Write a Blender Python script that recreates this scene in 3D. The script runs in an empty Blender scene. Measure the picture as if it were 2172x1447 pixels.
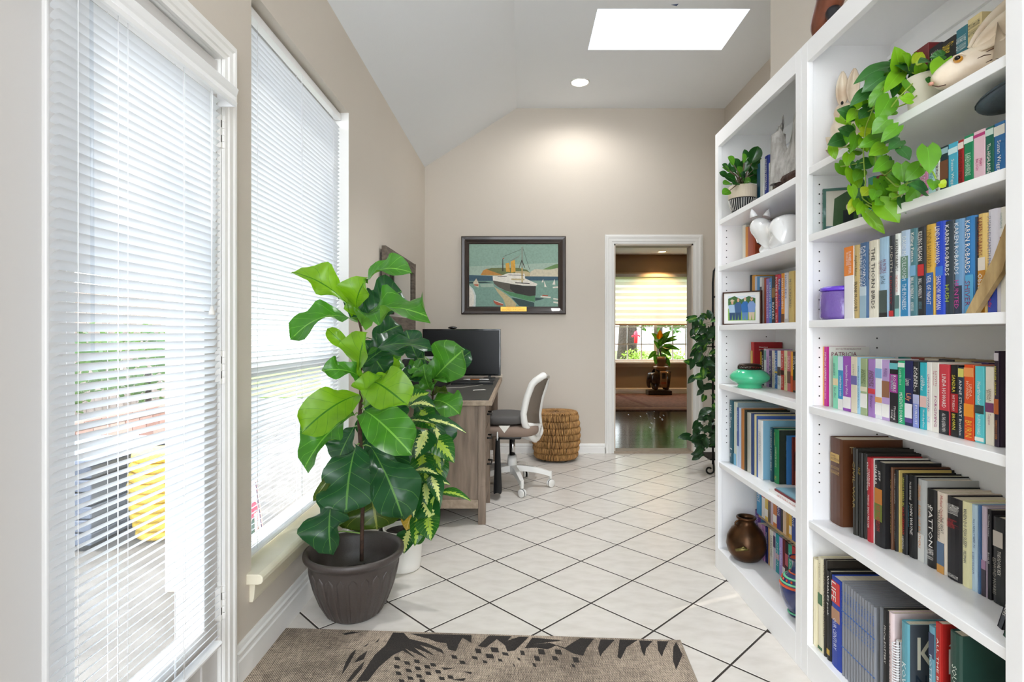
import bpy, math, random
from mathutils import Vector, Matrix, noise
PI = math.pi
scn = bpy.context.scene
COL = scn.collection
# ---------------------------------------------------------------- camera
F, U0, V0, H = 1168.0, 1106.0, 707.0, 1.157      # focal length (px), principal point (px), eye height (m)
W_, H_ = 2172, 1447
cd = bpy.data.cameras.new('camera'); cam = bpy.data.objects.new('camera', cd); COL.objects.link(cam)
cam.location = (0, 0, H); cam.rotation_euler = (PI / 2, 0, 0)
cd.sensor_width = 36.0; cd.lens = F * 36.0 / W_
cd.shift_x = -(U0 - W_ / 2) / W_; cd.shift_y = -(H_ / 2 - V0) / W_
cd.clip_start = 0.02; cd.clip_end = 200
scn.camera = cam
# ---------------------------------------------------------------- sky, sun, exposure
w = bpy.data.worlds.new('sky'); scn.world = w; w.use_nodes = True
wn = w.node_tree.nodes; wl = w.node_tree.links
bg = wn['Background']
SKY = 1.9
tc = wn.new('ShaderNodeTexCoord'); sep = wn.new('ShaderNodeSeparateXYZ'); rampw = wn.new('ShaderNodeValToRGB')
wl.new(tc.outputs['Generated'], sep.inputs[0]); wl.new(sep.outputs['Z'], rampw.inputs[0])
rampw.color_ramp.elements[0].position = 0.0; rampw.color_ramp.elements[0].color = (0.90, 0.95, 1.0, 1)
rampw.color_ramp.elements[1].position = 1.0; rampw.color_ramp.elements[1].color = (0.72, 0.85, 1.0, 1)
wl.new(rampw.outputs[0], bg.inputs[0]); bg.inputs[1].default_value = SKY
sd = bpy.data.lights.new('sun', 'SUN'); sd.energy = 1.25; sd.angle = 0.012; sd.color = (1.0, 0.93, 0.82)
sun = bpy.data.objects.new('sun', sd); COL.objects.link(sun); sun.location = (-6, 1, 8)
sun.rotation_euler = Vector((0.70, 0.30, -0.66)).to_track_quat('-Z', 'Y').to_euler()
scn.view_settings.view_transform = 'Standard'; scn.view_settings.look = 'None'
scn.view_settings.exposure = 2.0; scn.view_settings.gamma = 1.0; scn.view_settings.use_curve_mapping = False
scn.cycles.max_bounces = 8; scn.cycles.diffuse_bounces = 5; scn.cycles.glossy_bounces = 3
scn.cycles.transmission_bounces = 4; scn.cycles.transparent_max_bounces = 8
scn.cycles.sample_clamp_indirect = 6.0; scn.cycles.caustics_reflective = False; scn.cycles.caustics_refractive = False
scn.cycles.use_denoising = True; scn.cycles.use_adaptive_sampling = True; scn.cycles.adaptive_threshold = .05; scn.cycles.adaptive_min_samples = 16
# ---------------------------------------------------------------- helpers
def at(u, v, Y): return Vector(((u - U0) * Y / F, Y, H + (V0 - v) * Y / F))
def onx(u, v, X): return at(u, v, F * X / (u - U0))
def onz(u, v, Z): return at(u, v, F * (H - Z) / (v - V0))
def lin(c):
    if isinstance(c, str):
        c = c.lstrip('#'); c = [int(c[i:i + 2], 16) / 255 for i in (0, 2, 4)]
        return tuple(x / 12.92 if x <= .04045 else ((x + .055) / 1.055) ** 2.4 for x in c)
    return tuple(c[:3])
MATS = {}
def mat(name, col='#cccccc', rough=.5, metal=0., var=None, bump=None, spec=.5, trans=0., alpha=1., emit=None, coat=0., sub=0., col2=None):
    """Principled material; var=(scale, amount[, col2, stretch]) mixes a noise tone; bump=(scale, strength, dist)."""
    key = name
    if key in MATS: return MATS[key]
    m = bpy.data.materials.new(name); m.use_nodes = True; MATS[key] = m
    nt = m.node_tree; n = nt.nodes; l = nt.links; b = n['Principled BSDF']
    c = lin(col); b.inputs['Base Color'].default_value = (*c, 1)
    b.inputs['Roughness'].default_value = rough; b.inputs['Metallic'].default_value = metal
    b.inputs['Specular IOR Level'].default_value = spec; b.inputs['Coat Weight'].default_value = coat
    b.inputs['Transmission Weight'].default_value = trans; b.inputs['Alpha'].default_value = alpha
    if emit: b.inputs['Emission Color'].default_value = (*lin(emit[0]), 1); b.inputs['Emission Strength'].default_value = emit[1]
    if var or bump:
        t = n.new('ShaderNodeTexCoord')
    if var:
        sc, am = var[0], var[1]; c2 = lin(var[2]) if len(var) > 2 and var[2] else tuple(x * .55 for x in c)
        mp = n.new('ShaderNodeMapping'); l.new(t.outputs['Object'], mp.inputs[0])
        if len(var) > 3: mp.inputs['Scale'].default_value = var[3]
        no = n.new('ShaderNodeTexNoise'); no.inputs['Scale'].default_value = sc; no.inputs['Detail'].default_value = 5
        l.new(mp.outputs[0], no.inputs['Vector'])
        r = n.new('ShaderNodeValToRGB'); r.color_ramp.elements[0].position = .38; r.color_ramp.elements[1].position = .68
        r.color_ramp.elements[0].color = (*c, 1)
        r.color_ramp.elements[1].color = (*[a + (d - a) * am for a, d in zip(c, c2)], 1)
        l.new(no.outputs['Fac'], r.inputs[0]); l.new(r.outputs[0], b.inputs['Base Color'])
    if bump:
        no2 = n.new('ShaderNodeTexNoise'); no2.inputs['Scale'].default_value = bump[0]; no2.inputs['Detail'].default_value = 3
        l.new(t.outputs['Object'], no2.inputs['Vector'])
        bp = n.new('ShaderNodeBump'); bp.inputs['Strength'].default_value = bump[1]; bp.inputs['Distance'].default_value = bump[2] if len(bump) > 2 else .002
        l.new(no2.outputs['Fac'], bp.inputs['Height']); l.new(bp.outputs[0], b.inputs['Normal'])
    return m
def cm(hexcol, rough=.45):
    return mat('paint_' + hexcol.lstrip('#') + ('' if rough == .45 else '_%d' % int(rough * 100)), hexcol, rough)
def glassmat(name='window_glass', tint=(1, 1, 1), refl=.04):
    if name in MATS: return MATS[name]
    m = bpy.data.materials.new(name); m.use_nodes = True; MATS[name] = m
    n = m.node_tree.nodes; l = m.node_tree.links; n.remove(n['Principled BSDF']); out = n['Material Output']
    tr = n.new('ShaderNodeBsdfTransparent'); tr.inputs[0].default_value = (*tint, 1)
    gl = n.new('ShaderNodeBsdfGlossy'); gl.inputs['Roughness'].default_value = .02
    mx = n.new('ShaderNodeMixShader'); mx.inputs[0].default_value = refl
    l.new(tr.outputs[0], mx.inputs[1]); l.new(gl.outputs[0], mx.inputs[2]); l.new(mx.outputs[0], out.inputs[0])
    return m
def translucent(name, col, tcol, fac=.5, rough=.5):
    if name in MATS: return MATS[name]
    m = bpy.data.materials.new(name); m.use_nodes = True; MATS[name] = m
    n = m.node_tree.nodes; l = m.node_tree.links; b = n['Principled BSDF']; out = n['Material Output']
    b.inputs['Base Color'].default_value = (*lin(col), 1); b.inputs['Roughness'].default_value = rough
    t = n.new('ShaderNodeBsdfTranslucent'); t.inputs[0].default_value = (*lin(tcol), 1)
    mx = n.new('ShaderNodeMixShader'); mx.inputs[0].default_value = fac
    l.new(b.outputs[0], mx.inputs[1]); l.new(t.outputs[0], mx.inputs[2]); l.new(mx.outputs[0], out.inputs[0])
    return m
WORLD = {}
def tag(o, label=None, cat=None, group=None, kind=None):
    if label: o['label'] = label
    if cat: o['category'] = cat
    if group: o['group'] = group
    if kind: o['kind'] = kind
    return o
def thing(name, loc, label, cat, group=None, kind=None):
    o = bpy.data.objects.new(name, None); COL.objects.link(o); o.location = loc
    o.empty_display_size = .05; WORLD[o.name] = Vector(loc)
    return tag(o, label, cat, group, kind)
def link(o, parent):
    COL.objects.link(o)
    if parent is not None:
        o.parent = parent; o.matrix_parent_inverse = Matrix.Translation(-WORLD.get(parent.name, Vector()))
class MB:
    def __init__(s): s.v = []; s.f = []; s.m = []; s.sm = []; s.uv = {}
    def quad(s, pts, m=0, smooth=False, uv=None):
        b = len(s.v); s.v += [tuple(p) for p in pts]; s.f.append(tuple(range(b, b + len(pts)))); s.m.append(m); s.sm.append(smooth)
        if uv: s.uv[len(s.f) - 1] = uv
        return s
    def box(s, x0, x1, y0, y1, z0, z1, m=0, M=None):
        x0, x1 = min(x0, x1), max(x0, x1); y0, y1 = min(y0, y1), max(y0, y1); z0, z1 = min(z0, z1), max(z0, z1)
        b = len(s.v)
        P = [Vector(p) for p in ((x0, y0, z0), (x1, y0, z0), (x1, y1, z0), (x0, y1, z0), (x0, y0, z1), (x1, y0, z1), (x1, y1, z1), (x0, y1, z1))]
        if M: P = [M @ p for p in P]
        s.v += [tuple(p) for p in P]
        for f in ((0, 3, 2, 1), (4, 5, 6, 7), (0, 1, 5, 4), (1, 2, 6, 5), (2, 3, 7, 6), (3, 0, 4, 7)):
            s.f.append(tuple(b + i for i in f)); s.m.append(m); s.sm.append(False)
        return s
    def tube(s, pts, r, n=8, m=0, caps=True, closed=False):
        pts = [Vector(p) for p in pts]; k = len(pts); rr = r if isinstance(r, (list, tuple)) else [r] * k
        b = len(s.v); up = None
        for i, p in enumerate(pts):
            if closed: t = pts[(i + 1) % k] - pts[i - 1]
            else: t = pts[min(i + 1, k - 1)] - pts[max(i - 1, 0)]
            t.normalize()
            if up is None:
                up = Vector((0, 0, 1)) if abs(t.z) < .9 else Vector((1, 0, 0))
            a = t.cross(up).normalized(); c = a.cross(t).normalized(); up = c
            for j in range(n):
                g = 2 * PI * j / n; q = p + (a * math.cos(g) + c * math.sin(g)) * rr[i]; s.v.append(tuple(q))
        rng = k if closed else k - 1
        for i in range(rng):
            for j in range(n):
                i2 = (i + 1) % k
                s.f.append((b + i * n + j, b + i * n + (j + 1) % n, b + i2 * n + (j + 1) % n, b + i2 * n + j)); s.m.append(m); s.sm.append(True)
        if caps and not closed:
            s.f.append(tuple(b + j for j in range(n))[::-1]); s.m.append(m); s.sm.append(False)
            s.f.append(tuple(b + (k - 1) * n + j for j in range(n))); s.m.append(m); s.sm.append(False)
        return s
    def lathe(s, prof, c=(0, 0, 0), n=32, m=0, M=None, wob=None, smooth=True):
        c = Vector(c); b = len(s.v); k = len(prof)
        for i, (r, z) in enumerate(prof):
            for j in range(n):
                g = 2 * PI * j / n; q = r * (wob(g, i, k) if wob else 1)
                p = Vector((q * math.cos(g), q * math.sin(g), z))
                if M: p = M @ p
                s.v.append(tuple(p + c))
        for i in range(k - 1):
            for j in range(n):
                s.f.append((b + i * n + j, b + i * n + (j + 1) % n, b + (i + 1) * n + (j + 1) % n, b + (i + 1) * n + j)); s.m.append(m); s.sm.append(smooth)
        if prof[0][0] > 1e-5: s.f.append(tuple(b + j for j in range(n))[::-1]); s.m.append(m); s.sm.append(False)
        if prof[-1][0] > 1e-5: s.f.append(tuple(b + (k - 1) * n + j for j in range(n))); s.m.append(m); s.sm.append(False)
        return s
    def prism(s, poly, d, m=0, smooth=False):
        """poly: list of 3D points; d: extrusion vector"""
        d = Vector(d); b = len(s.v); n = len(poly)
        s.v += [tuple(Vector(p)) for p in poly] + [tuple(Vector(p) + d) for p in poly]
        s.f.append(tuple(range(b, b + n))); s.f.append(tuple(range(b + n, b + 2 * n))[::-1]); s.m += [m, m]; s.sm += [False, False]
        for i in range(n):
            j = (i + 1) % n; s.f.append((b + j, b + i, b + n + i, b + n + j)); s.m.append(m); s.sm.append(smooth)
        return s
    def grid(s, fn, nu, nv, m=0, smooth=True, uv=True, wrapu=False):
        b = len(s.v)
        for i in range(nu + 1):
            for j in range(nv + 1): s.v.append(tuple(fn(i / nu, j / nv)))
        for i in range(nu):
            for j in range(nv):
                f = (b + i * (nv + 1) + j, b + (i + 1) * (nv + 1) + j, b + (i + 1) * (nv + 1) + j + 1, b + i * (nv + 1) + j + 1)
                s.f.append(f); s.m.append(m); s.sm.append(smooth)
                if uv: s.uv[len(s.f) - 1] = [(i / nu, j / nv), ((i + 1) / nu, j / nv), ((i + 1) / nu, (j + 1) / nv), (i / nu, (j + 1) / nv)]
        return s
    def ball(s, c, r, n=16, k=10, m=0, M=None):
        c = Vector(c); r = (r, r, r) if not isinstance(r, (tuple, list)) else r
        b = len(s.v)
        for i in range(k + 1):
            a = PI * i / k
            for j in range(n):
                g = 2 * PI * j / n
                p = Vector((r[0] * math.sin(a) * math.cos(g), r[1] * math.sin(a) * math.sin(g), -r[2] * math.cos(a)))
                if M: p = M @ p
                s.v.append(tuple(p + c))
        for i in range(k):
            for j in range(n):
                s.f.append((b + i * n + j, b + i * n + (j + 1) % n, b + (i + 1) * n + (j + 1) % n, b + (i + 1) * n + j)); s.m.append(m); s.sm.append(True)
        return s
    def mesh(s, name, mats, off=Vector((0, 0, 0)), weld=False):
        me = bpy.data.meshes.new(name)
        me.from_pydata([tuple(Vector(p) - off) for p in s.v], [], s.f)
        for mm in (mats if isinstance(mats, (list, tuple)) else [mats]): me.materials.append(mm)
        me.polygons.foreach_set('material_index', s.m); me.polygons.foreach_set('use_smooth', s.sm)
        if s.uv:
            lay = me.uv_layers.new(name='UVMap')
            for fi, uvs in s.uv.items():
                p = me.polygons[fi]
                for li, q in zip(p.loop_indices, uvs): lay.data[li].uv = q
        me.validate(); me.update()
        return me
    def build(s, name, mats, parent=None, bevel=0., label=None, cat=None, group=None, kind=None, sub=0, weld=False):
        off = Vector((0, 0, 0))
        if parent is None:
            xs = [p[0] for p in s.v]; ys = [p[1] for p in s.v]; zs = [p[2] for p in s.v]
            off = Vector(((min(xs) + max(xs)) / 2, (min(ys) + max(ys)) / 2, min(zs)))
        o = bpy.data.objects.new(name, s.mesh(name, mats, off)); link(o, parent)
        if parent is None: o.location = off; WORLD[o.name] = off
        if weld: md = o.modifiers.new('weld', 'WELD'); md.merge_threshold = 1e-4
        if bevel: md = o.modifiers.new('bevel', 'BEVEL'); md.width = bevel; md.segments = 2; md.limit_method = 'ANGLE'; md.angle_limit = .6
        if sub: md = o.modifiers.new('sub', 'SUBSURF'); md.levels = sub; md.render_levels = sub
        return tag(o, label, cat, group, kind)
def bx(name, m, x0, x1, y0, y1, z0, z1, parent=None, bevel=0., **k):
    return MB().box(x0, x1, y0, y1, z0, z1).build(name, m, parent, bevel, **k)
def cells(us, vs, holes, P, t):
    """Welded slab over a (u,v) grid with rectangular holes; P(u,v,d) maps to 3D, d in {0,t}."""
    solid = {}
    for i in range(len(us) - 1):
        for j in range(len(vs) - 1):
            cu, cv = (us[i] + us[i + 1]) / 2, (vs[j] + vs[j + 1]) / 2
            solid[i, j] = not any(a < cu < b and c < cv < d for a, b, c, d in holes)
    b = MB(); idx = {}
    def V(i, j, d):
        k = (i, j, d)
        if k not in idx: idx[k] = len(b.v); b.v.append(tuple(P(us[i], vs[j], d * t)))
        return idx[k]
    def face(q): b.f.append(q); b.m.append(0); b.sm.append(False)
    for (i, j), s in solid.items():
        if not s: continue
        face((V(i, j, 0), V(i + 1, j, 0), V(i + 1, j + 1, 0), V(i, j + 1, 0)))
        face((V(i, j, 1), V(i, j + 1, 1), V(i + 1, j + 1, 1), V(i + 1, j, 1)))
        for di, dj, e in ((-1, 0, ((0, 0), (0, 1))), (1, 0, ((1, 0), (1, 1))), (0, -1, ((0, 0), (1, 0))), (0, 1, ((0, 1), (1, 1)))):
            if not solid.get((i + di, j + dj), False):
                (a, c), (d, f) = e
                face((V(i + a, j + c, 0), V(i + d, j + f, 0), V(i + d, j + f, 1), V(i + a, j + c, 1)))
    return b
def inst(proto, parent, loc=None, M=None):
    o = bpy.data.objects.new(proto.name.split('.')[0], proto.data); link(o, parent)
    for md in proto.modifiers:
        m2 = o.modifiers.new(md.name, md.type)
        if md.type == 'BEVEL': m2.width = md.width; m2.segments = md.segments; m2.limit_method = md.limit_method; m2.angle_limit = md.angle_limit
    if M is not None: o.matrix_basis = M
    if loc is not None: o.location = loc
    return o
TXT = {}
def text_mesh(s):
    if s in TXT: return TXT[s]
    cu = bpy.data.curves.new('t', 'FONT'); cu.body = s; cu.resolution_u = 1; cu.size = 1
    o = bpy.data.objects.new('t', cu); me = bpy.data.meshes.new_from_object(o)
    vs = [v.co.copy() for v in me.vertices]; fs = [tuple(p.vertices) for p in me.polygons]
    bpy.data.objects.remove(o); bpy.data.curves.remove(cu); bpy.data.meshes.remove(me)
    if not vs: TXT[s] = None; return None
    x0 = min(v.x for v in vs); x1 = max(v.x for v in vs); y0 = min(v.y for v in vs); y1 = max(v.y for v in vs)
    TXT[s] = ([((v.x - x0) / (x1 - x0), (v.y - y0) / (y1 - y0)) for v in vs], fs, (x1 - x0) / (y1 - y0)); return TXT[s]
def lettering(b, s, O, ex, ey, L, Hh, m=0, keep=False):
    """write text s into MB b: box of length L (along ex) and height Hh (along ey) whose centre is O"""
    t = text_mesh(s)
    if t is None: return
    ex = Vector(ex).normalized(); ey = Vector(ey).normalized(); O = Vector(O)
    if keep: L = min(L, t[2] * Hh)
    k = len(b.v)
    b.v += [tuple(O + ex * (x - .5) * L + ey * (y - .5) * Hh) for x, y in t[0]]
    for f in t[1]: b.f.append(tuple(k + i for i in f)); b.m.append(m); b.sm.append(False)
def art(b, polys, O, ex, ey, n, d=.0004, mats=None):
    """flat printed picture: polys=[(matindex,[(x,y)...])] in 0..1 picture units, ex/ey full-size vectors, n unit normal"""
    for k, (m, pts) in enumerate(polys):
        b.quad([O + ex * x + ey * y + n * (d * (k + 1)) for x, y in pts], m)
# ================================================================ the room shell
XL, XR, XB, YB, ZC, ZL, XK, XW = -.935, 1.963, 1.262, 5.32, 3.33, 2.761, -.048, 1.262
Y0, YW = -2.0, 2.79
M_wall = mat('wall_paint', '#d2c9bd', .85, bump=(260, .35, .0012), var=(1.5, .12, '#c6bbac'))
M_ceil = mat('ceiling_paint', '#eef1f4', .9, bump=(160, .4, .0015))
M_trim = mat('trim_white', '#efeeeb', .35, var=(3, .2, '#dcd9d2'))
M_sillc = mat('sill_cream', '#e6dfc9', .4, var=(4, .5, '#c9bd98'))
M_white = mat('white_laminate', '#fafafb', .32)
M_vinyl = mat('blind_vinyl', '#f4f5f6', .4)
M_slat = translucent('slat_vinyl', '#e4e7ea', '#eef1f6', .08, .38)
M_dark = mat('dark_gap', '#2b2926', .7)
M_black = mat('black_plastic', '#141414', .35)
M_iron = mat('wrought_iron', '#20201f', .5, metal=.6, bump=(90, .3))
M_chrome = mat('chrome', '#d0d0d0', .15, metal=1.)
M_glass = glassmat()
M_grout = mat('grout', '#2f2823', .9, var=(30, .4, '#4b4139'))
M_tile = mat('tile_ceramic', '#e3ddd5', .22, var=(9, .55, '#cfc8be', (1, 2.2, 1)), spec=.45)
# ---- floor
fl = MB().box(XL - .12, XR + .1, Y0, YB + .16, -.12, -.0011).build('floor', M_grout, kind='structure')
th, ox, oy, ts = .7757, -.3529, 2.5863, .3082
def tw(a, b): return Vector((ox + ts * (a * math.cos(th) + b * math.sin(th)), oy + ts * (a * math.sin(th) - b * math.cos(th))))
def clip(poly, ax, lim, sgn):
    out = []
    for i, p in enumerate(poly):
        q = poly[(i + 1) % len(poly)]; dp = (p[ax] - lim) * sgn; dq = (q[ax] - lim) * sgn
        if dp <= 0: out.append(p)
        if (dp < 0) != (dq < 0) and abs(dp - dq) > 1e-9: out.append(p + (q - p) * (dp / (dp - dq)))
    return out
g = .011
full = [Vector((x, y)) for x, y in ((g, g), (1 - g, g), (1 - g, 1 - g), (g, 1 - g))]
def slab(poly, z0, z1, ch=.0022):
    b = MB(); n = len(poly); c = sum(poly, Vector((0, 0))) / n
    ins = [p + (c - p).normalized() * min(ch * 1.4, (c - p).length * .4) for p in poly]
    b.v = [(p.x, p.y, z0) for p in poly] + [(p.x, p.y, z1 - ch * .6) for p in poly] + [(p.x, p.y, z1) for p in ins]
    b.f = [tuple(range(n))[::-1], tuple(range(2 * n, 3 * n))] + [(k * n + i, k * n + (i + 1) % n, (k + 1) * n + (i + 1) % n, (k + 1) * n + i) for k in (0, 1) for i in range(n)]
    b.m = [0] * len(b.f); b.sm = [False] * len(b.f); return b
base_tile = None
for a in range(-14, 16):
    for bb in range(-14, 16):
        q = [tw(a + p.x, bb + p.y) for p in full]
        c = sum(q, Vector((0, 0))) / 4
        if c.x > XB + .2 and c.y < YW - .2: continue
        if c.x > .98 and c.y < 2.55: continue
        poly = q[:]
        # keep counter-clockwise
        if (poly[1] - poly[0]).cross(poly[2] - poly[0]) < 0: poly.reverse()
        whole = len(poly)
        for ax, lim, sg in ((0, XL + .002, -1), (0, XR - .002, 1), (1, .35, -1), (1, YB - .002, 1)):
            if poly: poly = clip(poly, ax, lim, sg)
        if len(poly) < 3: continue
        ar = abs(sum(poly[i].cross(poly[(i + 1) % len(poly)]) for i in range(len(poly)))) / 2
        if ar < .004: continue
        cen = sum(poly, Vector((0, 0))) / len(poly)
        me = slab([p - cen for p in poly], -.008, 0).mesh('tile', M_tile)
        o = bpy.data.objects.new('tile', me); link(o, fl); o.location = (cen.x, cen.y, 0)
# ---- left wall with door and window openings
DY0, DY1, DZ = .80, 1.735, 2.03
WY0, WY1, WZ0, WZ1 = 1.906, 2.984, .30, 2.35
b = cells([Y0, DY0, DY1, WY0, WY1, YB + .15], [-.1, WZ0, DZ, WZ1, 2.80], [(DY0, DY1, -.2, DZ), (WY0, WY1, WZ0, WZ1)], lambda u, v, d: (XL - d, u, v), .14)
b.build('wall_left', M_wall, kind='structure')
# ---- back wall with doorway
OX0, OX1, OZ = .893, 1.658, 2.02
b = cells([XL - .14, OX0, OX1, XR + .12], [-.1, OZ, ZC + .05], [(OX0, OX1, -.2, OZ)], lambda u, v, d: (u, YB + d, v), .15)
b.build('wall_back', M_wall, kind='structure')
# ---- right walls
MB().box(XR, XR + .12, YW - .05, YB + .15, -.1, ZC + .05).build('wall_right', M_wall, kind='structure')
MB().box(XW, XR + .12, Y0, YW, -.1, ZC + .05).build('wall_behind_bookcases', M_wall, kind='structure')
# ---- ceiling: flat part with skylight hole, sloped part
SX0, SX1, SY0, SY1 = .525, 1.56, 3.72, 4.29
sy = lambda v: F * (ZC - H) / (V0 - v)
SY0, SY1 = sy(19), sy(106); SX0, SX1 = (1247 - U0) * SY1 / F, (1530 - U0) * SY1 / F
cl = cells([XK, SX0, SX1, XR + .12], [Y0, SY0, SY1, YB + .15], [(SX0, SX1, SY0, SY1)], lambda u, v, d: (u, v, ZC + d), .12)
sl = (ZC - ZL) / (XK - XL)
cl.prism([(XK, Y0, ZC), (XL - .14, Y0, ZC - sl * (XK - XL + .14)), (XL - .14, Y0, ZC - sl * (XK - XL + .14) + .15), (XK, Y0, ZC + .12)], (0, YB + .15 - Y0, 0))
cl.build('ceiling', M_ceil, kind='structure')
# skylight shaft
sk = thing('skylight', ((SX0 + SX1) / 2, (SY0 + SY1) / 2, ZC), 'bright white rectangular skylight well in the grey ceiling', 'skylight')
MW2 = mat('skylight_paint', '#f2f0ec', .8)
shaft = cells([SX0 - .05, SX0, SX1, SX1 + .05], [SY0 - .05, SY0, SY1, SY1 + .05], [(SX0, SX1, SY0, SY1)], lambda u, v, d: (u, v, ZC + .1201 + d), .5)
shaft.build('shaft', MW2, sk)
bx('glazing', glassmat('skylight_glass', (.95, .97, 1)), SX0 - .02, SX1 + .02, SY0 - .02, SY1 + .02, ZC + .621, ZC + .627, sk)
# scrap of tape by the skylight
p = onz(1430, 10, ZC)
MB().prism([(p.x - .02, p.y, ZC - .002), (p.x + .025, p.y - .012, ZC - .002), (p.x + .02, p.y + .012, ZC - .002)], (0, 0, .0015)).build('tape_scrap', cm('#2f4a7d'), label='tiny dark blue scrap stuck to the ceiling beside the skylight', cat='tape')
# ---- recessed ceiling light, then two added fill lamps
def downlight(x, y, z, r, label, col, em, watts, lc, spot):
    t = thing('recessed_light', (x, y, z), label, 'light')
    MB().lathe([(r, -.001), (r * 1.0, -.006), (r * .86, -.008), (r * .82, -.002)], (x, y, z), 40).build('trim_ring', M_trim, t)
    e = mat('lamp_glow_' + col[1:], col, .5, emit=(col, em))
    MB().lathe([(.0, -.004), (r * .82, -.004), (r * .82, -.001), (0, -.001)], (x, y, z), 32).build('lens', e, t)
    ld = bpy.data.lights.new('downlight', 'SPOT'); ld.energy = watts; ld.color = lc; ld.spot_size = spot; ld.spot_blend = .6; ld.shadow_soft_size = r * .7
    lo = bpy.data.objects.new('downlight', ld); COL.objects.link(lo); lo.location = (x, y, z - .02)
    lo.parent = t; lo.matrix_parent_inverse = Matrix.Translation(-Vector((x, y, z)))
p = onz(1230, 174, ZC)
downlight(p.x, p.y, ZC, .086, 'round white lit recessed light in the grey ceiling', '#fffaf2', 6, 9, (1, .99, .97), 2.9)
downlight(.5, 3.35, ZC, .086, 'added unseen recessed fill light, out of view before the skylight', '#fffaf2', 6, 34, (.98, .99, 1), 1.75)  # unseen lamp added as fill to brighten the far end of the room
downlight(.5, -.7, ZC, .086, 'added unseen recessed fill light in the ceiling behind the camera', '#fffaf2', 6, 14, (.98, .99, 1), 1.75)  # second unseen lamp, added only to lift the general fill
# ---- trims
def prof_strip(b, prof, p0, p1, out, up):
    """sweep a 2D profile (d along out, h along up) from p0 to p1"""
    p0, p1, out, up = Vector(p0), Vector(p1), Vector(out), Vector(up)
    b.prism([p0 + out * d + up * h for d, h in prof], p1 - p0)
BASEP = [(0, 0), (.016, 0), (.016, .62), (.012, .66), (.012, .74), (.015, .78), (.015, .82), (.009, .86), (.007, .96), (.004, 1), (0, 1)]
def baseboard(name, p0, p1, out, h):
    b = MB(); prof_strip(b, [(d, q * h) for d, q in BASEP], p0, p1, out, (0, 0, 1)); return b.build(name, M_trim, kind='structure')
baseboard('baseboard_left', (XL, 1.79, 0), (XL, YB, 0), (1, 0, 0), .132)
baseboard('baseboard_back', (XL, YB, 0), (.811, YB, 0), (0, -1, 0), .092)
baseboard('baseboard_back_right', (1.758, YB, 0), (XR, YB, 0), (0, -1, 0), .092)
baseboard('baseboard_right', (XR, YW, 0), (XR, YB, 0), (-1, 0, 0), .092)
CASE = [(0, 0), (0, .012), (.018, .014), (.024, .018), (.05, .018), (.06, .022), (.075, .022), (.082, .016), (.09, .016), (.09, 0)]  # (across, proud)
def casing(name, inner0, inner1, ztop, wid, P, out):
    """door casing: jamb line coords inner0/inner1, head at ztop; P(a,z) -> 3D on wall, out = proud vector"""
    k = wid / .09; out = Vector(out); b = MB()
    lp = [(a * k, d) for a, d in CASE]
    def ring(pts):  # pts: function(across)-> position along mitred frame
        return pts
    nodes = [lambda a: P(inner0 - a, 0), lambda a: P(inner0 - a, ztop + a), lambda a: P(inner1 + a, ztop + a), lambda a: P(inner1 + a, 0)]
    n = len(lp); base = len(b.v)
    for nd in nodes:
        for a, d in lp: b.v.append(tuple(Vector(nd(a)) + out * d))
    for i in range(3):
        for j in range(n):
            j2 = (j + 1) % n
            b.f.append((base + i * n + j, base + i * n + j2, base + (i + 1) * n + j2, base + (i + 1) * n + j)); b.m.append(0); b.sm.append(False)
    b.f.append(tuple(range(base, base + n))); b.f.append(tuple(range(base + 3 * n, base + 4 * n))[::-1]); b.m += [0, 0]; b.sm += [False, False]
    return b.build(name, M_trim, kind='structure')
casing('trim_1', OX0, OX1, OZ, .088, lambda a, z: (a, YB, z), (0, -1, 0))
casing('trim_2', DY0 + .02, DY1 - .02, DZ - .02, .064, lambda a, z: (XL, a, z), (1, 0, 0))
# doorway jambs + threshold
b = MB(); b.box(OX0, OX0 + .015, YB - .001, YB + .151, 0, OZ); b.box(OX1 - .015, OX1, YB - .001, YB + .151, 0, OZ); b.box(OX0, OX1, YB - .001, YB + .151, OZ - .015, OZ)
b.build('trim_3', mat('jamb_paint', '#d8cdbf', .5), kind='structure')
MB().prism([(OX0, YB - .03, 0), (OX0, YB - .005, .018), (OX0, YB + .13, .02), (OX0, YB + .15, 0)], (OX1 - OX0, 0, 0)).build('trim_4', mat('threshold_wood', '#a79784', .5, var=(30, .5, '#7e6c59', (1, 8, 8))), kind='structure')
b = MB(); b.box(XL - .14, XL + .001, DY0, DY0 + .02, 0, DZ); b.box(XL - .14, XL + .001, DY1 - .02, DY1, 0, DZ); b.box(XL - .14, XL + .001, DY0, DY1, DZ - .02, DZ)
b.build('trim_5', M_trim, kind='structure')
# ---- glazed door in the left wall
dy0, dy1, dz = DY0 + .022, DY1 - .024, DZ - .026
door = thing('door_1', (XL - .02, (dy0 + dy1) / 2, 0), 'white glazed door with a lowered white blind, at the left', 'door', kind='structure')
gy0, gy1, gz0, gz1 = 1.152, 1.632, .27, 1.862
b = cells([dy0, gy0, gy1, dy1], [.012, gz0, gz1, dz], [(gy0, gy1, gz0, gz1)], lambda u, v, d: (XL - .012 - d, u, v), .045)
M_door = mat('door_white', '#cbc8c5', .38)
b.build('door_slab', M_door, door, .002)
b = MB()
for (a0, a1, c0, c1) in ((gy0 - .065, gy0 + .006, gz0 - .04, gz1 + .04), (gy1 - .006, gy1 + .022, gz0 - .04, gz1 + .04), (gy0, gy1, gz1 - .006, gz1 + .04), (gy0, gy1, gz0 - .04, gz0 + .006)):
    b.box(XL - .06, XL - .002, a0, a1, c0, c1)
b.build('glazing_bead', M_door, door, .004)
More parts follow.
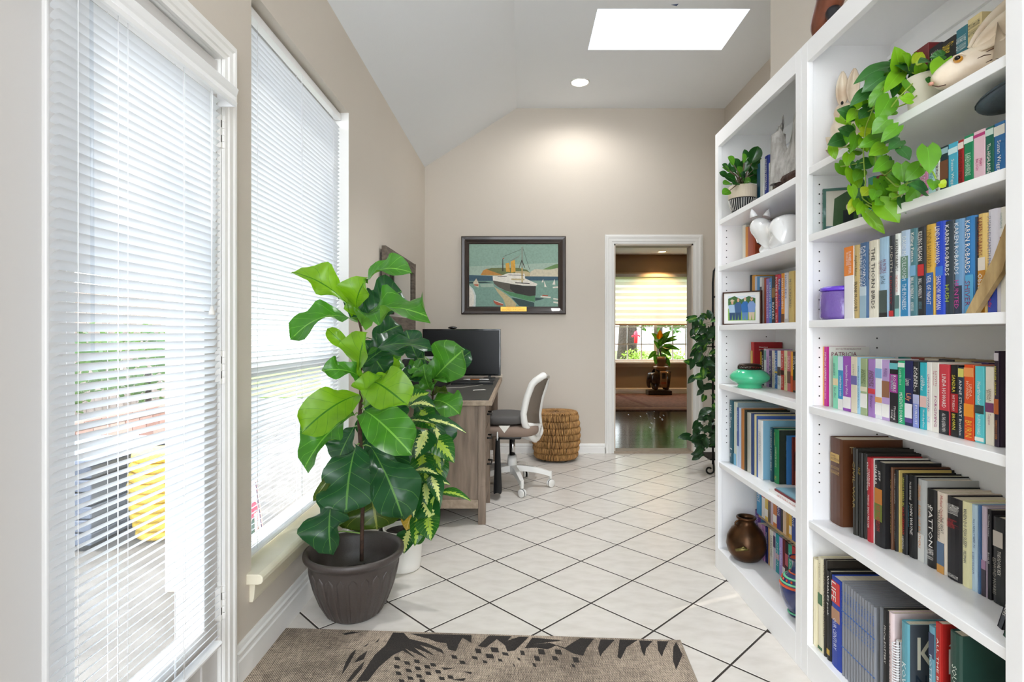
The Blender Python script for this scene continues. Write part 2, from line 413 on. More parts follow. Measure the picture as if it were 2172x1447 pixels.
bx('pane', M_glass, XL - .037, XL - .033, gy0, gy1, gz0, gz1, door)
b = MB()
for (a0, a1, c0, c1) in ((1.0, 1.63, .07, .078), (1.0, 1.63, .192, .2), (1.0, 1.008, .07, .2), (1.622, 1.63, .07, .2)):
    b.box(XL - .014, XL - .006, a0, a1, c0, c1)
b.build('panel_moulding', M_door, door, .002)
for zc in (1.783, 1.051, .319):
    b = MB(); b.box(XL - .012, XL + .006, 1.7, 1.716, zc - .051, zc + .051)
    for k in range(5):
        z0 = zc - .051 + k * .0204
        b.tube([(XL + .006, 1.718, z0 + .0006), (XL + .006, 1.718, z0 + .0198)], .0075, 10)
    b.build('hinge', M_trim, door, .001)
    bb = MB(); bb.box(XL + .0062, XL + .0068, 1.7035, 1.7065, zc + .012, zc + .034); bb.box(XL + .0062, XL + .0068, 1.7035, 1.7065, zc - .034, zc - .012)
    bb.build('hinge_slot', M_dark, door)
# ---- venetian blinds
def slat_mesh(L, wd=.0255, tilt=math.radians(42), crown=.0022):
    b = MB(); n = 6
    def fn(i, j):
        s = (i - .5) * wd; hgt = crown * (1 - (2 * i - 1) ** 2)
        y = (j - .5) * L; e = abs(2 * j - 1)
        sh = 1.0
        if e > .995: sh = .72
        s *= sh
        # room side (+x) is high
        x = s * math.cos(tilt) - hgt * math.sin(tilt); z = s * math.sin(tilt) + hgt * math.cos(tilt)
        return (x, y, z)
    js = [0, .006, .5, .994, 1]
    bb = len(b.v)
    for i in range(n + 1):
        for j in js: b.v.append(fn(i / n, j))
    for i in range(n):
        for j in range(len(js) - 1):
            k = len(js); b.f.append((bb + i * k + j, bb + (i + 1) * k + j, bb + (i + 1) * k + j + 1, bb + i * k + j + 1)); b.m.append(0); b.sm.append(True)
    return b
def blind(name, xc, y0, y1, ztop, zbot, pitch, label, parent_cords, wand=None, tassel=None, valance=None):
    t = thing(name, (xc, (y0 + y1) / 2, zbot), label, 'blind')
    me = slat_mesh(y1 - y0).mesh('slat', M_slat)
    n = int((ztop - .02 - zbot - .012) / pitch); rnd = random.Random(5)
    for i in range(n):
        o = bpy.data.objects.new('slat', me); link(o, t)
        z = zbot + .02 + i * pitch
        o.matrix_basis = Matrix.Translation((xc, (y0 + y1) / 2, z)) @ Matrix.Rotation(rnd.uniform(-.02, .02), 4, 'Y') @ Matrix.Rotation(rnd.uniform(-.0012, .0012), 4, 'X')
    bx('headrail', M_vinyl, xc - .016, xc + .016, y0, y1, ztop - .005, ztop + .026, t, .002)
    MB().prism([(xc - .013, y0, zbot - .004), (xc + .013, y0, zbot - .004), (xc + .015, y0, zbot + .004), (xc + .011, y0, zbot + .010), (xc - .011, y0, zbot + .010), (xc - .015, y0, zbot + .004)], (0, y1 - y0, 0)).build('bottom_rail', M_vinyl, t)
    for yc in parent_cords:
        for dx in (-.011, .0125):
            MB().tube([(xc + dx, yc, zbot), (xc + dx, yc, ztop)], .0007, 5).build('ladder_cord', M_vinyl, t)
    if wand: MB().tube([(xc + .024, wand[0], ztop), (xc + .027, wand[0], wand[1])], .0034, 6).build('tilt_wand', glassmat('clear_acrylic', (.93, .95, .97)), t)
    if tassel:
        MB().tube([(xc + .02, tassel[0], ztop), (xc + .022, tassel[0] - .003, (ztop + tassel[1]) / 2), (xc + .022, tassel[0], tassel[1])], .001, 5).build('lift_cord', M_vinyl, t)
        b = MB().tube([(xc + .022, tassel[0] + .004, ztop), (xc + .022, tassel[0] + .001, tassel[1])], .001, 5).build('lift_cord', M_vinyl, t)
        MB().lathe([(.003, .0), (.009, -.022), (.0095, -.026), (.004, -.026)], (xc + .022, tassel[0], tassel[1]), 8).build('cord_tassel', mat('tassel', '#cfccc6', .4), t)
    if valance:
        vx, vy0, vy1, vz0, vz1 = valance
        b = MB(); prof = [(vx, vz0), (vx + .006, vz0 + .002), (vx + .009, vz0 + .012), (vx + .004, vz0 + .018), (vx + .004, vz0 + .03), (vx + .008, vz0 + .036), (vx + .013, vz1 - .004), (vx + .01, vz1), (vx - .001, vz1)]
        b.prism([(x, vy0, z) for x, z in prof], (0, vy1 - vy0, 0)); b.build('valance', M_vinyl, t)
        bx('valance_return', M_vinyl, vx - .05, vx, vy1 - .004, vy1, vz0, vz1, t)
    return t
blind('door_blind', -.902, 1.061, 1.634, 1.872, .235, .0203, 'lowered white venetian blind hanging on the glazed door', (1.105, 1.215, 1.245, 1.45, 1.455), (1.124, 1.116), (1.565, 1.235), (-.878, .98, 1.685, 1.849, 1.905))
# ---- window in the left wall
win = thing('window_1', (XL - .1, (WY0 + WY1) / 2, WZ0), 'tall sash window in the left wall behind a white blind', 'window', kind='structure')
xf0, xf1 = XL - .135, XL - .085
b = cells([WY0, WY0 + .05, WY1 - .05, WY1], [WZ0, WZ0 + .06, 1.0, 1.045, WZ1 - .05, WZ1], [(WY0 + .05, WY1 - .05, WZ0 + .06, 1.0), (WY0 + .05, WY1 - .05, 1.045, WZ1 - .05)], lambda u, v, d: (xf1 - d, u, v), .05)
b.build('window_frame', M_trim, win, .003)
bx('pane', M_glass, xf0 + .02, xf0 + .024, WY0 + .045, WY1 - .045, WZ0 + .055, 1.005, win)
bx('pane', M_glass, xf0 + .03, xf0 + .034, WY0 + .045, WY1 - .045, 1.04, WZ1 - .045, win)
b = MB(); prof = [(-1.06, .30), (-.895, .30), (-.884, .304), (-.880, .312), (-.880, .324), (-.885, .332), (-.896, .336), (-1.06, .336)]
b.prism([(x, 1.872, z) for x, z in prof], (0, 1.15, 0)); b.build('window_sill', M_sillc, win, .003)
b = MB(); prof = [(XL, .232), (XL + .012, .232), (XL + .016, .245), (XL + .02, .29), (XL + .02, .30), (XL, .30)]
b.prism([(x, 1.89, z) for x, z in prof], (0, 1.11, 0)); b.build('sill_apron', M_sillc, win, .002)
bx('reveal_lining', M_trim, XL - .13, XL - .0005, WY1 - .004, WY1 + .002, WZ0 + .03, WZ1, win)
blind('window_blind', -.99, 1.916, 2.974, 2.312, .352, .0203, 'lowered white venetian blind in the tall left window', (2.04, 2.45, 2.455, 2.86), None, None, None)
# ================================================================ outside the left wall
gr = mat('patio_paving', '#6e6963', .9, var=(6, .6, '#524d47'), bump=(40, .5, .004))
bx('ground', gr, -14, -1.07, -8, 14, -.25, -.12, kind='structure')
eave = MB().prism([(-1.08, -1, 2.52), (-1.4, -1, 2.47), (-1.4, -1, 2.58), (-1.08, -1, 2.9)], (0, 7, 0)); eave.build('eave', mat('eave_paint', '#d9d3c8', .7), kind='structure')
# ================================================================ bookcases
XF = .962                     # front plane of the bookcases
def bookcase(name, ya, yb, zs, label):
    """ya far end, yb near end; zs shelf tops"""
    t = thing(name, ((XF + XB) / 2, (ya + yb) / 2, 0), label, 'bookcase')
    zt = 2.14
    sw = .039
    # side panels, holes drilled in the far one
    bx('side_panel', M_white, XF + .012, XB - .006, ya - .03, ya, 0, zt, t)
    bx('side_panel', M_white, XF + .012, XB - .006, yb, yb + .03, 0, zt, t)
    bx('face_stile', M_white, XF, XF + .02, ya - sw, ya, 0, zt, t, .0015)
    bx('face_stile', M_white, XF, XF + .02, yb, yb + sw, 0, zt, t, .0015)
    bx('top_rail', M_white, XF, XF + .02, yb + sw, ya - sw, 2.07, zt, t, .0015)
    bx('plinth', M_white, XF, XF + .02, yb + sw, ya - sw, 0, zs[-1], t, .0015)
    bx('top_panel', M_white, XF + .004, XB - .004, yb, ya, 2.13, zt, t)
    bx('back_panel', M_white, XB - .014, XB - .006, yb + .002, ya - .002, .05, 2.135, t)
    bx('hanging_rail', M_white, XB - .026, XB - .014, yb + .03, ya - .03, 2.04, 2.09, t, .001)
    for i, z in enumerate(zs):
        if i == len(zs) - 1: bx('bottom_shelf', M_white, XF + .018, XB - .014, yb + .03, ya - .03, z - .02, z, t, .001)
        else: bx('shelf', M_white, XF + .004, XB - .014, yb + .031, ya - .031, z - .024, z, t, .0015)
    # shelf-pin holes in the far side panel
    b = MB()
    for xh in (XF + .045, XB - .06):
        z = .62
        while z < 1.66:
            if all(abs(z - q + .012) > .02 for q in zs):
                b.lathe([(.0026, 0), (.0026, .0008)], (xh, ya - .0302, z), 8, M=Matrix.Rotation(PI / 2, 4, 'X'))
            z += .0325
    b.build('pin_holes', M_dark, t, kind='stuff')
    return t
ZS1 = [1.709, 1.484, 1.196, .911, .528, .107]
ZS2 = [1.714, 1.488, 1.200, .913, .527, .110]
YA1, YM, YE = 2.734, 1.893, 1.056
bookcase('bookcase', YA1, YM + .001, ZS1, 'white bookcase farther from the camera, holding the white cat figurine')
bookcase('bookcase', YM - .001, YE, ZS2, 'white bookcase nearest the camera, holding the purple candle')
# ---------------------------------------------------------------- books
M_page = mat('page_block', '#e9e0cb', .8, var=(300, .5, '#cdbf9f', (1, .02, 1)))
M_page2 = mat('page_block_aged', '#cdb592', .85, var=(300, .5, '#a98f6a', (1, .02, 1)))
ORD = ['', 'first', 'second', 'third', 'fourth', 'fifth', 'sixth', 'seventh', 'eighth', 'ninth', 'tenth', 'eleventh', 'twelfth', 'thirteenth', 'fourteenth', 'fifteenth', 'sixteenth', 'seventeenth', 'eighteenth', 'nineteenth', 'twentieth', '21st', '22nd', '23rd', '24th', '25th', '26th', '27th', '28th', '29th', '30th', '31st']
def book(xs, ya, yb, z0, z1, depth, col, label, group, texts=(), bands=(), cover=None, hard=False, cov_text=(), aged=False, lean=0., xmax=None):
    """upright book: spine at x=xs facing -X, from y=yb (near) to ya (far). bands/texts on the spine: fractions of height from the bottom."""
    xe = min(xs + depth, XB - .016 if xmax is None else xmax)
    th_ = ya - yb; yc = (ya + yb) / 2
    t = thing('book', (xs, yc, z0), label, 'book', group)
    b = MB(); c = .0022 if hard else .0008; r = min(th_ * .42, .006)
    m0 = [cm(col)]; ov = .003 if hard else 0.
    # cover: rounded spine + two boards as one wrap
    out = [(xe, ya)]; inn = [(xe, ya - c)]
    if hard:
        pr = [(xs + r, ya), (xs + r * .3, ya - th_ * .12), (xs, yc + th_ * .15), (xs, yc - th_ * .15), (xs + r * .3, yb + th_ * .12), (xs + r, yb)]
    else:
        pr = [(xs + .0012, ya), (xs, ya - min(.0015, th_ * .2)), (xs, yb + min(.0015, th_ * .2)), (xs + .0012, yb)]
    outer = [(xe, ya)] + pr + [(xe, yb)]
    inner = [(xe, yb + c)] + [(xs + max(r, .002) + c * .5, yb + c), (xs + max(r, .002) + c * .5, ya - c)] + [(xe, ya - c)]
    b.prism([(x, y, z0) for x, y in outer + inner], (0, 0, z1 - z0))
    cov = b.build('cover', m0, t)
    if cover:
        bx('front_board', cm(cover), xs + max(r, .002), xe, yb - .0006, yb, z0, z1, t)
    MB().box(xs + max(r, .002) + c, xe - .003, yb + c + .0001, ya - c - .0001, z0 + ov + .0002, z1 - ov - .0006).build('pages', M_page2 if aged else M_page, t)
    eps = .0005; hgt = z1 - z0
    if bands:
        for kb, (f0, f1, bc) in enumerate(bands):
            y_in = th_ * .02 if not hard else th_ * .14
            MB().box(xs - eps * (1 + .35 * kb), xs + .0006, yb + y_in, ya - y_in, z0 + f0 * hgt, z0 + f1 * hgt).build('spine_band', cm(bc), cov)
    if texts:
        groups = {}
        for tx in texts:
            s, f0, f1, tc = tx[:4]; a0, a1 = (tx[4], tx[5]) if len(tx) > 5 else (.2, .8)
            groups.setdefault(tc, []).append((s, f0, f1, a0, a1))
        for tc, rows in groups.items():
            b = MB()
            for s, f0, f1, a0, a1 in rows:
                zc = z0 + (f0 + f1) / 2 * hgt; L = abs(f1 - f0) * hgt
                # a: 0 = far side of spine (left in view), 1 = near side (right in view); text reads downwards, letter tops toward the near side
                yc2 = ya - (a0 + a1) / 2 * th_; Hh = (a1 - a0) * th_
                if L > Hh * 1.2 or len(s) > 3:
                    lettering(b, s, (xs - eps * 2.4, yc2, zc), (0, 0, -1), (0, -1, 0), L, Hh)
                else:
                    lettering(b, s, (xs - eps * 2.4, yc2, zc), (0, -1, 0), (0, 0, 1), min(Hh, L), L)
            if b.v: b.build('spine_lettering', cm(tc), cov, kind='stuff')
    if cov_text:
        for s, x0, x1, f0, f1, tc in cov_text:
            b = MB(); lettering(b, s, (xs + (x0 + x1) / 2 * (xe - xs), yb - .0012, z0 + (f0 + f1) / 2 * hgt), (1, 0, 0), (0, 0, 1), (x1 - x0) * (xe - xs), (f1 - f0) * hgt)
            if b.v: b.build('cover_lettering', cm(tc), cov)
    if lean:
        pass
    return t
def shelf_row(zs, rows, where, group, xs=None, dep=.11, tops=None, start=1, end_word='from left', lim=(YM - .033, YE + .033), z0=None):
    """rows: (u0,u1,vtop,colour,desc,opts). xs fixed or opts['x']. u at the spine plane."""
    n = start; prev = lim[0]
    for u0, u1, vt, col, desc, o in rows:
        X = o.get('x', xs); ya = F * X / (u0 - U0); yb = F * X / (u1 - U0)
        zt = H + (V0 - vt) * ya / F
        ya = min(ya, prev - .0004); yb = max(min(yb, ya - .004), lim[1])
        if ya - yb < .003: print('SQUEEZED', desc, ya, yb); continue
        prev = yb
        lab = '%s, %s %s %s' % (desc, ORD[n], end_word, where)
        if len(lab.split()) > 16: lab = '%s, %s book %s' % (desc, ORD[n], where)
        if len(lab.split()) > 16: print('LONG', lab)
        book(X, ya, yb, zs + .0005 if z0 is None else z0, zt, o.get('d', dep), col, lab, group, o.get('t', ()), o.get('b', ()), o.get('c'), o.get('h', False), o.get('ct', ()), o.get('aged', False))
        n += 1
W_, B_, G_ = '#f4f2ee', '#151515', '#c8a24a'
# --- near bookcase, purple-candle shelf (hardcovers)
def px3(a): return 1700 + a / 5.36
def px4(a): return 1920 + a / 5.36
def vy(a): return 430 + a / 5.36
R = []
def add(u0, u1, vt, col, desc, **o): R.append((u0, u1, vt, col, desc, o))
hb = dict(h=True, d=.2)
add(px3(485), px3(590), vy(515), '#f4f1ee', 'white paperback with an orange upper spine', t=[('THE COLLECTED NOVELS', .74, .93, W_, .25, .5), ('DANIELLE STEEL', .62, .93, W_, .55, .8)], b=[(.60, 1., '#ef8a2f')], d=.13)
add(px3(590), px3(650), vy(490), '#cbb277', 'tan hardcover with thin dark lettering', t=[("Angela's Ashes", .58, .86, '#3a2f1c'), ('FRANK McCOURT', .1, .5, '#3a2f1c')], **hb)
add(px3(650), px3(748), vy(468), '#4c6f9a', 'ocean blue hardcover with pale capitals', t=[('THE PRINCE OF TIDES', .42, .95, '#e9eef4', .15, .48), ('PAT CONROY', .42, .95, '#e9eef4', .55, .85)], b=[(0, .3, '#9db8c6'), (.3, .42, '#c6d5dc')], **hb)
add(px3(750), px3(866), vy(445), '#e8e1cf', 'cream hardcover with large black capitals', t=[('THE THORN BIRDS', .12, .9, '#1b1a18', .42, .78), ('Colleen McCullough', .5, .9, '#4a463f', .08, .28)], **hb)
add(px3(868), px3(985), vy(410), '#a9cbe6', 'light blue hardcover with a dark mountain foot', t=[('THE MAMMOTH', .55, .72, '#8b4a6b', .12, .45), ('HUNTERS', .55, .72, '#8b4a6b', .5, .85), ('Jean M. Auel', .42, .52, '#33404d')], b=[(.06, .34, '#4d5a55'), (.0, .06, '#2c2a2b')], **hb)
add(px3(985), px3(1052), vy(383), '#33363d', 'charcoal hardcover with faint red lettering', t=[('JUDITH', .55, .88, '#c9c2b4', .3, .8), ('LINDSEY', .15, .5, '#a3323a', .3, .7)], b=[(.01, .08, '#c8302f')], **hb)
add(px3(1052), px3(1116), vy(362), '#ecefec', 'white hardcover with black and red lettering', t=[('KAREN ROBARDS', .55, .93, '#222222', .2, .8), ('THE ULTIMATUM', .3, .5, '#b8332f', .3, .7)], b=[(.0, .12, '#8fc7c4'), (.1, .26, '#5d7c78')], **hb)
add(px3(1116), px3(1222), vy(330), '#b9cfe8', 'pale sky hardcover fading to blue water', t=[('DAVID McCULLOUGH', .42, .93, '#eef4fa', .3, .75), ('THE PIONEERS', .08, .38, '#eef4fa', .3, .75)], b=[(.44, .7, '#6a8f7c'), (0, .44, '#2f86b8')], **hb)
add(px3(1222), px3(1305), vy(305), '#4e7f88', 'grey-teal hardcover with bold white title', t=[('Killing Patton', .62, .95, W_, .2, .75), ("BILL O'REILLY", .2, .44, W_, .3, .7), ('AND MARTIN DUGARD', .06, .16, W_, .3, .7)], b=[(.46, .58, '#7fb3d6')], **hb)
add(px4(130), px4(222), vy(290), '#27292d', 'black hardcover with bold white title and red label', t=[('KILLING REAGAN', .62, .95, W_, .2, .75), ("BILL O'REILLY", .2, .42, W_, .3, .7), ('AND MARTIN DUGARD', .08, .16, '#6fa0b0', .3, .7)], b=[(.45, .58, '#c92f33')], **hb)
add(px4(222), px4(330), vy(262), '#d9ad45', 'mustard over blue hardcover', t=[('LINDA HOWARD', .52, .94, '#8a651c', .2, .75), ('VEIL OF NIGHT', .12, .44, W_, .25, .7)], b=[(0, .47, '#2f62a8')], **hb)
add(px4(332), px4(440), vy(228), '#1f46c4', 'cobalt blue hardcover with white capitals', t=[('LINDA HOWARD', .55, .95, W_, .12, .6), ('SHADOW WOMAN', .06, .42, W_, .25, .75)], b=[(.42, .52, '#3d79d6')], **hb)
add(px4(442), px4(545), vy(222), '#2f3b44', 'dark slate hardcover with yellow-green title word', t=[('KAREN ROBARDS', .42, .96, W_, .15, .6), ('HUSH', .14, .32, '#b9cf4a', .15, .6)], b=[], **hb)
add(px4(547), px4(655), vy(200), '#6f9bc2', 'blue hardcover with magenta title word', t=[('KAREN ROBARDS', .42, .96, '#eef4fa', .15, .6), ('HUNTED', .06, .36, '#c8469a', .15, .6)], b=[(0, .3, '#2e3c50')], **hb)
add(px4(668), px4(792), vy(170), '#2f7fc0', 'bright blue hardcover with white and red lettering', t=[('KAREN ROBARDS', .42, .96, W_, .15, .6), ('SHIVER', .08, .34, '#8c3a66', .15, .6)], b=[(0, .4, '#56a9d6')], **hb)
add(px4(792), px4(812), vy(165), '#24354a', 'very thin navy hardcover', t=[], **hb)
add(px4(813), px4(920), vy(138), '#e5c576', 'golden hardcover with red capitals', t=[('KAREN ROBARDS', .58, .96, '#8c2f26', .15, .65), ('Obsession', .1, .4, W_, .15, .65)], b=[(.43, .56, '#e6dccf'), (.0, .43, '#c98a2c')], **hb)
add(px4(924), px4(1062), vy(90), '#dfdde8', 'pale lilac hardcover with thin grey capitals', t=[('SUSAN ELIZABETH PHILLIPS', .36, .94, '#7d7c93', .15, .4), ('First Lady', .05, .3, '#c33f5b', .15, .5)], b=[(0, .33, '#3a4fae')], **hb)
add(px4(1066), px4(1150), vy(60), '#ece9df', 'off-white hardcover with a small red leaf', t=[('CONSTANCE', .8, .95, '#7ea3a8', .2, .5), ('ALICE', .48, .62, '#4f8792', .2, .6)], b=[(.66, .72, '#9a4a35')], **hb)
shelf_row(ZS2[2], R, 'on the purple candle shelf', 'hardcovers on the purple candle shelf', xs=1.0, dep=.2)
# --- near bookcase, romance paperback shelf
def p5(a): return 1700 + a / 5.788
def q5(a): return 710 + a / 5.788
def p6(a): return 1920 + a / 5.56
def q6(a): return 720 + a / 5.56
R = []
add(p5(245), p5(276), q5(147), '#f2ab55', 'tall thin orange paperback', t=[('SEASON OF LOVE', .3, .9, '#fbe6c4')], d=.14)
add(p5(277), p5(316), q5(147), '#c21a8c', 'tall magenta paperback with a white front cover', c='#eceae3', d=.14, t=[('PATRICIA GAFFNEY', .42, .9, W_, .3, .75), ('THE SAVING GRACES', .12, .4, '#f3c3e2', .3, .7)], ct=[('PATRICIA', .1, .7, .84, .91, '#7c1d3f'), ('NEW YORK TIMES BESTSELLING AUTHOR', .2, .8, .95, .975, '#7c1d3f')])
add(p5(386), p5(446), q5(258), '#86dcb6', 'mint green paperback with a pale oval', t=[('KAREN KINGSBURY', .62, .86, '#2b6f63', .15, .5), ('Ever After', .2, .4, '#2b6f63', .3, .7)], b=[(.44, .57, '#e6d2a4')])
add(p5(448), p5(508), q5(265), '#2b8fc4', 'bright blue paperback with a pale top', t=[('CHRISTINA DODD', .25, .64, W_, .4, .75)], b=[(.74, 1, '#cfe3ec'), (.0, .2, '#eceae4')])
add(p5(509), p5(604), q5(262), '#9a4bb4', 'violet paperback with curly white lettering and barcode', t=[('Samantha James', .6, .84, W_, .3, .7), ('Every Wish', .3, .58, W_, .3, .7)], b=[(.05, .26, '#f2f0ec')])
add(p5(606), p5(680), q5(268), '#e6dcc3', 'cream paperback with a small violet picture', t=[('Linda Howard', .68, .86, '#8f8468', .35, .65)], b=[(.50, .66, '#6f6aa8')])
add(p5(682), p5(720), q5(275), '#a9d5ee', 'narrow pale blue paperback', t=[('PAMELA BRITTON', .5, .84, '#3d7d8f', .3, .7), ('SCANDALOUS', .1, .45, '#5c93ad', .3, .7)])
add(p5(722), p5(800), q5(290), '#a3b487', 'sage green paperback with a cream oval', t=[('PATRICIA', .55, .8, '#55703f', .15, .5), ('GAFFNEY', .55, .8, '#55703f', .5, .85)], b=[(.42, .5, '#e9e2c8'), (.13, .38, '#f2f0ea')])
add(p5(816), p5(902), q5(298), '#a67cc0', 'mauve paperback with a red flower', t=[('PATRICIA', .52, .8, '#6a4a32', .15, .5), ('GAFFNEY', .52, .8, '#6a4a32', .5, .85), ('Forever', .16, .36, '#59406e', .3, .7)], b=[(.40, .49, '#d4404a')])
add(p5(904), p5(984), q5(295), '#e9ebf0', 'white paperback with blue clouds and a lotus', t=[], b=[(.68, .84, '#86b4dd'), (.27, .36, '#e2a86c'), (.06, .24, '#f6f4f0')])
add(p5(986), p5(1078), q5(308), '#c0a3d6', 'lavender paperback with a couple picture', t=[('CONNIE', .72, .86, '#7a5b9a', .25, .5), ('REED', .72, .86, '#7a5b9a', .5, .75)], b=[(.38, .65, '#9a6a4c'), (.05, .27, '#f4f2ee')])
add(p5(1080), p5(1180), q5(315), '#1f1a22', 'black and magenta paperback with white cursive title', t=[('ROSEMARY', .5, .76, '#8fd0d2', .2, .5), ('ROGERS', .5, .76, W_, .5, .85), ('Morning', .04, .26, W_, .5, .85), ('Song', .06, .2, W_, .2, .5)], b=[(.48, .78, '#a83a98'), (.86, .96, '#6cc3c8')])
add(p5(1184), p5(1264), q5(320), '#1fae7a', 'emerald green paperback with white serif title', t=[('Lady Be Good', .62, .86, '#e7f5ec', .2, .6), ('MEREDITH DURAN', .03, .5, '#f0f7f2', .3, .75)], b=[(.9, .97, '#e9f4ec')])
add(p5(1268), p5(1360), q5(318), '#1d2156', 'navy paperback with orange script and barcode', t=[('Lauren', .62, .72, W_, .15, .85), ('Lily', .38, .5, '#f3a46c', .1, .9)], b=[(.05, .3, '#5a3f8c'), (.12, .34, '#eceaf0')])
add(p5(1370), p5(1440), q5(328), '#22242a', 'black over periwinkle paperback', t=[('KAREN', .62, .9, W_, .5, .85), ('ROBARDS', .54, .92, W_, .15, .5), ('PURSUIT', .04, .34, W_, .4, .8)], b=[(.0, .36, '#8b98da'), (.36, .5, '#b9bde0')])
add(p6(172), p6(250), q6(272), '#31b3c2', 'turquoise paperback with a pale figure', t=[('LISA', .65, .76, W_, .5, .8), ('KLEYPAS', .58, .8, W_, .2, .5), ('Worth Any Price', .03, .3, W_, .4, .8)], b=[(.33, .5, '#e6c0b8')])
add(p6(252), p6(310), q6(268), '#ece9e2', 'white paperback with slim purple capitals', t=[('LINDA HOWARD', .28, .82, '#6b4d86', .3, .65), ('ICE', .12, .2, '#8fb2d4', .2, .7)])
add(p6(312), p6(392), q6(272), '#ebe7dd', 'white paperback with crimson author name', t=[('LaVyrle', .66, .88, '#b3365f', .55, .85), ('Spencer', .66, .88, '#b3365f', .25, .5), ('FORGIVING', .08, .52, '#a23a78', .45, .8)])
add(p6(398), p6(516), q6(292), '#cf3b48', 'red over black paperback with long white capitals', t=[('LINDA HOWARD', .38, .86, W_, .35, .75), ('ALL THE QUEENS MEN', .04, .3, '#e9e6e2', .3, .7)], b=[(0, .34, '#2a2b30')])
add(p6(536), p6(622), q6(300), '#17161a', 'black paperback with bold yellow capitals', t=[('SANDRA', .62, .86, '#e7d84a', .25, .7), ('BROWN', .1, .32, '#e7d84a', .25, .7), ('FAT TUESDAY', .36, .58, W_, .3, .6)], b=[(.34, .6, '#b32229')])
add(p6(624), p6(688), q6(325), '#1f3447', 'narrow navy paperback with white serif capitals', t=[('ANNE STUART', .3, .82, W_, .25, .75), ('Breathless', .04, .27, W_, .3, .75)], b=[(.86, .98, '#d8d36b')])
add(p6(692), p6(806), q6(296), '#e4521d', 'orange paperback with a glowing centre', t=[('LINDA', .58, .74, '#f7d9b8', .6, .88), ('HOWARD', .54, .78, '#f7d9b8', .28, .56), ('BURN', .04, .26, '#f3c33c', .2, .85)], b=[(.31, .48, '#f39a2c'), (.84, .96, '#f2a15a')])
add(p6(820), p6(926), q6(315), '#5fcdd6', 'aqua paperback with white script', t=[('Heartbreaker', .5, .8, W_, .35, .75), ('ROBYN DONALD', .1, .36, '#e6f3f2', .35, .7)], b=[(.38, .49, '#3a4f52'), (.02, .07, '#f0efe8')])
add(p6(944), p6(1042), q6(322), '#ebe3d2', 'ivory paperback with a plum picture', t=[('SANDRA', .56, .72, '#7c6a55', .45, .75), ('BROWN', .58, .7, '#7c6a55', .2, .45), ('Temptation', .26, .4, '#a05a76', .3, .7)], b=[(.42, .54, '#7a3b68')])
add(p6(1048), p6(1100), q6(138), '#2e1d33', 'tall dark plum paperback with yellow name', d=.15, c='#3b2f3a', t=[('HEATHER GRAHAM', .54, .84, '#e8d84c', .2, .6), ('TEMPESTUOUS EDEN', .08, .28, '#e28a3a', .3, .8)], b=[(.34, .5, '#c0662f'), (.9, .98, '#cfc8d0')])
R = [(a, b_, c_, d_, e_, dict(o, x=o.get('x', 1.018))) for a, b_, c_, d_, e_, o in R]
shelf_row(ZS2[3], R, 'on the crowded paperback shelf', 'paperbacks on the crowded shelf', dep=.105)
# second rank of paperbacks behind
rnd = random.Random(3)
cols = ['#1f7d78', '#8a2f2a', '#d8cfb8', '#3a3a3c', '#c2b07f', '#5b4a78']
y = 1.66
for i in range(6):
    book(1.135, y, y - .052, ZS2[3] + .0006, ZS2[3] + .172 + rnd.uniform(0, .004), .1, cols[i], 'barely visible paperback top, %s from left behind the crowded row' % ORD[i + 1], 'second rank behind the crowded paperbacks', aged=True)
    y -= .054
# --- near bookcase, dictionary shelf
def p7(a): return 1700 + a / 3.807
def q7(a): return 900 + a / 3.807
R = []
def xb(u, v, z): return (u - U0) * (H - z) / (v - V0)
add(p7(220), p7(318), q7(95), '#5b3521', 'thick brown leather dictionary with gilt lettering', h=True, d=.2, x=1.036, c='#62391f', b=[(.72, .82, '#c7a258')], t=[('LIVING', .78, .8, '#6b4a1c', .2, .6), ('WEBSTER', .74, .77, '#6b4a1c', .2, .9), ('ENCYCLOPEDIC', .64, .67, '#c9a560', .2, .9), ('DICTIONARY', .58, .62, '#c9a560', .15, .9)], ct=[('The', .14, .33, .84, .92, '#cbb88c')])
add(p7(408), p7(440), q7(190), '#26241f', 'thin black hardcover with worn gilt', h=True, d=.18, x=1.04, t=[('CIVIL WAR', .3, .85, '#9a8140')])
add(p7(444), p7(482), q7(222), '#1d1b19', 'black hardcover with a small gilt emblem', h=True, d=.18, x=1.045, t=[('N-Z', .74, .82, '#b9963f', .2, .8)])
add(p7(484), p7(518), q7(228), '#24221f', 'plain black hardcover', h=True, d=.17, x=1.05)
add(p7(522), p7(566), q7(262), '#b7222e', 'crimson hardcover with white lettering', h=True, d=.17, x=1.05, c='#ece9e6', t=[('CHARLES', .66, .87, W_, .5, .75), ('KRAUTHAMMER', .6, .94, W_, .2, .45), ('THINGS THAT MATTER', .16, .56, W_, .3, .6)])
add(p7(578), p7(660), q7(288), '#16161a', 'black hardcover with an orange battle picture', h=True, d=.17, x=1.055, t=[('JEFF', .78, .9, W_, .5, .75), ('SHAARA', .72, .96, W_, .15, .42), ('RISE TO REBELLION', .18, .48, '#b9352c', .35, .7)], b=[(.5, .68, '#c77b2d'), (.3, .5, '#6e7a2a')])
add(p7(672), p7(730), q7(330), '#6d4832', 'brown hardcover with gilt capitals', h=True, d=.17, x=1.075, t=[('THE WARTIME PAPERS', .2, .86, '#d3b06a', .35, .75)])
add(p7(738), p7(768), q7(362), '#1c1c1e', 'narrow black hardcover with white capitals', h=True, d=.17, x=1.08, t=[('ROBERT J. WAGNER', .58, .95, '#e4e2de', .3, .65), ('PIECES OF MY HEART', .12, .5, '#8f8d88', .3, .65)])
add(p7(769), p7(788), q7(366), '#cdb56a', 'very narrow straw yellow paperback', d=.15, x=1.085)
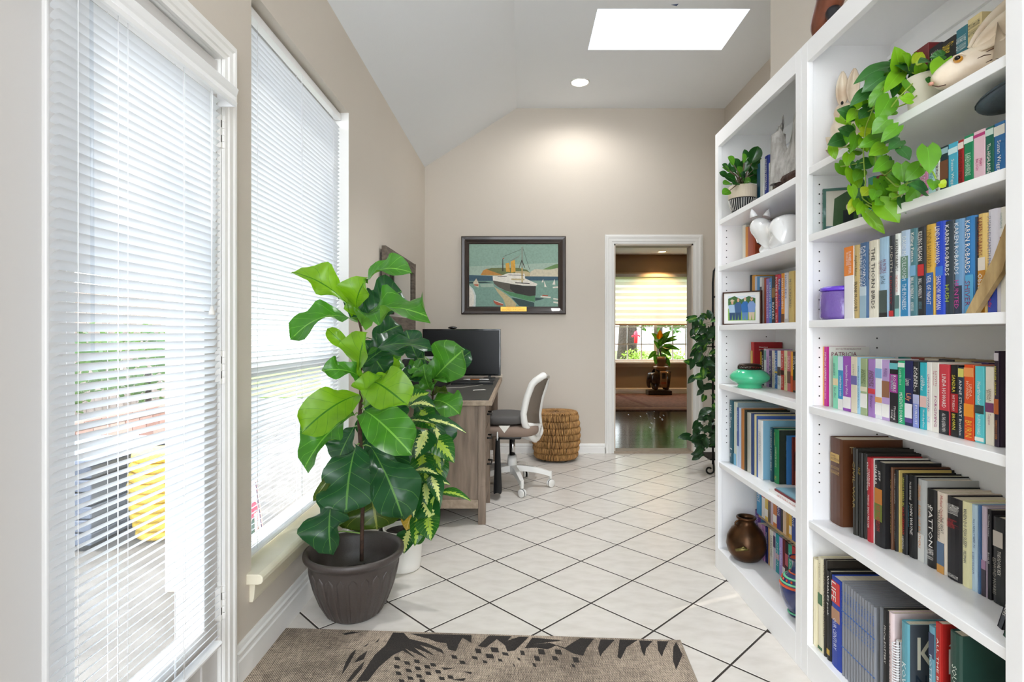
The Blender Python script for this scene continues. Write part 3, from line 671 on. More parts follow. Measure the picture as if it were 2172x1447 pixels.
add(p7(790), p7(842), q7(390), '#15171d', 'black hardcover with yellow and red capitals', h=True, d=.17, x=1.09, t=[("WHO'S WHO IN", .6, .96, '#dfe06a', .3, .75), ('NAZI GERMANY', .24, .58, '#c9302c', .3, .75), ('ROBERT WISTRICH', .06, .22, W_, .2, .6)])
add(p7(850), p7(915), q7(402), '#141417', 'black hardcover with a very bold white name', h=True, d=.17, x=1.095, t=[('JOHN WAYNE', .28, .66, W_, .25, .75), ('PILAR WAYNE', .7, .92, W_, .3, .55), ('MY LIFE WITH THE DUKE', .36, .62, '#58a9c4', .12, .22)])
add(p7(924), p7(1000), q7(432), '#b9bcbb', 'grey photographic hardcover with orange capitals', h=True, d=.17, x=1.1, t=[('STEPHEN AMBROSE', .74, .93, '#d98d3a', .2, .5), ('BAND OF BROTHERS', .16, .68, '#d98d3a', .25, .5)], b=[(0, .34, '#dcdcd8')])
add(p7(1004), p7(1076), q7(512), '#1b1a1c', 'worn black hardcover with large white serif title', h=True, d=.17, x=1.1, t=[('THE', .74, .8, W_, .2, .7), ('PATTON', .26, .78, W_, .35, .8), ('PAPERS', .16, .24, W_, .15, .9), ('1885-1940', .1, .14, W_, .1, .9)])
add(p7(1084), p7(1160), q7(535), '#e6d9c8', 'cream illustrated hardcover with red and black title', h=True, d=.17, x=1.1, t=[('Michael Crichton', .64, .96, '#b3332c', .5, .8), ('THE GREAT', .5, .7, '#2b2724', .55, .85), ('TRAIN ROBBERY', .42, .78, '#2b2724', .2, .48)], b=[(.1, .38, '#5c7390'), (0, .1, '#d39a4a')])
add(p7(1164), p7(1280), q7(575), '#1d1b21', 'thick black hardcover with red script', h=True, d=.18, x=1.1, t=[('HERMAN', .86, .92, W_, .1, .95), ('WOUK', .8, .86, W_, .1, .9), ('War and', .68, .74, '#c63a3e', .1, .8), ('Remembrance', .63, .68, '#c63a3e', .1, .95), ('LITTLE BROWN', .03, .07, W_, .1, .9)])
add(p7(1286), p7(1358), q7(612), '#eee9b8', 'pale yellow hardcover with navy lettering', h=True, d=.16, x=1.102, t=[('WHEN DO FISH SLEEP?', .46, .92, '#2f3a55', .35, .7), ('FELDMAN', .28, .42, '#2f3a55', .35, .65)])
add(p7(1362), p7(1418), q7(640), '#c3def0', 'pale blue hardcover with navy lettering', h=True, d=.16, x=1.104, t=[('ALL I REALLY NEED TO', .5, .84, '#3d5f94', .45, .75), ('ROBERT FULGHUM', .2, .45, '#3d5f94', .3, .6)])
add(p7(1420), p7(1442), q7(650), '#4d76a8', 'thin blue patterned hardcover', h=True, d=.16, x=1.105)
add(p7(1444), p7(1495), q7(655), '#cdbfd0', 'mauve hardcover darkening towards the foot', h=True, d=.16, x=1.106, b=[(0, .3, '#3a3240'), (.3, .4, '#a884a4')])
add(p7(1500), p7(1530), q7(685), '#1a1a22', 'thin black paperback', d=.15, x=1.106, t=[('Tom Ewing Pottery', .7, .95, '#dfdce0', .3, .7), ('Book III', .4, .52, '#dfdce0', .3, .7)])
add(p7(1533), p7(1640), q7(735), '#26282a', 'thick dark hardcover with a small portrait', h=True, d=.16, x=1.106, t=[('THEODORE REX', .34, .62, '#e8e4da', .5, .75), ('EDMUND MORRIS', .1, .52, '#9a968c', .15, .4)], b=[(.66, .84, '#c9c0b6')])
shelf_row(ZS2[4], R, 'on the brown dictionary shelf', 'hardcovers on the brown dictionary shelf')
# --- near bookcase, bottom shelf
def p8(a): return 1690 + a / 4.506
def q8(a): return 1150 + a / 4.506
R = []
zb = ZS2[5]
add(p8(128), p8(190), q8(125), '#efe6c3', 'cream hardcover at the end', h=True, d=.2, x=.982)
add(p8(196), p8(248), q8(135), '#f0e8c8', 'cream hardcover with a green leaf', h=True, d=.2, x=.982, t=[('Vegetable Cookery', .62, .95, '#a99c64', .3, .6)], b=[(.5, .62, '#3f6f45'), (.02, .05, '#3f6f45')])
add(p8(250), p8(276), q8(160), '#2b2620', 'thin black hardcover with brown lettering', h=True, d=.2, x=.982, t=[('THE ART OF ROBERT BATEMAN', .2, .95, '#8a7a62')])
add(p8(282), p8(316), q8(262), '#17171a', 'narrow black hardcover, bold white name', h=True, d=.2, x=.982, t=[('WHALES peak', .5, .95, W_, .2, .8)], b=[(.06, .12, '#c7a23c')])
add(p8(320), p8(424), q8(310), '#1d3fa8', 'royal blue hardcover with a red label', h=True, d=.2, x=.982, t=[('LIFE', .74, .95, W_, .15, .55), ('OUR CENTURY', .2, .55, '#dfe6f6', .3, .6)], b=[(.72, .96, '#d8322c'), (.52, .66, '#b98a6a')])
u = 426; i = 0
for k in range(12):
    wdt = 27
    add(p8(u), p8(u + wdt - 3), q8(368 + k * 22), '#8a8d94', 'grey ribbed volume of the matching set', h=True, d=.2, x=.982, t=[('TIME CAPSULE', .55, .92, '#3b6fc0', .25, .75)], b=[(.3, .31, '#3b6fc0'), (.68, .69, '#3b6fc0')]); u += wdt
shift = u
add(p8(785), p8(815), q8(610), '#6f7278', 'darker grey volume ending the matching set', h=True, d=.2, x=.982)
add(p8(818), p8(868), q8(632), '#18181b', 'black hardcover with white pottery lettering', h=True, d=.2, x=.982, t=[('McCoy POTTERY', .52, .86, W_, .3, .7), ('Hanson Nissen', .1, .3, W_, .3, .7)])
add(p8(872), p8(915), q8(655), '#e6d2d2', 'pale pink hardcover', h=True, d=.2, x=.982, t=[('ROSEVILLE ART POTTERY', .3, .9, '#6a5a60', .3, .6)])
add(p8(990), p8(1060), q8(740), '#5f9fae', 'blue-green hardcover with a dark front cover', h=True, d=.2, x=.982, c='#464c53', t=[('KOVELS', .35, .66, '#e4f0ee', .25, .8), ('NEW DICTIONARY', .02, .3, '#2f4f58', .3, .7)], ct=[('KO', .12, .7, .62, .9, '#ded9c4'), ('NEW', .1, .6, .46, .58, '#1f2c3c'), ('OF', .5, .75, .3, .42, '#1f2c3c')])
add(p8(1252), p8(1322), q8(780), '#6ba1b4', 'slate blue hardcover with thin lettering', h=True, d=.2, x=.982, t=[('POTTERY MARKS', .3, .8, '#dbe9ec', .3, .6)], b=[(.78, .95, '#3c4a66')])
add(p8(1326), p8(1372), q8(755), '#b52a25', 'red paperback with white capitals', d=.19, x=.982, c='#a8231f', t=[('ALL THE BIRDS', .5, .9, W_, .35, .75), ('OF NORTH AMERICA', .2, .48, '#f0e2c0', .35, .7)], b=[(0, .2, '#e8e4d8')], ct=[('A', .1, .5, .86, .97, W_), ('B', .1, .55, .68, .84, W_), ('OF', .15, .45, .6, .66, '#e0c060')])
add(p8(1450), p8(1560), q8(830), '#27483f', 'wide dark green hardcover', h=True, d=.2, x=.982, c='#24443b', t=[('SOUTH TEXAS', .45, .8, '#dfe6dc', .35, .75)])
shelf_row(zb, R, 'on the near bottom shelf', 'large books on the near bottom shelf')
# --- near bookcase, paperbacks on the philodendron shelf
def p2(a): return 1690 + a / 4.506
def q2(a): return 220 + a / 4.506
R = []
add(p2(680), p2(735), q2(715), '#2f9a84', 'teal paperback half hidden by vine leaves')
add(p2(755), p2(805), q2(700), '#7c2231', 'dark red paperback half hidden by vine leaves')
add(p2(900), p2(960), q2(680), '#e2c04a', 'yellow paperback half hidden by vine leaves')
add(p2(962), p2(1030), q2(655), '#ece4dc', 'white paperback half hidden by vine leaves')
add(p2(1032), p2(1090), q2(620), '#c9a8c4', 'mauve paperback half hidden by vine leaves')
add(p2(1092), p2(1156), q2(585), '#e8e2da', 'off-white paperback half hidden by vine leaves')
add(p2(1158), p2(1252), q2(545), '#dd8db4', 'pink paperback with white lettering', t=[('MACOMBER', .2, .7, W_)])
add(p2(1255), p2(1322), q2(520), '#bfe0e2', 'pale aqua paperback', t=[('INN BRO', .2, .6, '#4a93a0')])
add(p2(1324), p2(1364), q2(478), '#ecebe6', 'narrow white paperback with black capitals', t=[('SPRING FEVER', .1, .8, '#2c2c2c')])
add(p2(1368), p2(1444), q2(425), '#20343f', 'dark paperback with a horse picture', b=[(.3, .7, '#7b4a33'), (.84, .96, '#9fc0c8')])
add(p2(1447), p2(1536), q2(395), '#4fb2d2', 'sky blue paperback with white script', t=[('Susan Wiggs', .1, .66, W_, .3, .7)], b=[(.78, .9, '#d6ecf2')])
add(p2(1540), p2(1592), q2(360), '#a81d22', 'narrow red paperback', t=[('HIDDEN FIRES', .1, .78, '#5e0f14')], b=[(.82, .95, '#f0e0d8')])
add(p2(1597), p2(1685), q2(320), '#1c8a5c', 'green paperback with white lettering', t=[('KAREN HAWKINS', .2, .64, '#cfeadc')], b=[(.85, .95, '#e9f4ee')])
add(p2(1688), p2(1798), q2(280), '#efc9d6', 'pale pink paperback with rose lettering', t=[('MARY', .3, .45, '#c2347c', .55, .8), ('BALOGH', .24, .46, '#c2347c', .25, .5)], b=[(.88, .94, '#c2347c')])
add(p2(1802), p2(1880), q2(240), '#176a58', 'dark green paperback with white script', t=[('The HIGHLANDER', .06, .68, W_, .25, .7)], b=[(.84, .96, '#d4e6de')])
add(p2(1884), p2(1990), q2(200), '#2a6fae', 'blue paperback with white script', t=[('Susan Wiggs', .1, .66, W_, .25, .7)], b=[(.76, .94, '#e9e6dc')])
shelf_row(ZS2[1], R, 'on the trailing vine shelf', 'paperbacks on the trailing vine shelf', xs=1.005, dep=.11)
# --- near bookcase, top shelf
R = []
def p1c(a): return 1690 + a / 4.255
def q1(a): return a / 4.255
add(p1c(1050), p1c(1190), q1(480), '#6d1a20', 'dark red paperback', d=.13, t=[('THE', .84, .9, '#e0594a', .2, .8)])
add(p1c(1195), p1c(1300), q1(450), '#1d1a22', 'black paperback with white capitals', d=.13, t=[('MAN', .8, .92, W_, .1, .9)])
add(p1c(1305), p1c(1432), q1(395), '#17161a', 'black paperback with a yellow italic name', d=.13, t=[('Shirer', .80, .93, '#e3c33e', .08, .92)], b=[(.62, .7, '#b9342f')])
add(p1c(1437), p1c(1536), q1(285), '#2f7383', 'teal paperback with white capitals', d=.13, t=[('ROBERT', .8, .88, '#e6f0f0', .05, .95), ('LUDLUM', .7, .78, '#e6f0f0', .05, .95)])
add(p1c(1540), p1c(1665), q1(190), '#dcc996', 'buff paperback with black capitals', d=.13, t=[('CLIFFORD', .86, .93, '#2d2617', .08, .92), ('DOWDEY', .77, .84, '#2d2617', .08, .92)], b=[(.4, .68, '#2b3646')])
shelf_row(ZS2[0], R, 'on the lying hare shelf', 'paperbacks on the top shelf', xs=1.06, dep=.13)
# ================================================================ far bookcase: books
LIM1 = (YA1 - .033, YM + .034)
def pa(a): return 1510 + a / 4.99
def qa(a): return 230 + a / 4.99
R = []
add(pa(475), pa(509), qa(600), '#1d5a73', 'dark teal paperback', x=1.075)
add(pa(511), pa(549), qa(545), '#e9ebe8', 'white paperback', x=1.075)
add(pa(551), pa(597), qa(520), '#26368f', 'royal blue hardcover with white capitals', x=1.075, h=True, d=.15, t=[('ANDREW PETERSON', .35, .95, W_, .2, .7), ('First', .08, .25, W_, .2, .8)])
add(pa(600), pa(638), qa(585), '#e2e2dc', 'white paperback with faded lettering', x=1.075, t=[('LIVING ALONE', .2, .8, '#9a9a98')])
add(pa(641), pa(688), qa(640), '#4d4232', 'brown paperback half hidden by driftwood', x=1.075)
add(pa(690), pa(730), qa(630), '#2f7a84', 'teal paperback with white capitals', x=1.075, t=[('ARROW', .55, .9, W_, .2, .8)])
shelf_row(ZS1[0], R, 'on the driftwood shelf', 'books on the driftwood shelf', dep=.12, lim=LIM1)
def pb(a): return 1510 + a / 6.29
def qb(a): return 470 + a / 6.29
R = []
add(pb(398), pb(440), qb(62), '#e8e2d2', 'cream hardcover', x=1.07, h=True, d=.16)
add(pb(441), pb(464), qb(80), '#e39a4c', 'thin orange hardcover', x=1.07, h=True, d=.16)
add(pb(466), pb(560), qb(85), '#a84a2a', 'rust red hardcover', x=1.07, h=True, d=.16)
add(pb(690), pb(790), qb(40), '#5f8fb4', 'pale blue paperback top behind the cat', x=1.135)
add(pb(800), pb(900), qb(30), '#2d3238', 'dark paperback top behind the cat', x=1.135)
add(pb(930), pb(1110), qb(-8), '#8c7fc0', 'violet paperback top behind the cat', x=1.135)
shelf_row(ZS1[1], R, 'on the white cat shelf', 'books behind the white cat', dep=.12, lim=LIM1)
R = []
add(pb(442), pb(488), qb(735), '#3a3f4a', 'dark grey hardcover with a black label', h=True, d=.15, b=[(.35, .5, '#1a1c20')])
add(pb(490), pb(523), qb(720), '#202226', 'narrow black hardcover', h=True, d=.15)
add(pb(525), pb(570), qb(722), '#e3a23c', 'amber hardcover', h=True, d=.15)
add(pb(572), pb(600), qb(735), '#cfd6e4', 'pale blue-grey paperback', d=.13)
add(pb(602), pb(634), qb(740), '#4f9ad0', 'azure paperback', d=.13)
add(pb(638), pb(664), qb(748), '#ecebe8', 'white paperback with black bars', d=.13, b=[(.5, .8, '#3c3c40')])
add(pb(666), pb(686), qb(750), '#bdb6ae', 'thin grey paperback', d=.13)
add(pb(688), pb(720), qb(757), '#a2452c', 'brick red hardcover', h=True, d=.15)
add(pb(724), pb(762), qb(765), '#8f77c0', 'violet paperback with white lettering', d=.13, t=[('BREATHING ROOM', .15, .85, '#e2daf2')])
add(pb(765), pb(795), qb(757), '#3f83c4', 'blue paperback with white lettering', d=.13, t=[('DREAMING OF YOU', .15, .9, W_)])
add(pb(797), pb(842), qb(728), '#2a2622', 'black paperback with gold flecks', d=.13, b=[(.55, .75, '#8b6a35')], t=[('RIVERS', .1, .45, W_)])
add(pb(845), pb(882), qb(712), '#c9232f', 'scarlet paperback with white capitals', d=.13, t=[('BOURNE IDENTITY', .3, .95, W_), ('LUDLUM', .05, .22, W_)])
add(pb(884), pb(920), qb(712), '#27418f', 'navy paperback with red and white lettering', d=.13, t=[('Eric', .7, .9, W_), ('ATTACK', .35, .6, '#d2444c')], b=[(.92, 1, '#d63b60')])
add(pb(924), pb(964), qb(696), '#ec9a2c', 'bright orange paperback with white capitals', d=.13, t=[('MAN SEARCHING', .3, .9, W_)], b=[(.04, .2, '#7a4a20')])
add(pb(968), pb(1008), qb(690), '#e9e6ea', 'white paperback with blue capitals', d=.13, t=[('HOMO DEUS', .5, .95, '#2b3c93')], b=[(.0, .1, '#c9c5c8')])
add(pb(1012), pb(1084), qb(672), '#dcc27a', 'straw yellow hardcover with grey capitals', h=True, d=.15, t=[('MOCKINGBIRD', .3, .85, '#7c7a72', .3, .7)])
add(pb(1086), pb(1116), qb(665), '#caa65c', 'tan hardcover at the stile', h=True, d=.15)
R = [(a, b_, c_, d_, e_, dict(o, x=1.12)) for a, b_, c_, d_, e_, o in R]
shelf_row(ZS1[2], R, 'on the framed photo shelf', 'books on the framed photo shelf', lim=LIM1)
def pc(a): return 1510 + a / 8.04
def qc(a): return 680 + a / 8.04
R = []
add(pc(655), pc(700), qc(368), '#b52a24', 'tall red cookbook with a red front cover', h=True, d=.14, x=1.1, c='#9c1620', b=[(.5, .8, '#c9a24a')], ct=[('Winning blends', .2, .5, .86, .9, W_), ('soups stews and', .2, .5, .8, .84, W_), ('breads', .25, .45, .74, .78, W_)])
add(pc(805), pc(846), qc(500), '#1b1b1d', 'black paperback with a yellow panel', x=1.135, b=[(.45, .95, '#d8b93a')])
add(pc(848), pc(884), qc(508), '#1a1a1e', 'black paperback with white capitals', x=1.135, t=[('LAWRENCE', .2, .85, W_)])
add(pc(886), pc(924), qc(478), '#d4dad8', 'pale grey-green paperback', x=1.13, b=[(.7, .95, '#6f9a96')])
add(pc(926), pc(970), qc(490), '#c79fd0', 'lilac paperback', x=1.13, t=[('HEARTS AFLAME', .25, .8, '#8d5f9c')])
add(pc(973), pc(1018), qc(512), '#3a2f66', 'indigo paperback with white lettering', x=1.13, t=[('A KNIGHT IN', .45, .85, W_), ('SHINING', .1, .4, W_)])
add(pc(1021), pc(1066), qc(510), '#e2d8c8', 'ivory paperback', x=1.13, t=[('SPRING', .3, .8, '#a89a80')])
add(pc(1069), pc(1112), qc(508), '#2f68b8', 'blue paperback with white capitals', x=1.13, t=[('LISA ADAMS', .45, .92, W_), ('BEYOND', .1, .38, '#dfe8f4')], b=[(.4, .45, '#e0c04c')])
add(pc(1115), pc(1170), qc(512), '#e8e8e6', 'white paperback with a dark picture', x=1.13, b=[(.35, .58, '#5c4a44')], t=[('LINDSEY', .1, .3, '#8a8a8a')])
add(pc(1173), pc(1226), qc(512), '#c8312b', 'vermilion paperback with white lettering', x=1.13, t=[('Jeff Shaara', .55, .92, W_), ('CHANCELLOR', .06, .35, '#f3d2c8')], b=[(.38, .5, '#4a1f1c')])
add(pc(1229), pc(1280), qc(510), '#eadfb4', 'pale yellow paperback', x=1.13, t=[('THE SHELL', .5, .85, '#a8944c'), ('SEEKERS', .15, .4, '#a8944c')])
add(pc(1283), pc(1340), qc(525), '#d4707c', 'coral pink paperback with a picture', x=1.13, b=[(.2, .5, '#7a4f48')], t=[('DELINSKY', .55, .88, '#f6e2e0')])
add(pc(1342), pc(1378), qc(530), '#f0a62e', 'yellow-orange paperback', x=1.13, b=[(.0, .4, '#d4552c')])
add(pc(1380), pc(1432), qc(530), '#1c1c20', 'black paperback with large white capitals', x=1.13, t=[('CLIVE', .7, .9, W_, .55, .9), ('CUSSLER', .55, .9, W_, .1, .5)], b=[(.05, .3, '#a8442c')])
shelf_row(ZS1[3], R, 'on the green bowl shelf', 'paperbacks on the green bowl shelf', dep=.108, lim=LIM1)
def pd(a): return 1510 + a / 5.79
def qd(a): return 830 + a / 5.79
R = []
add(pd(210), pd(253), qd(105), '#1f5566', 'tall dark teal hardcover with white lettering', x=1.014, h=True, t=[('1001', .8, .92, W_, .2, .8), ('Yucca', .56, .74, W_, .2, .8), ('ART', .1, .16, W_, .2, .8)], b=[(.22, .24, '#cfd8d8')])
add(pd(256), pd(300), qd(125), '#cfd3c4', 'tall cream hardcover with a pale blue foot', x=1.018, h=True, b=[(0, .18, '#6fb3d4')], c='#8fa6b0')
add(pd(304), pd(329), qd(198), '#2f4f9c', 'thin blue paperback fading to white', x=1.02, t=[('SEAHOUSE', .6, .95, '#9ab4e0')], b=[(0, .35, '#c9d8ec')])
add(pd(331), pd(350), qd(200), '#c3d3e8', 'thin white and blue paperback', x=1.02)
add(pd(352), pd(384), qd(210), '#b5763a', 'tan hardcover', x=1.02, h=True)
add(pd(386), pd(420), qd(225), '#1f2a22', 'black-green hardcover', x=1.022, h=True)
add(pd(424), pd(466), qd(255), '#b9b7aa', 'stone grey hardcover', x=1.024, h=True)
add(pd(469), pd(508), qd(268), '#2c4378', 'navy hardcover', x=1.026, h=True)
add(pd(511), pd(540), qd(280), '#d9cf9e', 'pale straw hardcover', x=1.028, h=True)
add(pd(542), pd(562), qd(300), '#3a5fa8', 'thin blue patterned paperback', x=1.03)
add(pd(564), pd(612), qd(345), '#f0f0ee', 'white paperback with a pale blue front cover', x=1.031, c='#7fb4cf', t=[('LANDSCAPE PHOTOGRAPHY', .3, .8, '#b8bcc0')])
add(pd(718), pd(740), qd(440), '#16424f', 'thin dark teal paperback with white capitals', x=1.06, t=[('1001 MOST LOVED BIBLE', .2, .95, W_)])
add(pd(742), pd(808), qd(455), '#14854a', 'bright green hardcover with yellow lettering', x=1.065, h=True, d=.16, c='#18261e', t=[('NEW COMPLETE', .7, .94, '#e6e6a8', .2, .45), ('COMPLETE GUIDE', .3, .68, '#eef0d0', .45, .75), ('AMY', .06, .14, '#d8d86a', .2, .8)])
add(pd(852), pd(912), qd(520), '#2f74b8', 'blue hardcover with a pale crest', x=1.1, h=True, d=.14, t=[('AMERICAN', .7, .88, '#e3e9ee', .15, .5), ('HOUSE', .55, .85, '#e3e9ee', .5, .85)])
add(pd(916), pd(985), qd(540), '#6a241f', 'maroon leather hardcover with gilt lines', x=1.12, h=True, d=.12, t=[('THE NEW', .55, .75, '#b98d3e', .3, .6), ('LEXICON', .35, .5, '#b98d3e', .3, .6)])
add(pd(988), pd(1026), qd(555), '#c4654a', 'salmon hardcover at the stile', x=1.13, h=True, d=.11, b=[(.3, .7, '#3a2f2c')])
shelf_row(ZS1[4], R, 'on the tall art book shelf', 'books on the tall art book shelf', dep=.2, lim=LIM1)
def pe(a): return 1510 + a / 4.825
def qe(a): return 1030 + a / 4.825
R = []
add(1600, 1611, qe(242), '#5a2f82', 'purple hardcover with a blue front cover', x=1.14, h=True, d=.1, c='#6fa0cc', t=[('SOLITUDE', .5, .9, '#d9c9ea')])
add(pe(473), pe(501), qe(380), '#d9b4c8', 'pale pink paperback', x=1.115)
add(pe(503), pe(540), qe(392), '#c98fc0', 'orchid paperback', x=1.118, t=[('BALOGH', .4, .85, '#f2e2ee')])
add(pe(542), pe(571), qe(412), '#2a3472', 'navy paperback', x=1.12, t=[('MEDEIROS', .4, .85, '#dfe2f0')])
add(pe(574), pe(590), qe(430), '#c79a6a', 'thin tan paperback', x=1.12)
add(pe(592), pe(625), qe(447), '#e9e5da', 'ivory paperback with grey capitals', x=1.12, t=[('LISA KLEYPAS', .3, .85, '#8a8478')])
add(pe(627), pe(650), qe(470), '#c9bfd0', 'pale violet paperback', x=1.12, b=[(.6, .9, '#5a4a6a')])
add(pe(652), pe(686), qe(487), '#2a9aa4', 'teal paperback', x=1.12, t=[('JOHNSON', .2, .8, '#d8eef0')], b=[(.35, .5, '#c9a0a8')])
add(pe(688), pe(720), qe(520), '#b09ad8', 'lavender paperback', x=1.12, t=[('QUINN', .3, .75, '#efeaf8')])
add(pe(722), pe(748), qe(545), '#6d2028', 'maroon paperback', x=1.12, b=[(.05, .3, '#e8e4e0')])
add(pe(750), pe(780), qe(570), '#2c2024', 'black and rose paperback', x=1.12, b=[(.4, .7, '#c0606c')])
add(pe(782), pe(816), qe(598), '#2fa88a', 'jade green paperback', x=1.12, t=[('JORDAN', .3, .8, '#e0f2ea')])
add(pe(818), pe(850), qe(615), '#b8343a', 'red paperback', x=1.12)
shelf_row(ZS1[5], R, 'in the lower rank by the jug', 'lower paperbacks by the brown jug', dep=.11, lim=LIM1)
R = []
zup = .303
for a0, a1, col, desc in ((458, 500, '#2a8fc0', 'cerulean'), (508, 541, '#e6e0d8', 'white and red'), (543, 572, '#d8b84a', 'mustard yellow'), (574, 598, '#6a5a4c', 'brown patterned'), (600, 625, '#c4b0bc', 'dusty mauve'), (627, 662, '#c8763a', 'orange and plum'), (665, 700, '#3a2f78', 'indigo'), (702, 722, '#2c2a30', 'black'), (725, 758, '#d8bfa4', 'peach'), (760, 788, '#b98a3a', 'ochre'), (790, 814, '#e2b53c', 'golden yellow'), (817, 850, '#2f4a98', 'deep blue')):
    add(pe(a0), pe(a1), qe(60), col, desc + ' paperback', x=1.118, b=[(.1, .3, '#eeeae4')] if a0 in (543, 627, 790) else [(.55, .8, '#b9403a')] if a0 in (508, 574) else [], t=[('ROMANCE', .35, .8, '#f0ece6')] if a0 in (665, 458, 817) else [])
R = [(a, b_, V0 + (H - .475) * F / (F * 1.118 / (a - U0)), d_, e_, o) for a, b_, c_, d_, e_, o in R]
# each sits on the rank below; carried on one thin board
bx('shelf_board', cm('#b99a6e'), 1.12, 1.225, 1.945, 2.6, .291, .3025, label='thin board laid over the lower paperbacks to carry the upper ones', cat='board')
shelf_row(ZS1[5], R, 'in the upper rank by the jug', 'upper paperbacks by the brown jug', dep=.105, lim=LIM1, z0=zup + .0005)
# ================================================================ shelf objects
def leanbox(name, c, size, rot, m, label, cat, group=None, txt=None, page=True):
    """slim book/booklet: size=(depth x, thickness y, height z), rotated by rot (Matrix) about its bottom centre c"""
    t = thing(name, c, label, cat, group); M = Matrix.Translation(c) @ rot
    dx, ty, hz = size
    MB().box(0, dx, -ty / 2, -ty / 2 + .0015, 0, hz, M=M).box(0, dx, ty / 2 - .0015, ty / 2, 0, hz, M=M).box(0, .0015, -ty / 2, ty / 2, 0, hz, M=M).build('cover', m, t)
    MB().box(.0016, dx - .002, -ty / 2 + .0016, ty / 2 - .0016, .001, hz - .001, M=M).build('pages', M_page, t)
    if txt:
        b = MB(); R3 = M.to_3x3()
        lettering(b, txt[0], M @ Vector((-.0008, 0, hz * .5)), R3 @ Vector((0, 0, -1)), R3 @ Vector((0, -1, 0)), hz * .7, ty * .55); b.build('spine_lettering', cm(txt[1]), t)
    return t
RX = lambda a: Matrix.Rotation(a, 4, 'X')
leanbox('magazine', Vector((1.02, 1.175, ZS2[4] + .001)), (.19, .012, .225), RX(math.radians(18)), cm('#3c4048'), 'ring-bound grey notebook leaning at the right end of the dictionary shelf', 'notebook', None, ('MARKS AND MONOGRAMS', '#d8d8d4'))
leanbox('magazine', Vector((1.0, 1.138, ZS2[4] + .001)), (.2, .012, .2), RX(math.radians(17)), cm('#1f4a38'), 'dark green booklet leaning rightmost on the dictionary shelf', 'booklet')
leanbox('magazine', Vector((.985, 1.15, ZS2[5] + .001)), (.2, .008, .235), RX(math.radians(20)), cm('#2d6a96'), 'blue magazine leaning at the right end of the near bottom shelf', 'magazine')
bx('card_box', cm('#e6d21f'), .985, 1.1, 1.168, 1.226, ZS2[5], ZS2[5] + .055, bevel=.003, label='small yellow box on the near bottom shelf before the green book', cat='box')
# spiral bound white booklet on the near bottom shelf
t = leanbox('spiral_book', Vector((.985, 1.442, ZS2[5] + .001)), (.2, .014, .24), Matrix.Identity(4), cm('#eeedf0'), 'white spiral-bound book on the near bottom shelf', 'book')
b = MB()
for k in range(34):
    z = ZS2[5] + .008 + k * .0068
    b.tube([Vector((.985 + .009 * math.cos(g) - .004, 1.442 + .009 * math.sin(g), z)) for g in [i * PI / 4 for i in range(8)]], .0012, 5, closed=True)
b.build('spiral_binding', cm('#f2f2f4'), t, kind='stuff')
# flat booklets, far bookcase
zf = ZS1[4]
t = thing('booklet', (1.03, 2.09, zf), 'white booklet with red capitals lying flat below the maroon book', 'booklet')
bx('cover', cm('#efeeea'), .985, 1.09, 1.935, 2.19, zf + .0005, zf + .011, t)
b = MB(); lettering(b, 'LETTERS HOME', (.984, 2.04, zf + .006), (0, -1, 0), (0, 0, 1), .16, .006); b.build('lettering', cm('#c04a44'), t)
t = thing('booklet', (1.05, 2.08, zf + .011), 'red and black magazine lying flat on the white booklet', 'magazine')
bx('cover', cm('#7d1e26'), .995, 1.09, 1.935, 2.165, zf + .0115, zf + .019, t)
bx('top_sheet', cm('#7fa9ba'), .998, 1.09, 1.937, 2.16, zf + .0192, zf + .0235, t)
# --- purple candle jar
c = Vector((1.026, 1.765, ZS2[2]))
t = thing('candle_jar', c, 'purple glass candle jar with a textured lid on the hardcover shelf', 'candle')
Mpur = mat('purple_glass', '#8f6cd0', .15, trans=.45, bump=(70, .6, .004), coat=.5)
MB().lathe([(.055, .0), (.061, .006), (.062, .012), (.062, .088), (.059, .09), (.056, .088), (.056, .012), (0, .01)], c, 40).build('jar', Mpur, t)
MB().lathe([(0, .011), (.0555, .011), (.0555, .052), (0, .052)], c, 32).build('wax', mat('lilac_wax', '#cdb3e6', .5), t)
MB().lathe([(0, .091), (.06, .091), (.0615, .096), (.06, .102), (.05, .106), (0, .107)], c, 40, wob=lambda g, i, k: 1 + (.012 * math.sin(g * 14) if 1 < i < 5 else 0)).build('lid', mat('purple_lid', '#6a3fd0', .2, bump=(90, .6, .004)), t)
# --- green glass bowl with bronze lid
c = Vector((1.036, 2.5, ZS1[3]))
t = thing('rose_bowl', c, 'squat jade green glass bowl with a pierced bronze lid', 'bowl')
Mjade = mat('jade_glass', '#3fbf8c', .12, var=(14, .5, '#6fdcae'), coat=.6)
MB().lathe([(0, 0), (.052, 0), (.054, .005), (.05, .014), (.06, .02), (.078, .03), (.0865, .043), (.085, .055), (.072, .07), (.056, .08), (.05, .083)], c, 48).build('bowl', Mjade, t)
Mbr = mat('dark_bronze', '#3a2a22', .35, metal=.7)
b = MB()
for k in range(22):
    for s in (1, -1):
        g0 = 2 * PI * k / 22; g1 = g0 + s * .28
        b.tube([c + Vector((.0495 * math.cos(g0), .0495 * math.sin(g0), .084)), c + Vector((.0505 * math.cos((g0 + g1) / 2), .0505 * math.sin((g0 + g1) / 2), .09)), c + Vector((.0495 * math.cos(g1), .0495 * math.sin(g1), .097))], .0012, 5)
b.build('lattice', Mbr, t, kind='stuff')
MB().lathe([(.048, .0825), (.051, .0825), (.051, .0855), (.048, .0855)], c, 40).build('lower_ring', Mbr, t)
MB().lathe([(0, .096), (.051, .096), (.051, .099), (.044, .106), (.02, .109), (0, .1095)], c, 40).build('lid', Mbr, t)
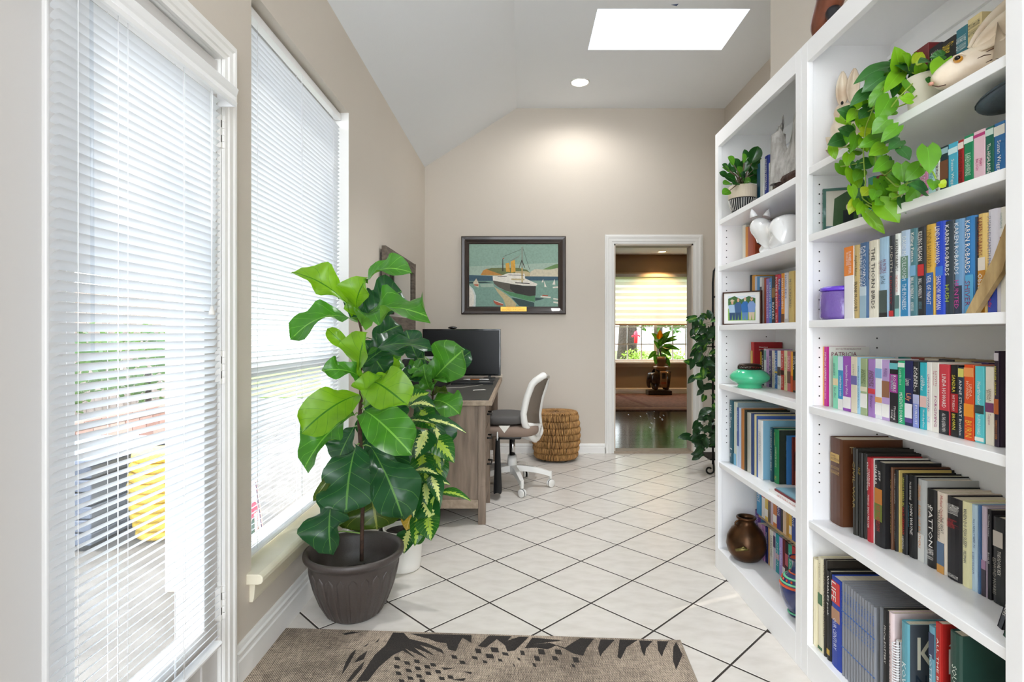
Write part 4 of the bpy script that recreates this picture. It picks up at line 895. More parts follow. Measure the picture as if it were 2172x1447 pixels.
# --- brown metal jug
c = Vector((1.045, 2.56, ZS1[5]))
t = thing('jug', c, 'round brown copper jug with a ring handle on the bottom shelf', 'jug')
Mcop = mat('aged_copper', '#5a3a20', .3, metal=.75, var=(12, .7, '#33261a'), bump=(25, .25, .004))
MB().lathe([(0, 0), (.045, 0), (.06, .008), (.08, .035), (.0885, .07), (.084, .105), (.066, .14), (.044, .162), (.036, .175), (.037, .185), (.043, .19), (.045, .195), (.042, .199), (.036, .198), (.032, .185), (.031, .17), (.04, .15), (.06, .13), (0, .12)], c, 40).build('body', Mcop, t)
MB().tube([c + Vector((-.034 - .022 * math.sin(g), -.012, .158 + .012 - .014 * math.cos(g))) for g in [i * PI / 7 for i in range(8)]], .0042, 8).build('ring_handle', Mcop, t)
cc = c + Vector((-.045, -.078, .073))
b = MB(); b.tube([cc + Vector((-.03, .012, -.006)), cc + Vector((-.005, 0, .002)), cc + Vector((.022, -.001, .003)), cc + Vector((.04, .003, .008))], [.006, .008, .006, .003], 8)
b.build('spout_ornament', mat('brass_old', '#7c7040', .4, metal=.8), t)
b = MB().tube([cc + Vector((-.016, -.002, .006)), cc + Vector((0, -.006, .014)), cc + Vector((.012, -.004, .008))], .0035, 8); b.build('ornament_loop', mat('brass_old', '#7c7040'), t)
# --- painted vase at the stile
c = Vector((1.03, 2.05, ZS1[5]))
t = thing('painted_vase', c, 'glossy painted vase in navy, orange and mint, half hidden by the stile', 'vase')
prof = [(0, 0), (.03, 0), (.035, .012), (.031, .018), (.045, .035), (.06, .075), (.064, .105), (.06, .125), (.05, .142), (.034, .155), (.024, .165), (.02, .19), (.024, .205), (.034, .214), (.03, .216), (.017, .2), (0, .19)]
MB().lathe(prof, c, 36).build('body', mat('vase_navy', '#1b2c66', .12, coat=.8), t)
for z0, r0, z1, r1, col in ((.124, .0607, .130, .0577, '#6fd0a0'), (.142, .0505, .147, .0445, '#6fd0a0'), (.112, .0637, .121, .0615, '#d8532c'), (.010, .0355, .016, .0335, '#6fd0a0'), (.158, .0315, .162, .0275, '#d8532c'), (.205, .0245, .212, .033, '#d8532c')):
    MB().lathe([(r0, z0), (r0 + .0012, (z0 + z1) / 2 + .0002), (r1, z1)], c, 36).build('painted_band', cm(col, .2), t)
b = MB()
for k in range(18):
    g = 2 * PI * k / 18
    b.ball(c + Vector((.0545 * math.cos(g), .0545 * math.sin(g), .1365)), (.004, .004, .005), 8, 6)
b.build('painted_dots', cm('#d8532c', .2), t, kind='stuff')
# --- white ceramic cat
c = Vector((1.02, 2.16, ZS1[1]))
t = thing('cat_figurine', c, 'glossy white ceramic cat figurine crouching on the shelf', 'figurine')
Mcer = mat('white_ceramic', '#f2f2f2', .08, coat=.8)
def skinfig(name, joints, edges, m, parent, sub=2):
    """one continuous body grown over joints [(x,y,z,r)] with a Skin modifier"""
    me = bpy.data.meshes.new(name); me.from_pydata([j[:3] for j in joints], edges, []); me.materials.append(m)
    o = bpy.data.objects.new(name, me); link(o, parent)
    sk_ = o.modifiers.new('skin', 'SKIN'); sk_.use_smooth_shade = True
    for v, j in zip(me.skin_vertices[0].data, joints):
        r = j[3]; v.radius = (r, r) if not isinstance(r, tuple) else r
    me.skin_vertices[0].data[0].use_root = True
    s_ = o.modifiers.new('sub', 'SUBSURF'); s_.levels = sub; s_.render_levels = sub
    return o
x, y, z = c
skinfig('body', [(x + .02, y - .02, z + .075, .074), (x + .02, y - .1, z + .07, .07), (x + .01, y + .08, z + .07, .056), (x - .005, y + .135, z + .095, .045), (x - .012, y + .172, z + .128, .05), (x - .018, y + .205, z + .118, .03), (x - .02, y + .07, z + .02, .022), (x - .022, y + .13, z + .016, .018), (x - .028, y - .05, z + .035, .04), (x - .032, y + .01, z + .016, .02)],
        [(0, 1), (0, 2), (2, 3), (3, 4), (4, 5), (2, 6), (6, 7), (0, 8), (8, 9)], Mcer, t)
for s in (-1, 1):
    e = Vector((x - .012 + s * .026, y + .165, z + .164))
    MB().lathe([(.0165, 0), (.013, .013), (.007, .026), (.0, .036)], e, 16, M=Matrix.Rotation(s * .3, 4, 'Y')).build('ear', Mcer, t)
# --- driftwood / bleached coral piece
rnd = random.Random(11)
c = Vector((1.07, 2.1, ZS1[0]))
t = thing('driftwood', c, 'grey weathered driftwood stump with ridged top and brown bark foot', 'driftwood')
Mdw = mat('driftwood_grey', '#b9b6b1', .85, var=(16, .8, '#77726b', (3, 3, .7)), bump=(45, .9, .012))
def dw(i, j):
    g = 2 * PI * j; hgt = [.28, .22, .30, .25, .31, .27, .24, .30]
    top = .22 + .06 * math.sin(g * 3 + 1) + .03 * math.sin(g * 7)
    r = (.075 + .014 * math.sin(g * 5) + .008 * math.sin(g * 11 + 2)) * (1 - .25 * i)
    if i > .92: r *= .72
    zz = .0 + i * top
    return (c.x + r * math.cos(g) * 1.05, c.y + r * math.sin(g) * 2.1 + .05 * i, c.z + .03 + zz)
b = MB(); b.grid(dw, 14, 48); b.build('trunk', Mdw, t)
MB().ball(c + Vector((0, 0, .035)), (.078, .16, .034), 22, 8).build('bark_foot', mat('bark_brown', '#4a3228', .95, bump=(60, 1., .012), var=(30, .6, '#2b1d17')), t)
for gy, hh, rr in ((-.11, .29, .02), (-.04, .31, .022), (.03, .285, .02), (.11, .26, .016), (.15, .22, .014)):
    q = c + Vector((rnd.uniform(-.03, .02), gy + .04, .0))
    MB().tube([q + Vector((0, 0, .12)), q + Vector((-.006, .005, hh * .7)), q + Vector((.003, -.004, hh))], [rr * 1.3, rr, rr * .7], 9).build('ridge', Mdw, t)
# --- framed family photo (far bookcase)
def frame_photo(t, A, Bp, h, fw, depth, mframe, inner, arts=None):
    """standing frame whose lower edge runs A->Bp (3D), height h; picture polygons in 0..1"""
    A, Bp = Vector(A), Vector(Bp); ex = (Bp - A); L = ex.length; ex.normalize(); up = Vector((0, 0, 1)); n = Vector((ex.y, -ex.x, 0))
    if n.y > 0: n = -n
    def P(a, z, d): return A + ex * a + up * z + n * d
    b = MB()
    us = [0, fw, L - fw, L]; vs = [0, fw, h - fw, h]
    cells(us, vs, [(fw, L - fw, fw, h - fw)], lambda u_, v_, d_: P(u_, v_, -d_), depth).build('frame', mframe, t, .001)
    MB().quad([P(fw, fw, -.004), P(L - fw, fw, -.004), P(L - fw, h - fw, -.004), P(fw, h - fw, -.004)]).build('mount', inner, t)
    bb = MB(); bb.prism([P(L * .3, .002, -depth), P(L * .7, .002, -depth), P(L * .6, h * .8, -depth)], -n * .004); bb.build('back_strut', M_dark, t)
    return P, L, ex, n
t = thing('photo_frame', (1.04, 2.59, ZS1[2]), 'small framed photo of four men standing on grass', 'photo frame')
P, L, ex, n = frame_photo(t, (.972, 2.662, ZS1[2] + .0005), (1.1, 2.53, ZS1[2] + .0005), .158, .006, .016, mat('frame_walnut', '#4a2f24', .4), cm('#f3f2ee'))
pm = ['#dfe7ee', '#3f6b34', '#7fae3f', '#a9c3dc', '#2e4a70', '#3d5f8a', '#2b6cb0', '#7f9ccf', '#d9a98c', '#e4dccb', '#efe9dc', '#5d86b8', '#d6c3a4', '#3a2e2a']
def rc(m, x0, x1, y0, y1): return (m, [(x0, y0), (x1, y0), (x1, y1), (x0, y1)])
def el(m, cx, cy, rx, ry, k=12): return (m, [(cx + rx * math.cos(2 * PI * i / k), cy + ry * math.sin(2 * PI * i / k)) for i in range(k)])
polys = [rc(0, .12, .88, .1, .9), (1, [(.12, .6), (.88, .55), (.88, .8), (.7, .88), (.5, .78), (.3, .9), (.12, .82)]), rc(2, .12, .88, .1, .5)]
for cx, sh, pa_, hd in ((.24, 3, 4, .68), (.41, 5, 4, .75), (.6, 6, 11, .77), (.78, 7, 12, .77)):
    polys += [(pa_, [(cx - .075, .12), (cx - .015, .12), (cx, .3), (cx + .015, .12), (cx + .075, .12), (cx + .085, .42), (cx - .085, .42)]),
              (sh, [(cx - .085, .36), (cx + .085, .36), (cx + .11, .6), (cx + .05, hd - .06), (cx - .05, hd - .06), (cx - .11, .6)]),
              el(8, cx, hd + .01, .034, .062)]
polys += [el(12, .24, .745, .07, .02), el(12, .24, .765, .036, .03), (13, [(.575, .76), (.625, .76), (.62, .775), (.58, .775)]), el(9, .6, .745, .028, .03), (13, [(.755, .79), (.805, .79), (.8, .805), (.76, .805)])]
b = MB(); art(b, polys, P(.006, .006, -.0036), ex * (L - .012), Vector((0, 0, .146)), n, .00008); b.build('photo_print', [cm(q) for q in pm], t)
# --- glass picture frame on the vine shelf
t = thing('photo_frame', (1.06, 1.8, ZS2[1]), 'glass-edged photo frame behind the trailing vine', 'photo frame')
P, L, ex, n = frame_photo(t, (1.005, 1.835, ZS2[1] + .0005), (1.12, 1.8, ZS2[1] + .0005), .15, .009, .012, mat('green_glass_edge', '#5f8c80', .1, trans=.4), cm('#dcdcd6'))
pm2 = ['#d9d4c8', '#3c5a35', '#e6d2c0', '#20262c', '#54707c']
b = MB(); art(b, [rc(0, .0, 1, .0, 1), (1, [(.2, .1), (.95, .1), (.9, .9), (.6, .97), (.25, .8)]), rc(3, .5, .8, .05, .5), el(2, .65, .58, .07, .08), rc(4, .0, 1., .0, .12)], P(.009, .009, -.0036), ex * (L - .018), Vector((0, 0, .132)), n, .0001); b.build('photo_print', [cm(q) for q in pm2], t)
# --- slate pouch lying on paperbacks
t = thing('pouch', (1.03, 1.155, 1.628), 'slate grey padded pouch lying on the paperbacks', 'pouch')
Mp = mat('slate_leatherette', '#4b5661', .55, bump=(120, .3))
def pouch(i, j):
    a = i * 2 * PI; s = j * 2 - 1; w = math.sqrt(max(0, 1 - abs(s) ** 2.4)); return (1.045 + .055 * w * math.cos(a), 1.165 + .075 * s, 1.665 + .022 * w * math.sin(a) - .012 * s)
b = MB(); b.grid(pouch, 18, 14); b.build('body', Mp, t)
b = MB(); b.tube([pouch(.5, k / 12) for k in range(13)], .0016, 6); b.build('seam_piping', mat('slate_dark', '#323b44', .5), t)
# --- bark plank leaning on hardcovers
c = at(px4(990), vy(1175), F * .985 / (px4(990) - U0))
t = thing('wood_plank', (.985, 1.2, ZS2[2]), 'tan weathered wood plank leaning against the hardcovers', 'plank')
ya_, yb_ = 1.212, 1.185
b = MB(); pl = [(.985, 1.222, ZS2[2] + .001), (.985, 1.195, ZS2[2] + .001), (.985, 1.128, ZS2[2] + .085), (.985, 1.092, ZS2[2] + .19), (.985, 1.106, ZS2[2] + .212), (.985, 1.15, ZS2[2] + .115), (.985, 1.2, ZS2[2] + .035)]
b.prism(pl, (.011, 0, 0)); b.build('board', mat('weathered_pine', '#c3a878', .8, var=(40, .7, '#8a6c40', (1, 1, .3)), bump=(60, .5)), t)
# --- carved figure on top of the far bookcase
c = Vector((1.03, 1.86, 2.14))
t = thing('carved_figurine', c, 'brown and black carved wooden figure on top of the bookcases', 'figurine')
Mcw = mat('carved_wood', '#7a3f24', .35, var=(20, .6, '#4a2414'))
skinfig('body', [(c.x, c.y, c.z + .1, .045), (c.x, c.y - .06, c.z + .17, .06), (c.x - .01, c.y - .03, c.z + .26, .045), (c.x - .01, c.y + .02, c.z + .04, .03), (c.x - .01, c.y + .03, c.z + .012, .014)], [(0, 1), (1, 2), (0, 3), (3, 4)], Mcw, t)
skinfig('legs', [(c.x, c.y - .04, c.z + .09, .03), (c.x - .005, c.y - .06, c.z + .04, .022), (c.x - .01, c.y - .06, c.z + .012, .016)], [(0, 1), (1, 2)], mat('carved_black', '#1b1b20', .3), t)
# --- pale hare figurines
Mh = mat('hare_ceramic', '#e9dcc6', .3, var=(12, .6, '#b58e66'), coat=.3)
Mhb = mat('hare_brown', '#4a2c18', .4); Mey = mat('amber_eye', '#c98a14', .1, coat=1.); Mpu = mat('eye_black', '#0c0a08', .1)
c = Vector((1.045, 1.775, ZS2[0]))
t = thing('hare_figurine', c, 'cream ceramic hare sitting upright with tall ears behind the vine', 'figurine')
x, y, z = c
skinfig('body', [(x + .01, y, z + .075, .052), (x + .005, y - .005, z + .03, .058), (x - .005, y - .005, z + .13, .032), (x - .012, y - .008, z + .165, .034), (x - .03, y - .022, z + .152, .02), (x - .035, y - .03, z + .02, .02)], [(0, 1), (0, 2), (2, 3), (3, 4), (1, 5)], Mh, t)
def ear(base, tip, wd, nrm, m, parent):
    base, tip, nrm = Vector(base), Vector(tip), Vector(nrm).normalized(); ax = tip - base; side = ax.cross(nrm).normalized()
    def fn(i, j):
        w = wd * (math.sin(PI * min(1, j * .95 + .05)) ** .7) * (1 - .2 * j); s = i * 2 - 1
        return base + ax * j + side * s * w * .5 + nrm * (-.35 * w * (1 - s * s))
    o = MB().grid(fn, 6, 12).build('ear', m, parent); sd_ = o.modifiers.new('solid', 'SOLIDIFY'); sd_.thickness = .004
    return o
ear((x - .004, y + .012, z + .185), (x - .0, y + .016, z + .295), .036, (-.5, -1, 0), Mh, t)
ear((x + .012, y - .014, z + .185), (x + .022, y - .012, z + .292), .036, (-.5, -1, 0), Mh, t)
e = Vector((x - .03, y - .032, z + .172)); MB().ball(e, (.004, .005, .006)).build('eye', Mpu, t)
c = Vector((1.022, 1.262, ZS2[0]))
t = thing('hare_figurine', c, 'cream ceramic hare lying down with a large amber eye, at upper right', 'figurine')
x, y, z = c
skinfig('body', [(x + .09, y - .03, z + .06, .058), (x + .05, y - .01, z + .065, .045), (x + .005, y + .012, z + .062, .04), (x - .032, y + .034, z + .042, .03), (x - .046, y + .044, z + .028, .02), (x + .03, y - .06, z + .02, .02)], [(0, 1), (1, 2), (2, 3), (3, 4), (0, 5)], Mh, t)
ear((x + .01, y + .0, z + .095), (x + .1, y - .1, z + .21), .07, (-.6, -.6, .2), Mh, t)
ear((x + .0, y - .02, z + .085), (x + .06, y - .13, z + .15), .06, (-.6, -.6, .2), Mh, t)
e = Vector((x - .026, y - .006, z + .068)); RE = Matrix.Rotation(.6, 4, 'X') @ Matrix.Rotation(-.5, 4, 'Y')
MB().ball(e, (.0095, .0105, .0075), M=RE).build('eye', Mey, t); MB().ball(e + Vector((-.005, -.0045, .0005)), (.0058, .0062, .0055)).build('pupil', Mpu, t)
MB().tube([e + Vector((-.001, .011, -.003)), e + Vector((-.006, .004, .0085)), e + Vector((.001, -.008, .009)), e + Vector((.008, -.013, .002))], [.0012, .0024, .0024, .0012], 7).build('eyelid', Mh, t)
nq = Vector((x - .058, y + .034, z + .03)); MB().ball(nq, (.006, .006, .0045)).build('nose', mat('hare_pink', '#c9917c', .4), t)
MB().tube([nq + Vector((.0, -.004, -.006)), nq + Vector((.008, -.012, -.012)), nq + Vector((.02, -.02, -.011))], .0012, 6).build('mouth_line', Mhb, t)
for k_, (dx, dy, dz) in enumerate(((.03, -.03, .0), (.045, -.035, .012), (.04, -.04, -.014))):
    q_ = e + Vector((dx - .012, dy - .002, dz - .014)); MB().tube([q_, q_ + Vector((.01, -.006, .004)), q_ + Vector((.02, -.012, .003))], [.0006, .0013, .0005], 6).build('painted_crease', Mhb, t)
# ================================================================ rug
def rug_mat():
    m = bpy.data.materials.new('rug_weave'); m.use_nodes = True; n = m.node_tree.nodes; l = m.node_tree.links; b = n['Principled BSDF']; b.inputs['Roughness'].default_value = .95
    t = n.new('ShaderNodeTexCoord'); mp = n.new('ShaderNodeMapping'); l.new(t.outputs['Object'], mp.inputs[0]); mp.inputs['Rotation'].default_value = (0, 0, .05)
    ch = n.new('ShaderNodeTexChecker'); ch.inputs['Scale'].default_value = 250; l.new(mp.outputs[0], ch.inputs['Vector'])
    def ns(sc, scale):
        no = n.new('ShaderNodeTexNoise'); no.inputs['Scale'].default_value = sc; no.inputs['Detail'].default_value = 4
        m2 = n.new('ShaderNodeMapping'); m2.inputs['Scale'].default_value = scale; l.new(mp.outputs[0], m2.inputs[0]); l.new(m2.outputs[0], no.inputs['Vector']); return no.outputs['Fac']
    def MA(x, k, add):
        q = n.new('ShaderNodeMath'); q.operation = 'MULTIPLY_ADD'; q.inputs[1].default_value = k; l.new(x, q.inputs[0])
        if isinstance(add, float): q.inputs[2].default_value = add
        else: l.new(add, q.inputs[2])
        return q
    a2 = MA(ch.outputs['Fac'], .42, MA(ns(60, (.6, 9, 1)), .9, MA(ns(60, (9, .6, 1)), .9, MA(ns(4, (1, 1, 1)), .7, -.95).outputs[0]).outputs[0]).outputs[0])
    r = n.new('ShaderNodeValToRGB'); r.color_ramp.elements[0].position = .1; r.color_ramp.elements[1].position = .78
    r.color_ramp.elements[0].color = (*lin('#d0bda8'), 1); r.color_ramp.elements[1].color = (*lin('#40372f'), 1)
    l.new(a2.outputs[0], r.inputs[0]); l.new(r.outputs[0], b.inputs['Base Color']); return m
t = thing('rug', (-.15, 1.6, 0), 'woven beige and black leaf-pattern rug in the foreground', 'rug')
c0 = onz(601, 1332, .006); c1 = onz(1442, 1358, .006); dirx = (c1 - c0).normalized(); diry = Vector((-dirx.y, dirx.x, 0))
c0 = c0 + dirx * .004
rb = [c0, c1, c1 - diry * 1.35, c0 - diry * 1.35]
MB().prism([(p.x, p.y, .0005) for p in rb][::-1], (0, 0, .0055)).build('pile', rug_mat(), t)
shapes = []
def S1(pts): shapes.append([(500 + x / 4.344, 1240 + y / 4.344) for x, y in pts])
def S2(pts): shapes.append([(1000 + x / 4.344, 1320 + y / 4.344) for x, y in pts])
S2([(60, 220), (160, 122), (370, 129), (335, 168), (440, 134), (530, 134), (400, 260), (330, 270), (310, 215), (235, 155), (130, 235)])
S2([(490, 240), (560, 142), (840, 168), (560, 205), (720, 190), (860, 235), (1000, 148), (1130, 153), (1060, 240), (1030, 310), (940, 290), (860, 245), (780, 215), (700, 250), (600, 235)])
S2([(1190, 158), (1320, 161), (1210, 280), (1185, 320), (1165, 240)])
S2([(1365, 161), (1530, 165), (1430, 230), (1375, 340), (1345, 320), (1355, 240)])
S2([(1545, 168), (1670, 173), (1610, 240), (1595, 315), (1570, 270)])
S2([(1710, 174), (1815, 176), (1770, 270), (1755, 320), (1720, 260)])
S2([(1885, 180), (1945, 300), (1885, 440), (1855, 350), (1860, 230)])
for x0, y0, x1, y1 in ((175, 230, 255, 280), (130, 290, 210, 335), (280, 275, 345, 310), (445, 260, 495, 305), (420, 325, 455, 355), (240, 335, 290, 365), (610, 245, 680, 300), (575, 310, 635, 360), (560, 375, 600, 415), (765, 250, 835, 300), (740, 310, 800, 355), (930, 320, 995, 375), (920, 385, 960, 420), (30, 240, 95, 290), (0, 310, 60, 345), (100, 350, 150, 380), (380, 380, 405, 415)):
    S2([(x0, y0), (x1 - 12, y0 + 6), (x1, y1), (x0 + 12, y1 - 5)])
S1([(1450, 443), (1545, 446), (1600, 500), (1760, 540), (1900, 600), (1920, 640), (1800, 585), (1700, 560), (1840, 660), (1640, 580), (1780, 690), (1560, 590), (1660, 680), (1540, 610), (1450, 650), (1320, 760), (1280, 810), (1220, 890), (1110, 899), (1180, 800), (1280, 650), (1380, 560)])
S1([(970, 845), (1010, 720), (1060, 640), (1110, 595), (1095, 640), (1030, 760)]); S1([(1090, 720), (1140, 660), (1215, 610), (1180, 690)])
S1([(1170, 575), (1230, 540), (1200, 570)]); S1([(1280, 540), (1330, 490), (1310, 530)]); S1([(1020, 899), (1090, 800), (1190, 700), (1160, 780), (1060, 890)])
S1([(975, 455), (1070, 436), (1160, 438), (1010, 465)])
S1([(1600, 452), (2172, 468), (2172, 540), (2090, 490), (2050, 560), (2030, 615), (1960, 600), (1940, 540), (1850, 530), (1780, 500), (1700, 480)])
for x, y in ((1460, 665), (1550, 705), (1640, 690), (1455, 740), (1565, 775), (1650, 755), (1735, 740), (1790, 722), (1470, 800), (1580, 845), (1660, 825), (1745, 800), (1835, 785), (1500, 872), (1690, 872), (1870, 848), (1950, 835), (1985, 650), (2060, 700)):
    S1([(x, y), (x + 48, y + 6), (x + 60, y + 36), (x + 10, y + 32)])
S1([(1900, 765), (2030, 770), (1920, 788)]); S1([(2090, 800), (2172, 806), (2172, 828)]); S1([(1980, 880), (2120, 862), (2100, 890)])
# the same leaf border carried on towards the viewer, below the frame
for k in range(6):
    shapes.append([(1000 + 70 * k, 1452), (1040 + 70 * k, 1450), (1075 + 72 * k, 1500), (1030 + 72 * k, 1508)])
    shapes.append([(620 + 60 * k, 1455), (650 + 60 * k, 1452), (625 + 60 * k, 1520), (600 + 60 * k, 1516)])
Mrb = mat('rug_black', '#1e1a18', .95, var=(160, .6, '#4a423c', (6, .5, 1)))
b = MB()
for s_ in shapes: b.quad([onz(u_, v_, .0066) for u_, v_ in s_])
b.build('leaf_pattern', Mrb, t, kind='stuff')
b = MB(); b.tube([c1 + Vector((0, 0, -.002)), c1 - diry * 1.35 + Vector((0, 0, -.002))], .0035, 8); b.build('edge_binding', mat('rug_binding', '#b8aa98', .9), t)
# ================================================================ desk
Mwd = mat('greyed_oak', '#8d7a69', .6, var=(14, .75, '#5f4f42', (2.2, 2.2, .25)), bump=(40, .25))
Mwt = mat('greyed_oak_light', '#a8947f', .6, var=(14, .6, '#7c6a58', (3, .4, 3)))
Mdt = mat('desk_top_dark', '#4a4742', .35, var=(9, .4, '#37342f'))
dk = thing('desk', (-.55, 4.15, 0), 'greyed oak desk with a dark top along the left wall', 'desk')
dx0, dx1, dya, dyb = XL + .012, -.176, 3.3, 5.03
bx('top', Mwt, dx0, dx1, dya, dyb, .722, .752, dk, .002)
bx('top_inlay', Mdt, dx0 + .03, dx1 - .022, dya + .016, dyb - .03, .7515, .7545, dk)
for (x0, x1, y0, y1) in ((-.262, -.217, 3.325, 3.365), (-.255, -.215, 3.75, 3.785), (-.255, -.215, 4.96, 5.0), (dx0 + .01, dx0 + .05, 3.325, 3.365), (dx0 + .01, dx0 + .05, 4.96, 5.0)):
    bx('leg', Mwd, x0, x1, y0, y1, 0, .722, dk, .002)
bx('end_panel', Mwd, dx0 + .05, -.262, 3.34, 3.358, .13, .722, dk)
bx('bottom_rail', Mwt, dx0 + .05, -.262, 3.332, 3.362, .095, .15, dk, .001)
bx('inner_panel', Mwd, dx0 + .05, -.255, 3.76, 3.775, .1, .722, dk)
bx('back_panel', Mwd, dx0 + .012, dx0 + .03, 3.365, 4.96, .3, .722, dk)
bx('far_panel', Mwd, dx0 + .05, -.255, 4.975, 4.99, .1, .722, dk)
for z0, z1 in ((.57, .715), (.42, .562), (.12, .412)):
    d_ = bx('drawer', Mwd, -.235, -.219, 3.368, 3.747, z0, z1, dk, .002)
    zc = (z0 + z1) / 2 + (.06 if z1 < .42 else 0)
    b = MB(); b.tube([(-.219, 3.5, zc), (-.193, 3.503, zc), (-.193, 3.612, zc), (-.219, 3.615, zc)], .006, 8); b.build('pull', M_black, d_)
    bx('runner', M_dark, -.8, -.24, 3.38, 3.735, z0 + .01, z1 - .02, dk)
d_ = bx('keyboard_tray', Mwd, -.245, -.229, 3.8, 4.95, .62, .712, dk, .002)
MB().tube([(-.229, 4.3, .665), (-.203, 4.303, .665), (-.203, 4.412, .665), (-.229, 4.415, .665)], .006, 8).build('pull', M_black, d_)
# ---- television used as monitor
Y = 4.9; p = F / Y
x0, x1, z0, z1 = (896 - U0) / p, (1062 - U0) / p, H - (798 - V0) / p, H + (V0 - 698) / p
tv = thing('monitor', ((x0 + x1) / 2, Y, .7545), 'large black flat screen standing on the desk', 'monitor')
bx('bezel', mat('gloss_black', '#08080a', .12, coat=.5), x0, x1, Y, Y + .035, z0 + .004, z1, tv, .003)
bx('screen', mat('screen_black', '#08080a', .3, spec=.25), x0 + .012, x1 - .012, Y - .0012, Y + .001, z0 + .02, z1 - .012, tv)
bx('rear_housing', M_black, x0 + .1, x1 - .1, Y + .034, Y + .07, z0 + .06, z1 - .06, tv, .01)
for xx in (x0 + .1, x1 - .1):
    b = MB().prism([(xx - .05, Y - .08, .7548), (xx + .05, Y - .08, .7548), (xx + .05, Y + .09, .7548), (xx - .05, Y + .09, .7548)], (0, 0, .008)).box(xx - .012, xx + .012, Y + .004, Y + .03, .762, z0 + .03); b.build('foot', M_black, tv)
b = MB(); lettering(b, 'SAMSUNG', ((x0 + x1) / 2, Y - .0022, z0 + .012), (1, 0, 0), (0, 0, 1), .03, .006); b.build('lettering', cm('#c8c8c8'), tv)
q = at(960, 698, Y + .015)
wc = thing('webcam', q, 'small rounded black webcam on top of the screen', 'webcam')
MB().ball(q + Vector((0, 0, .011)), (.042, .016, .012), 20, 10).build('body', mat('gloss_black'), wc)
MB().lathe([(0, 0), (.008, 0), (.008, .004), (0, .004)], q + Vector((0, -.013, .011)), 16, M=Matrix.Rotation(PI / 2, 4, 'X')).build('lens', mat('lens_glass', '#1a1a26', .05), wc)
# ---- printer
Y = 4.1; p = F / Y
x0, x1 = (800 - U0) / p, (914 - U0) / p; x0 = max(x0, dx0 + .03)
x1 = x0 + .33
pr = thing('printer', ((x0 + x1) / 2, Y + .15, .7545), 'white and black printer on the desk behind the plants', 'printer')
bx('body', mat('printer_white', '#e9eaec', .35), x0, x1, Y, Y + .32, .80, .905, pr, .012)
bx('base', M_black, x0 + .005, x1 - .005, Y + .005, Y + .315, .7548, .80, pr, .006)
bx('scanner_lid', M_black, x0 + .002, x1 - .002, Y + .004, Y + .316, .9055, .962, pr, .008)
bx('lid_top', mat('printer_grey', '#a9abae', .4), x0 + .01, x1 - .01, Y + .012, Y + .308, .9622, .972, pr, .004)
bx('badge', M_black, x1 - .03, x1 - .014, Y - .001, Y + .001, .872, .877, pr)
# ---- laptop, brush, cable, paper on the desk
lp = thing('laptop', (-.4, 4.45, .7545), 'closed black laptop with a white label on the desk', 'laptop')
bx('base', M_black, -.55, -.22, 4.3, 4.52, .7548, .764, lp, .003)
bx('lid', mat('laptop_lid', '#1b1b1c', .4), -.55, -.22, 4.3, 4.52, .7645, .772, lp, .003)
bx('label', cm('#efece6'), -.335, -.25, 4.36, 4.375, .7721, .7726, lp); bx('sticker', cm('#c9c7c2'), -.43, -.41, 4.46, 4.47, .7721, .7726, lp)
nt_ = thing('pen', (-.42, 4.7, .7545), 'white and orange pen lying before the screen', 'pen')
MB().tube([(-.5, 4.74, .7595), (-.44, 4.735, .7595)], [.002, .005], 8).build('tip', cm('#efeeea'), nt_)
MB().tube([(-.44, 4.735, .7595), (-.36, 4.73, .7595)], .005, 8).build('grip', cm('#b5703c'), nt_)
MB().tube([(-.36, 4.73, .7595), (-.28, 4.725, .7595)], .005, 8).build('barrel', cm('#e6e4df'), nt_)
MB().tube([(-.6, 4.0, .757), (-.52, 4.05, .757), (-.45, 4.06, .757), (-.38, 4.14, .757), (-.3, 4.28, .757)], .002, 6).build('cable', cm('#b8b4ac'), label='thin pale cable lying across the dark desk top', cat='cable')
MB().prism([(-.34, 3.86, .7551), (-.25, 3.9, .7551), (-.27, 3.95, .7551), (-.34, 3.9, .7551)], (0, 0, .0006)).build('paper_scrap', cm('#e6e2da'), label='small crumpled white paper scrap on the desk edge', cat='paper')
bx('power_strip', cm('#d8cbb8'), -.21, -.172, 4.985, 5.028, .7555, .785, bevel=.003, label='small beige box at the far corner of the desk', cat='box')
# ---- black bag hanging at the desk side
bg_ = thing('tote_bag', (-.165, 3.86, 0), 'black cloth bag with a white ring hanging beside the drawers', 'bag')
def bag(i, j):
    z = .045 + j * .36; w = .1 * (1 - .55 * j) ; g = 2 * PI * i
    return (-.168 + .03 * math.cos(g) * (1 - .5 * j), 3.9 + w * math.sin(g), z + .01 * math.sin(3 * g) * (1 - j))
b = MB(); b.grid(bag, 20, 10); b.build('body', mat('black_cloth', '#121212', .95, bump=(80, .5)), bg_)
b = MB(); b.tube([Vector((-.17, 3.9 + .022 * math.cos(g), .425 + .03 * math.sin(g))) for g in [k * PI / 8 for k in range(16)]], .0045, 8, closed=True); b.build('ring', cm('#dcdcda'), bg_)
MB().prism([(-.16, 3.88, .505), (-.08, 3.88, .505), (-.12, 3.875, .455)], (0, .002, 0)).build('paper_tag', cm('#d8d4c8'), label='pale triangular paper hanging below the chair seat', cat='paper')
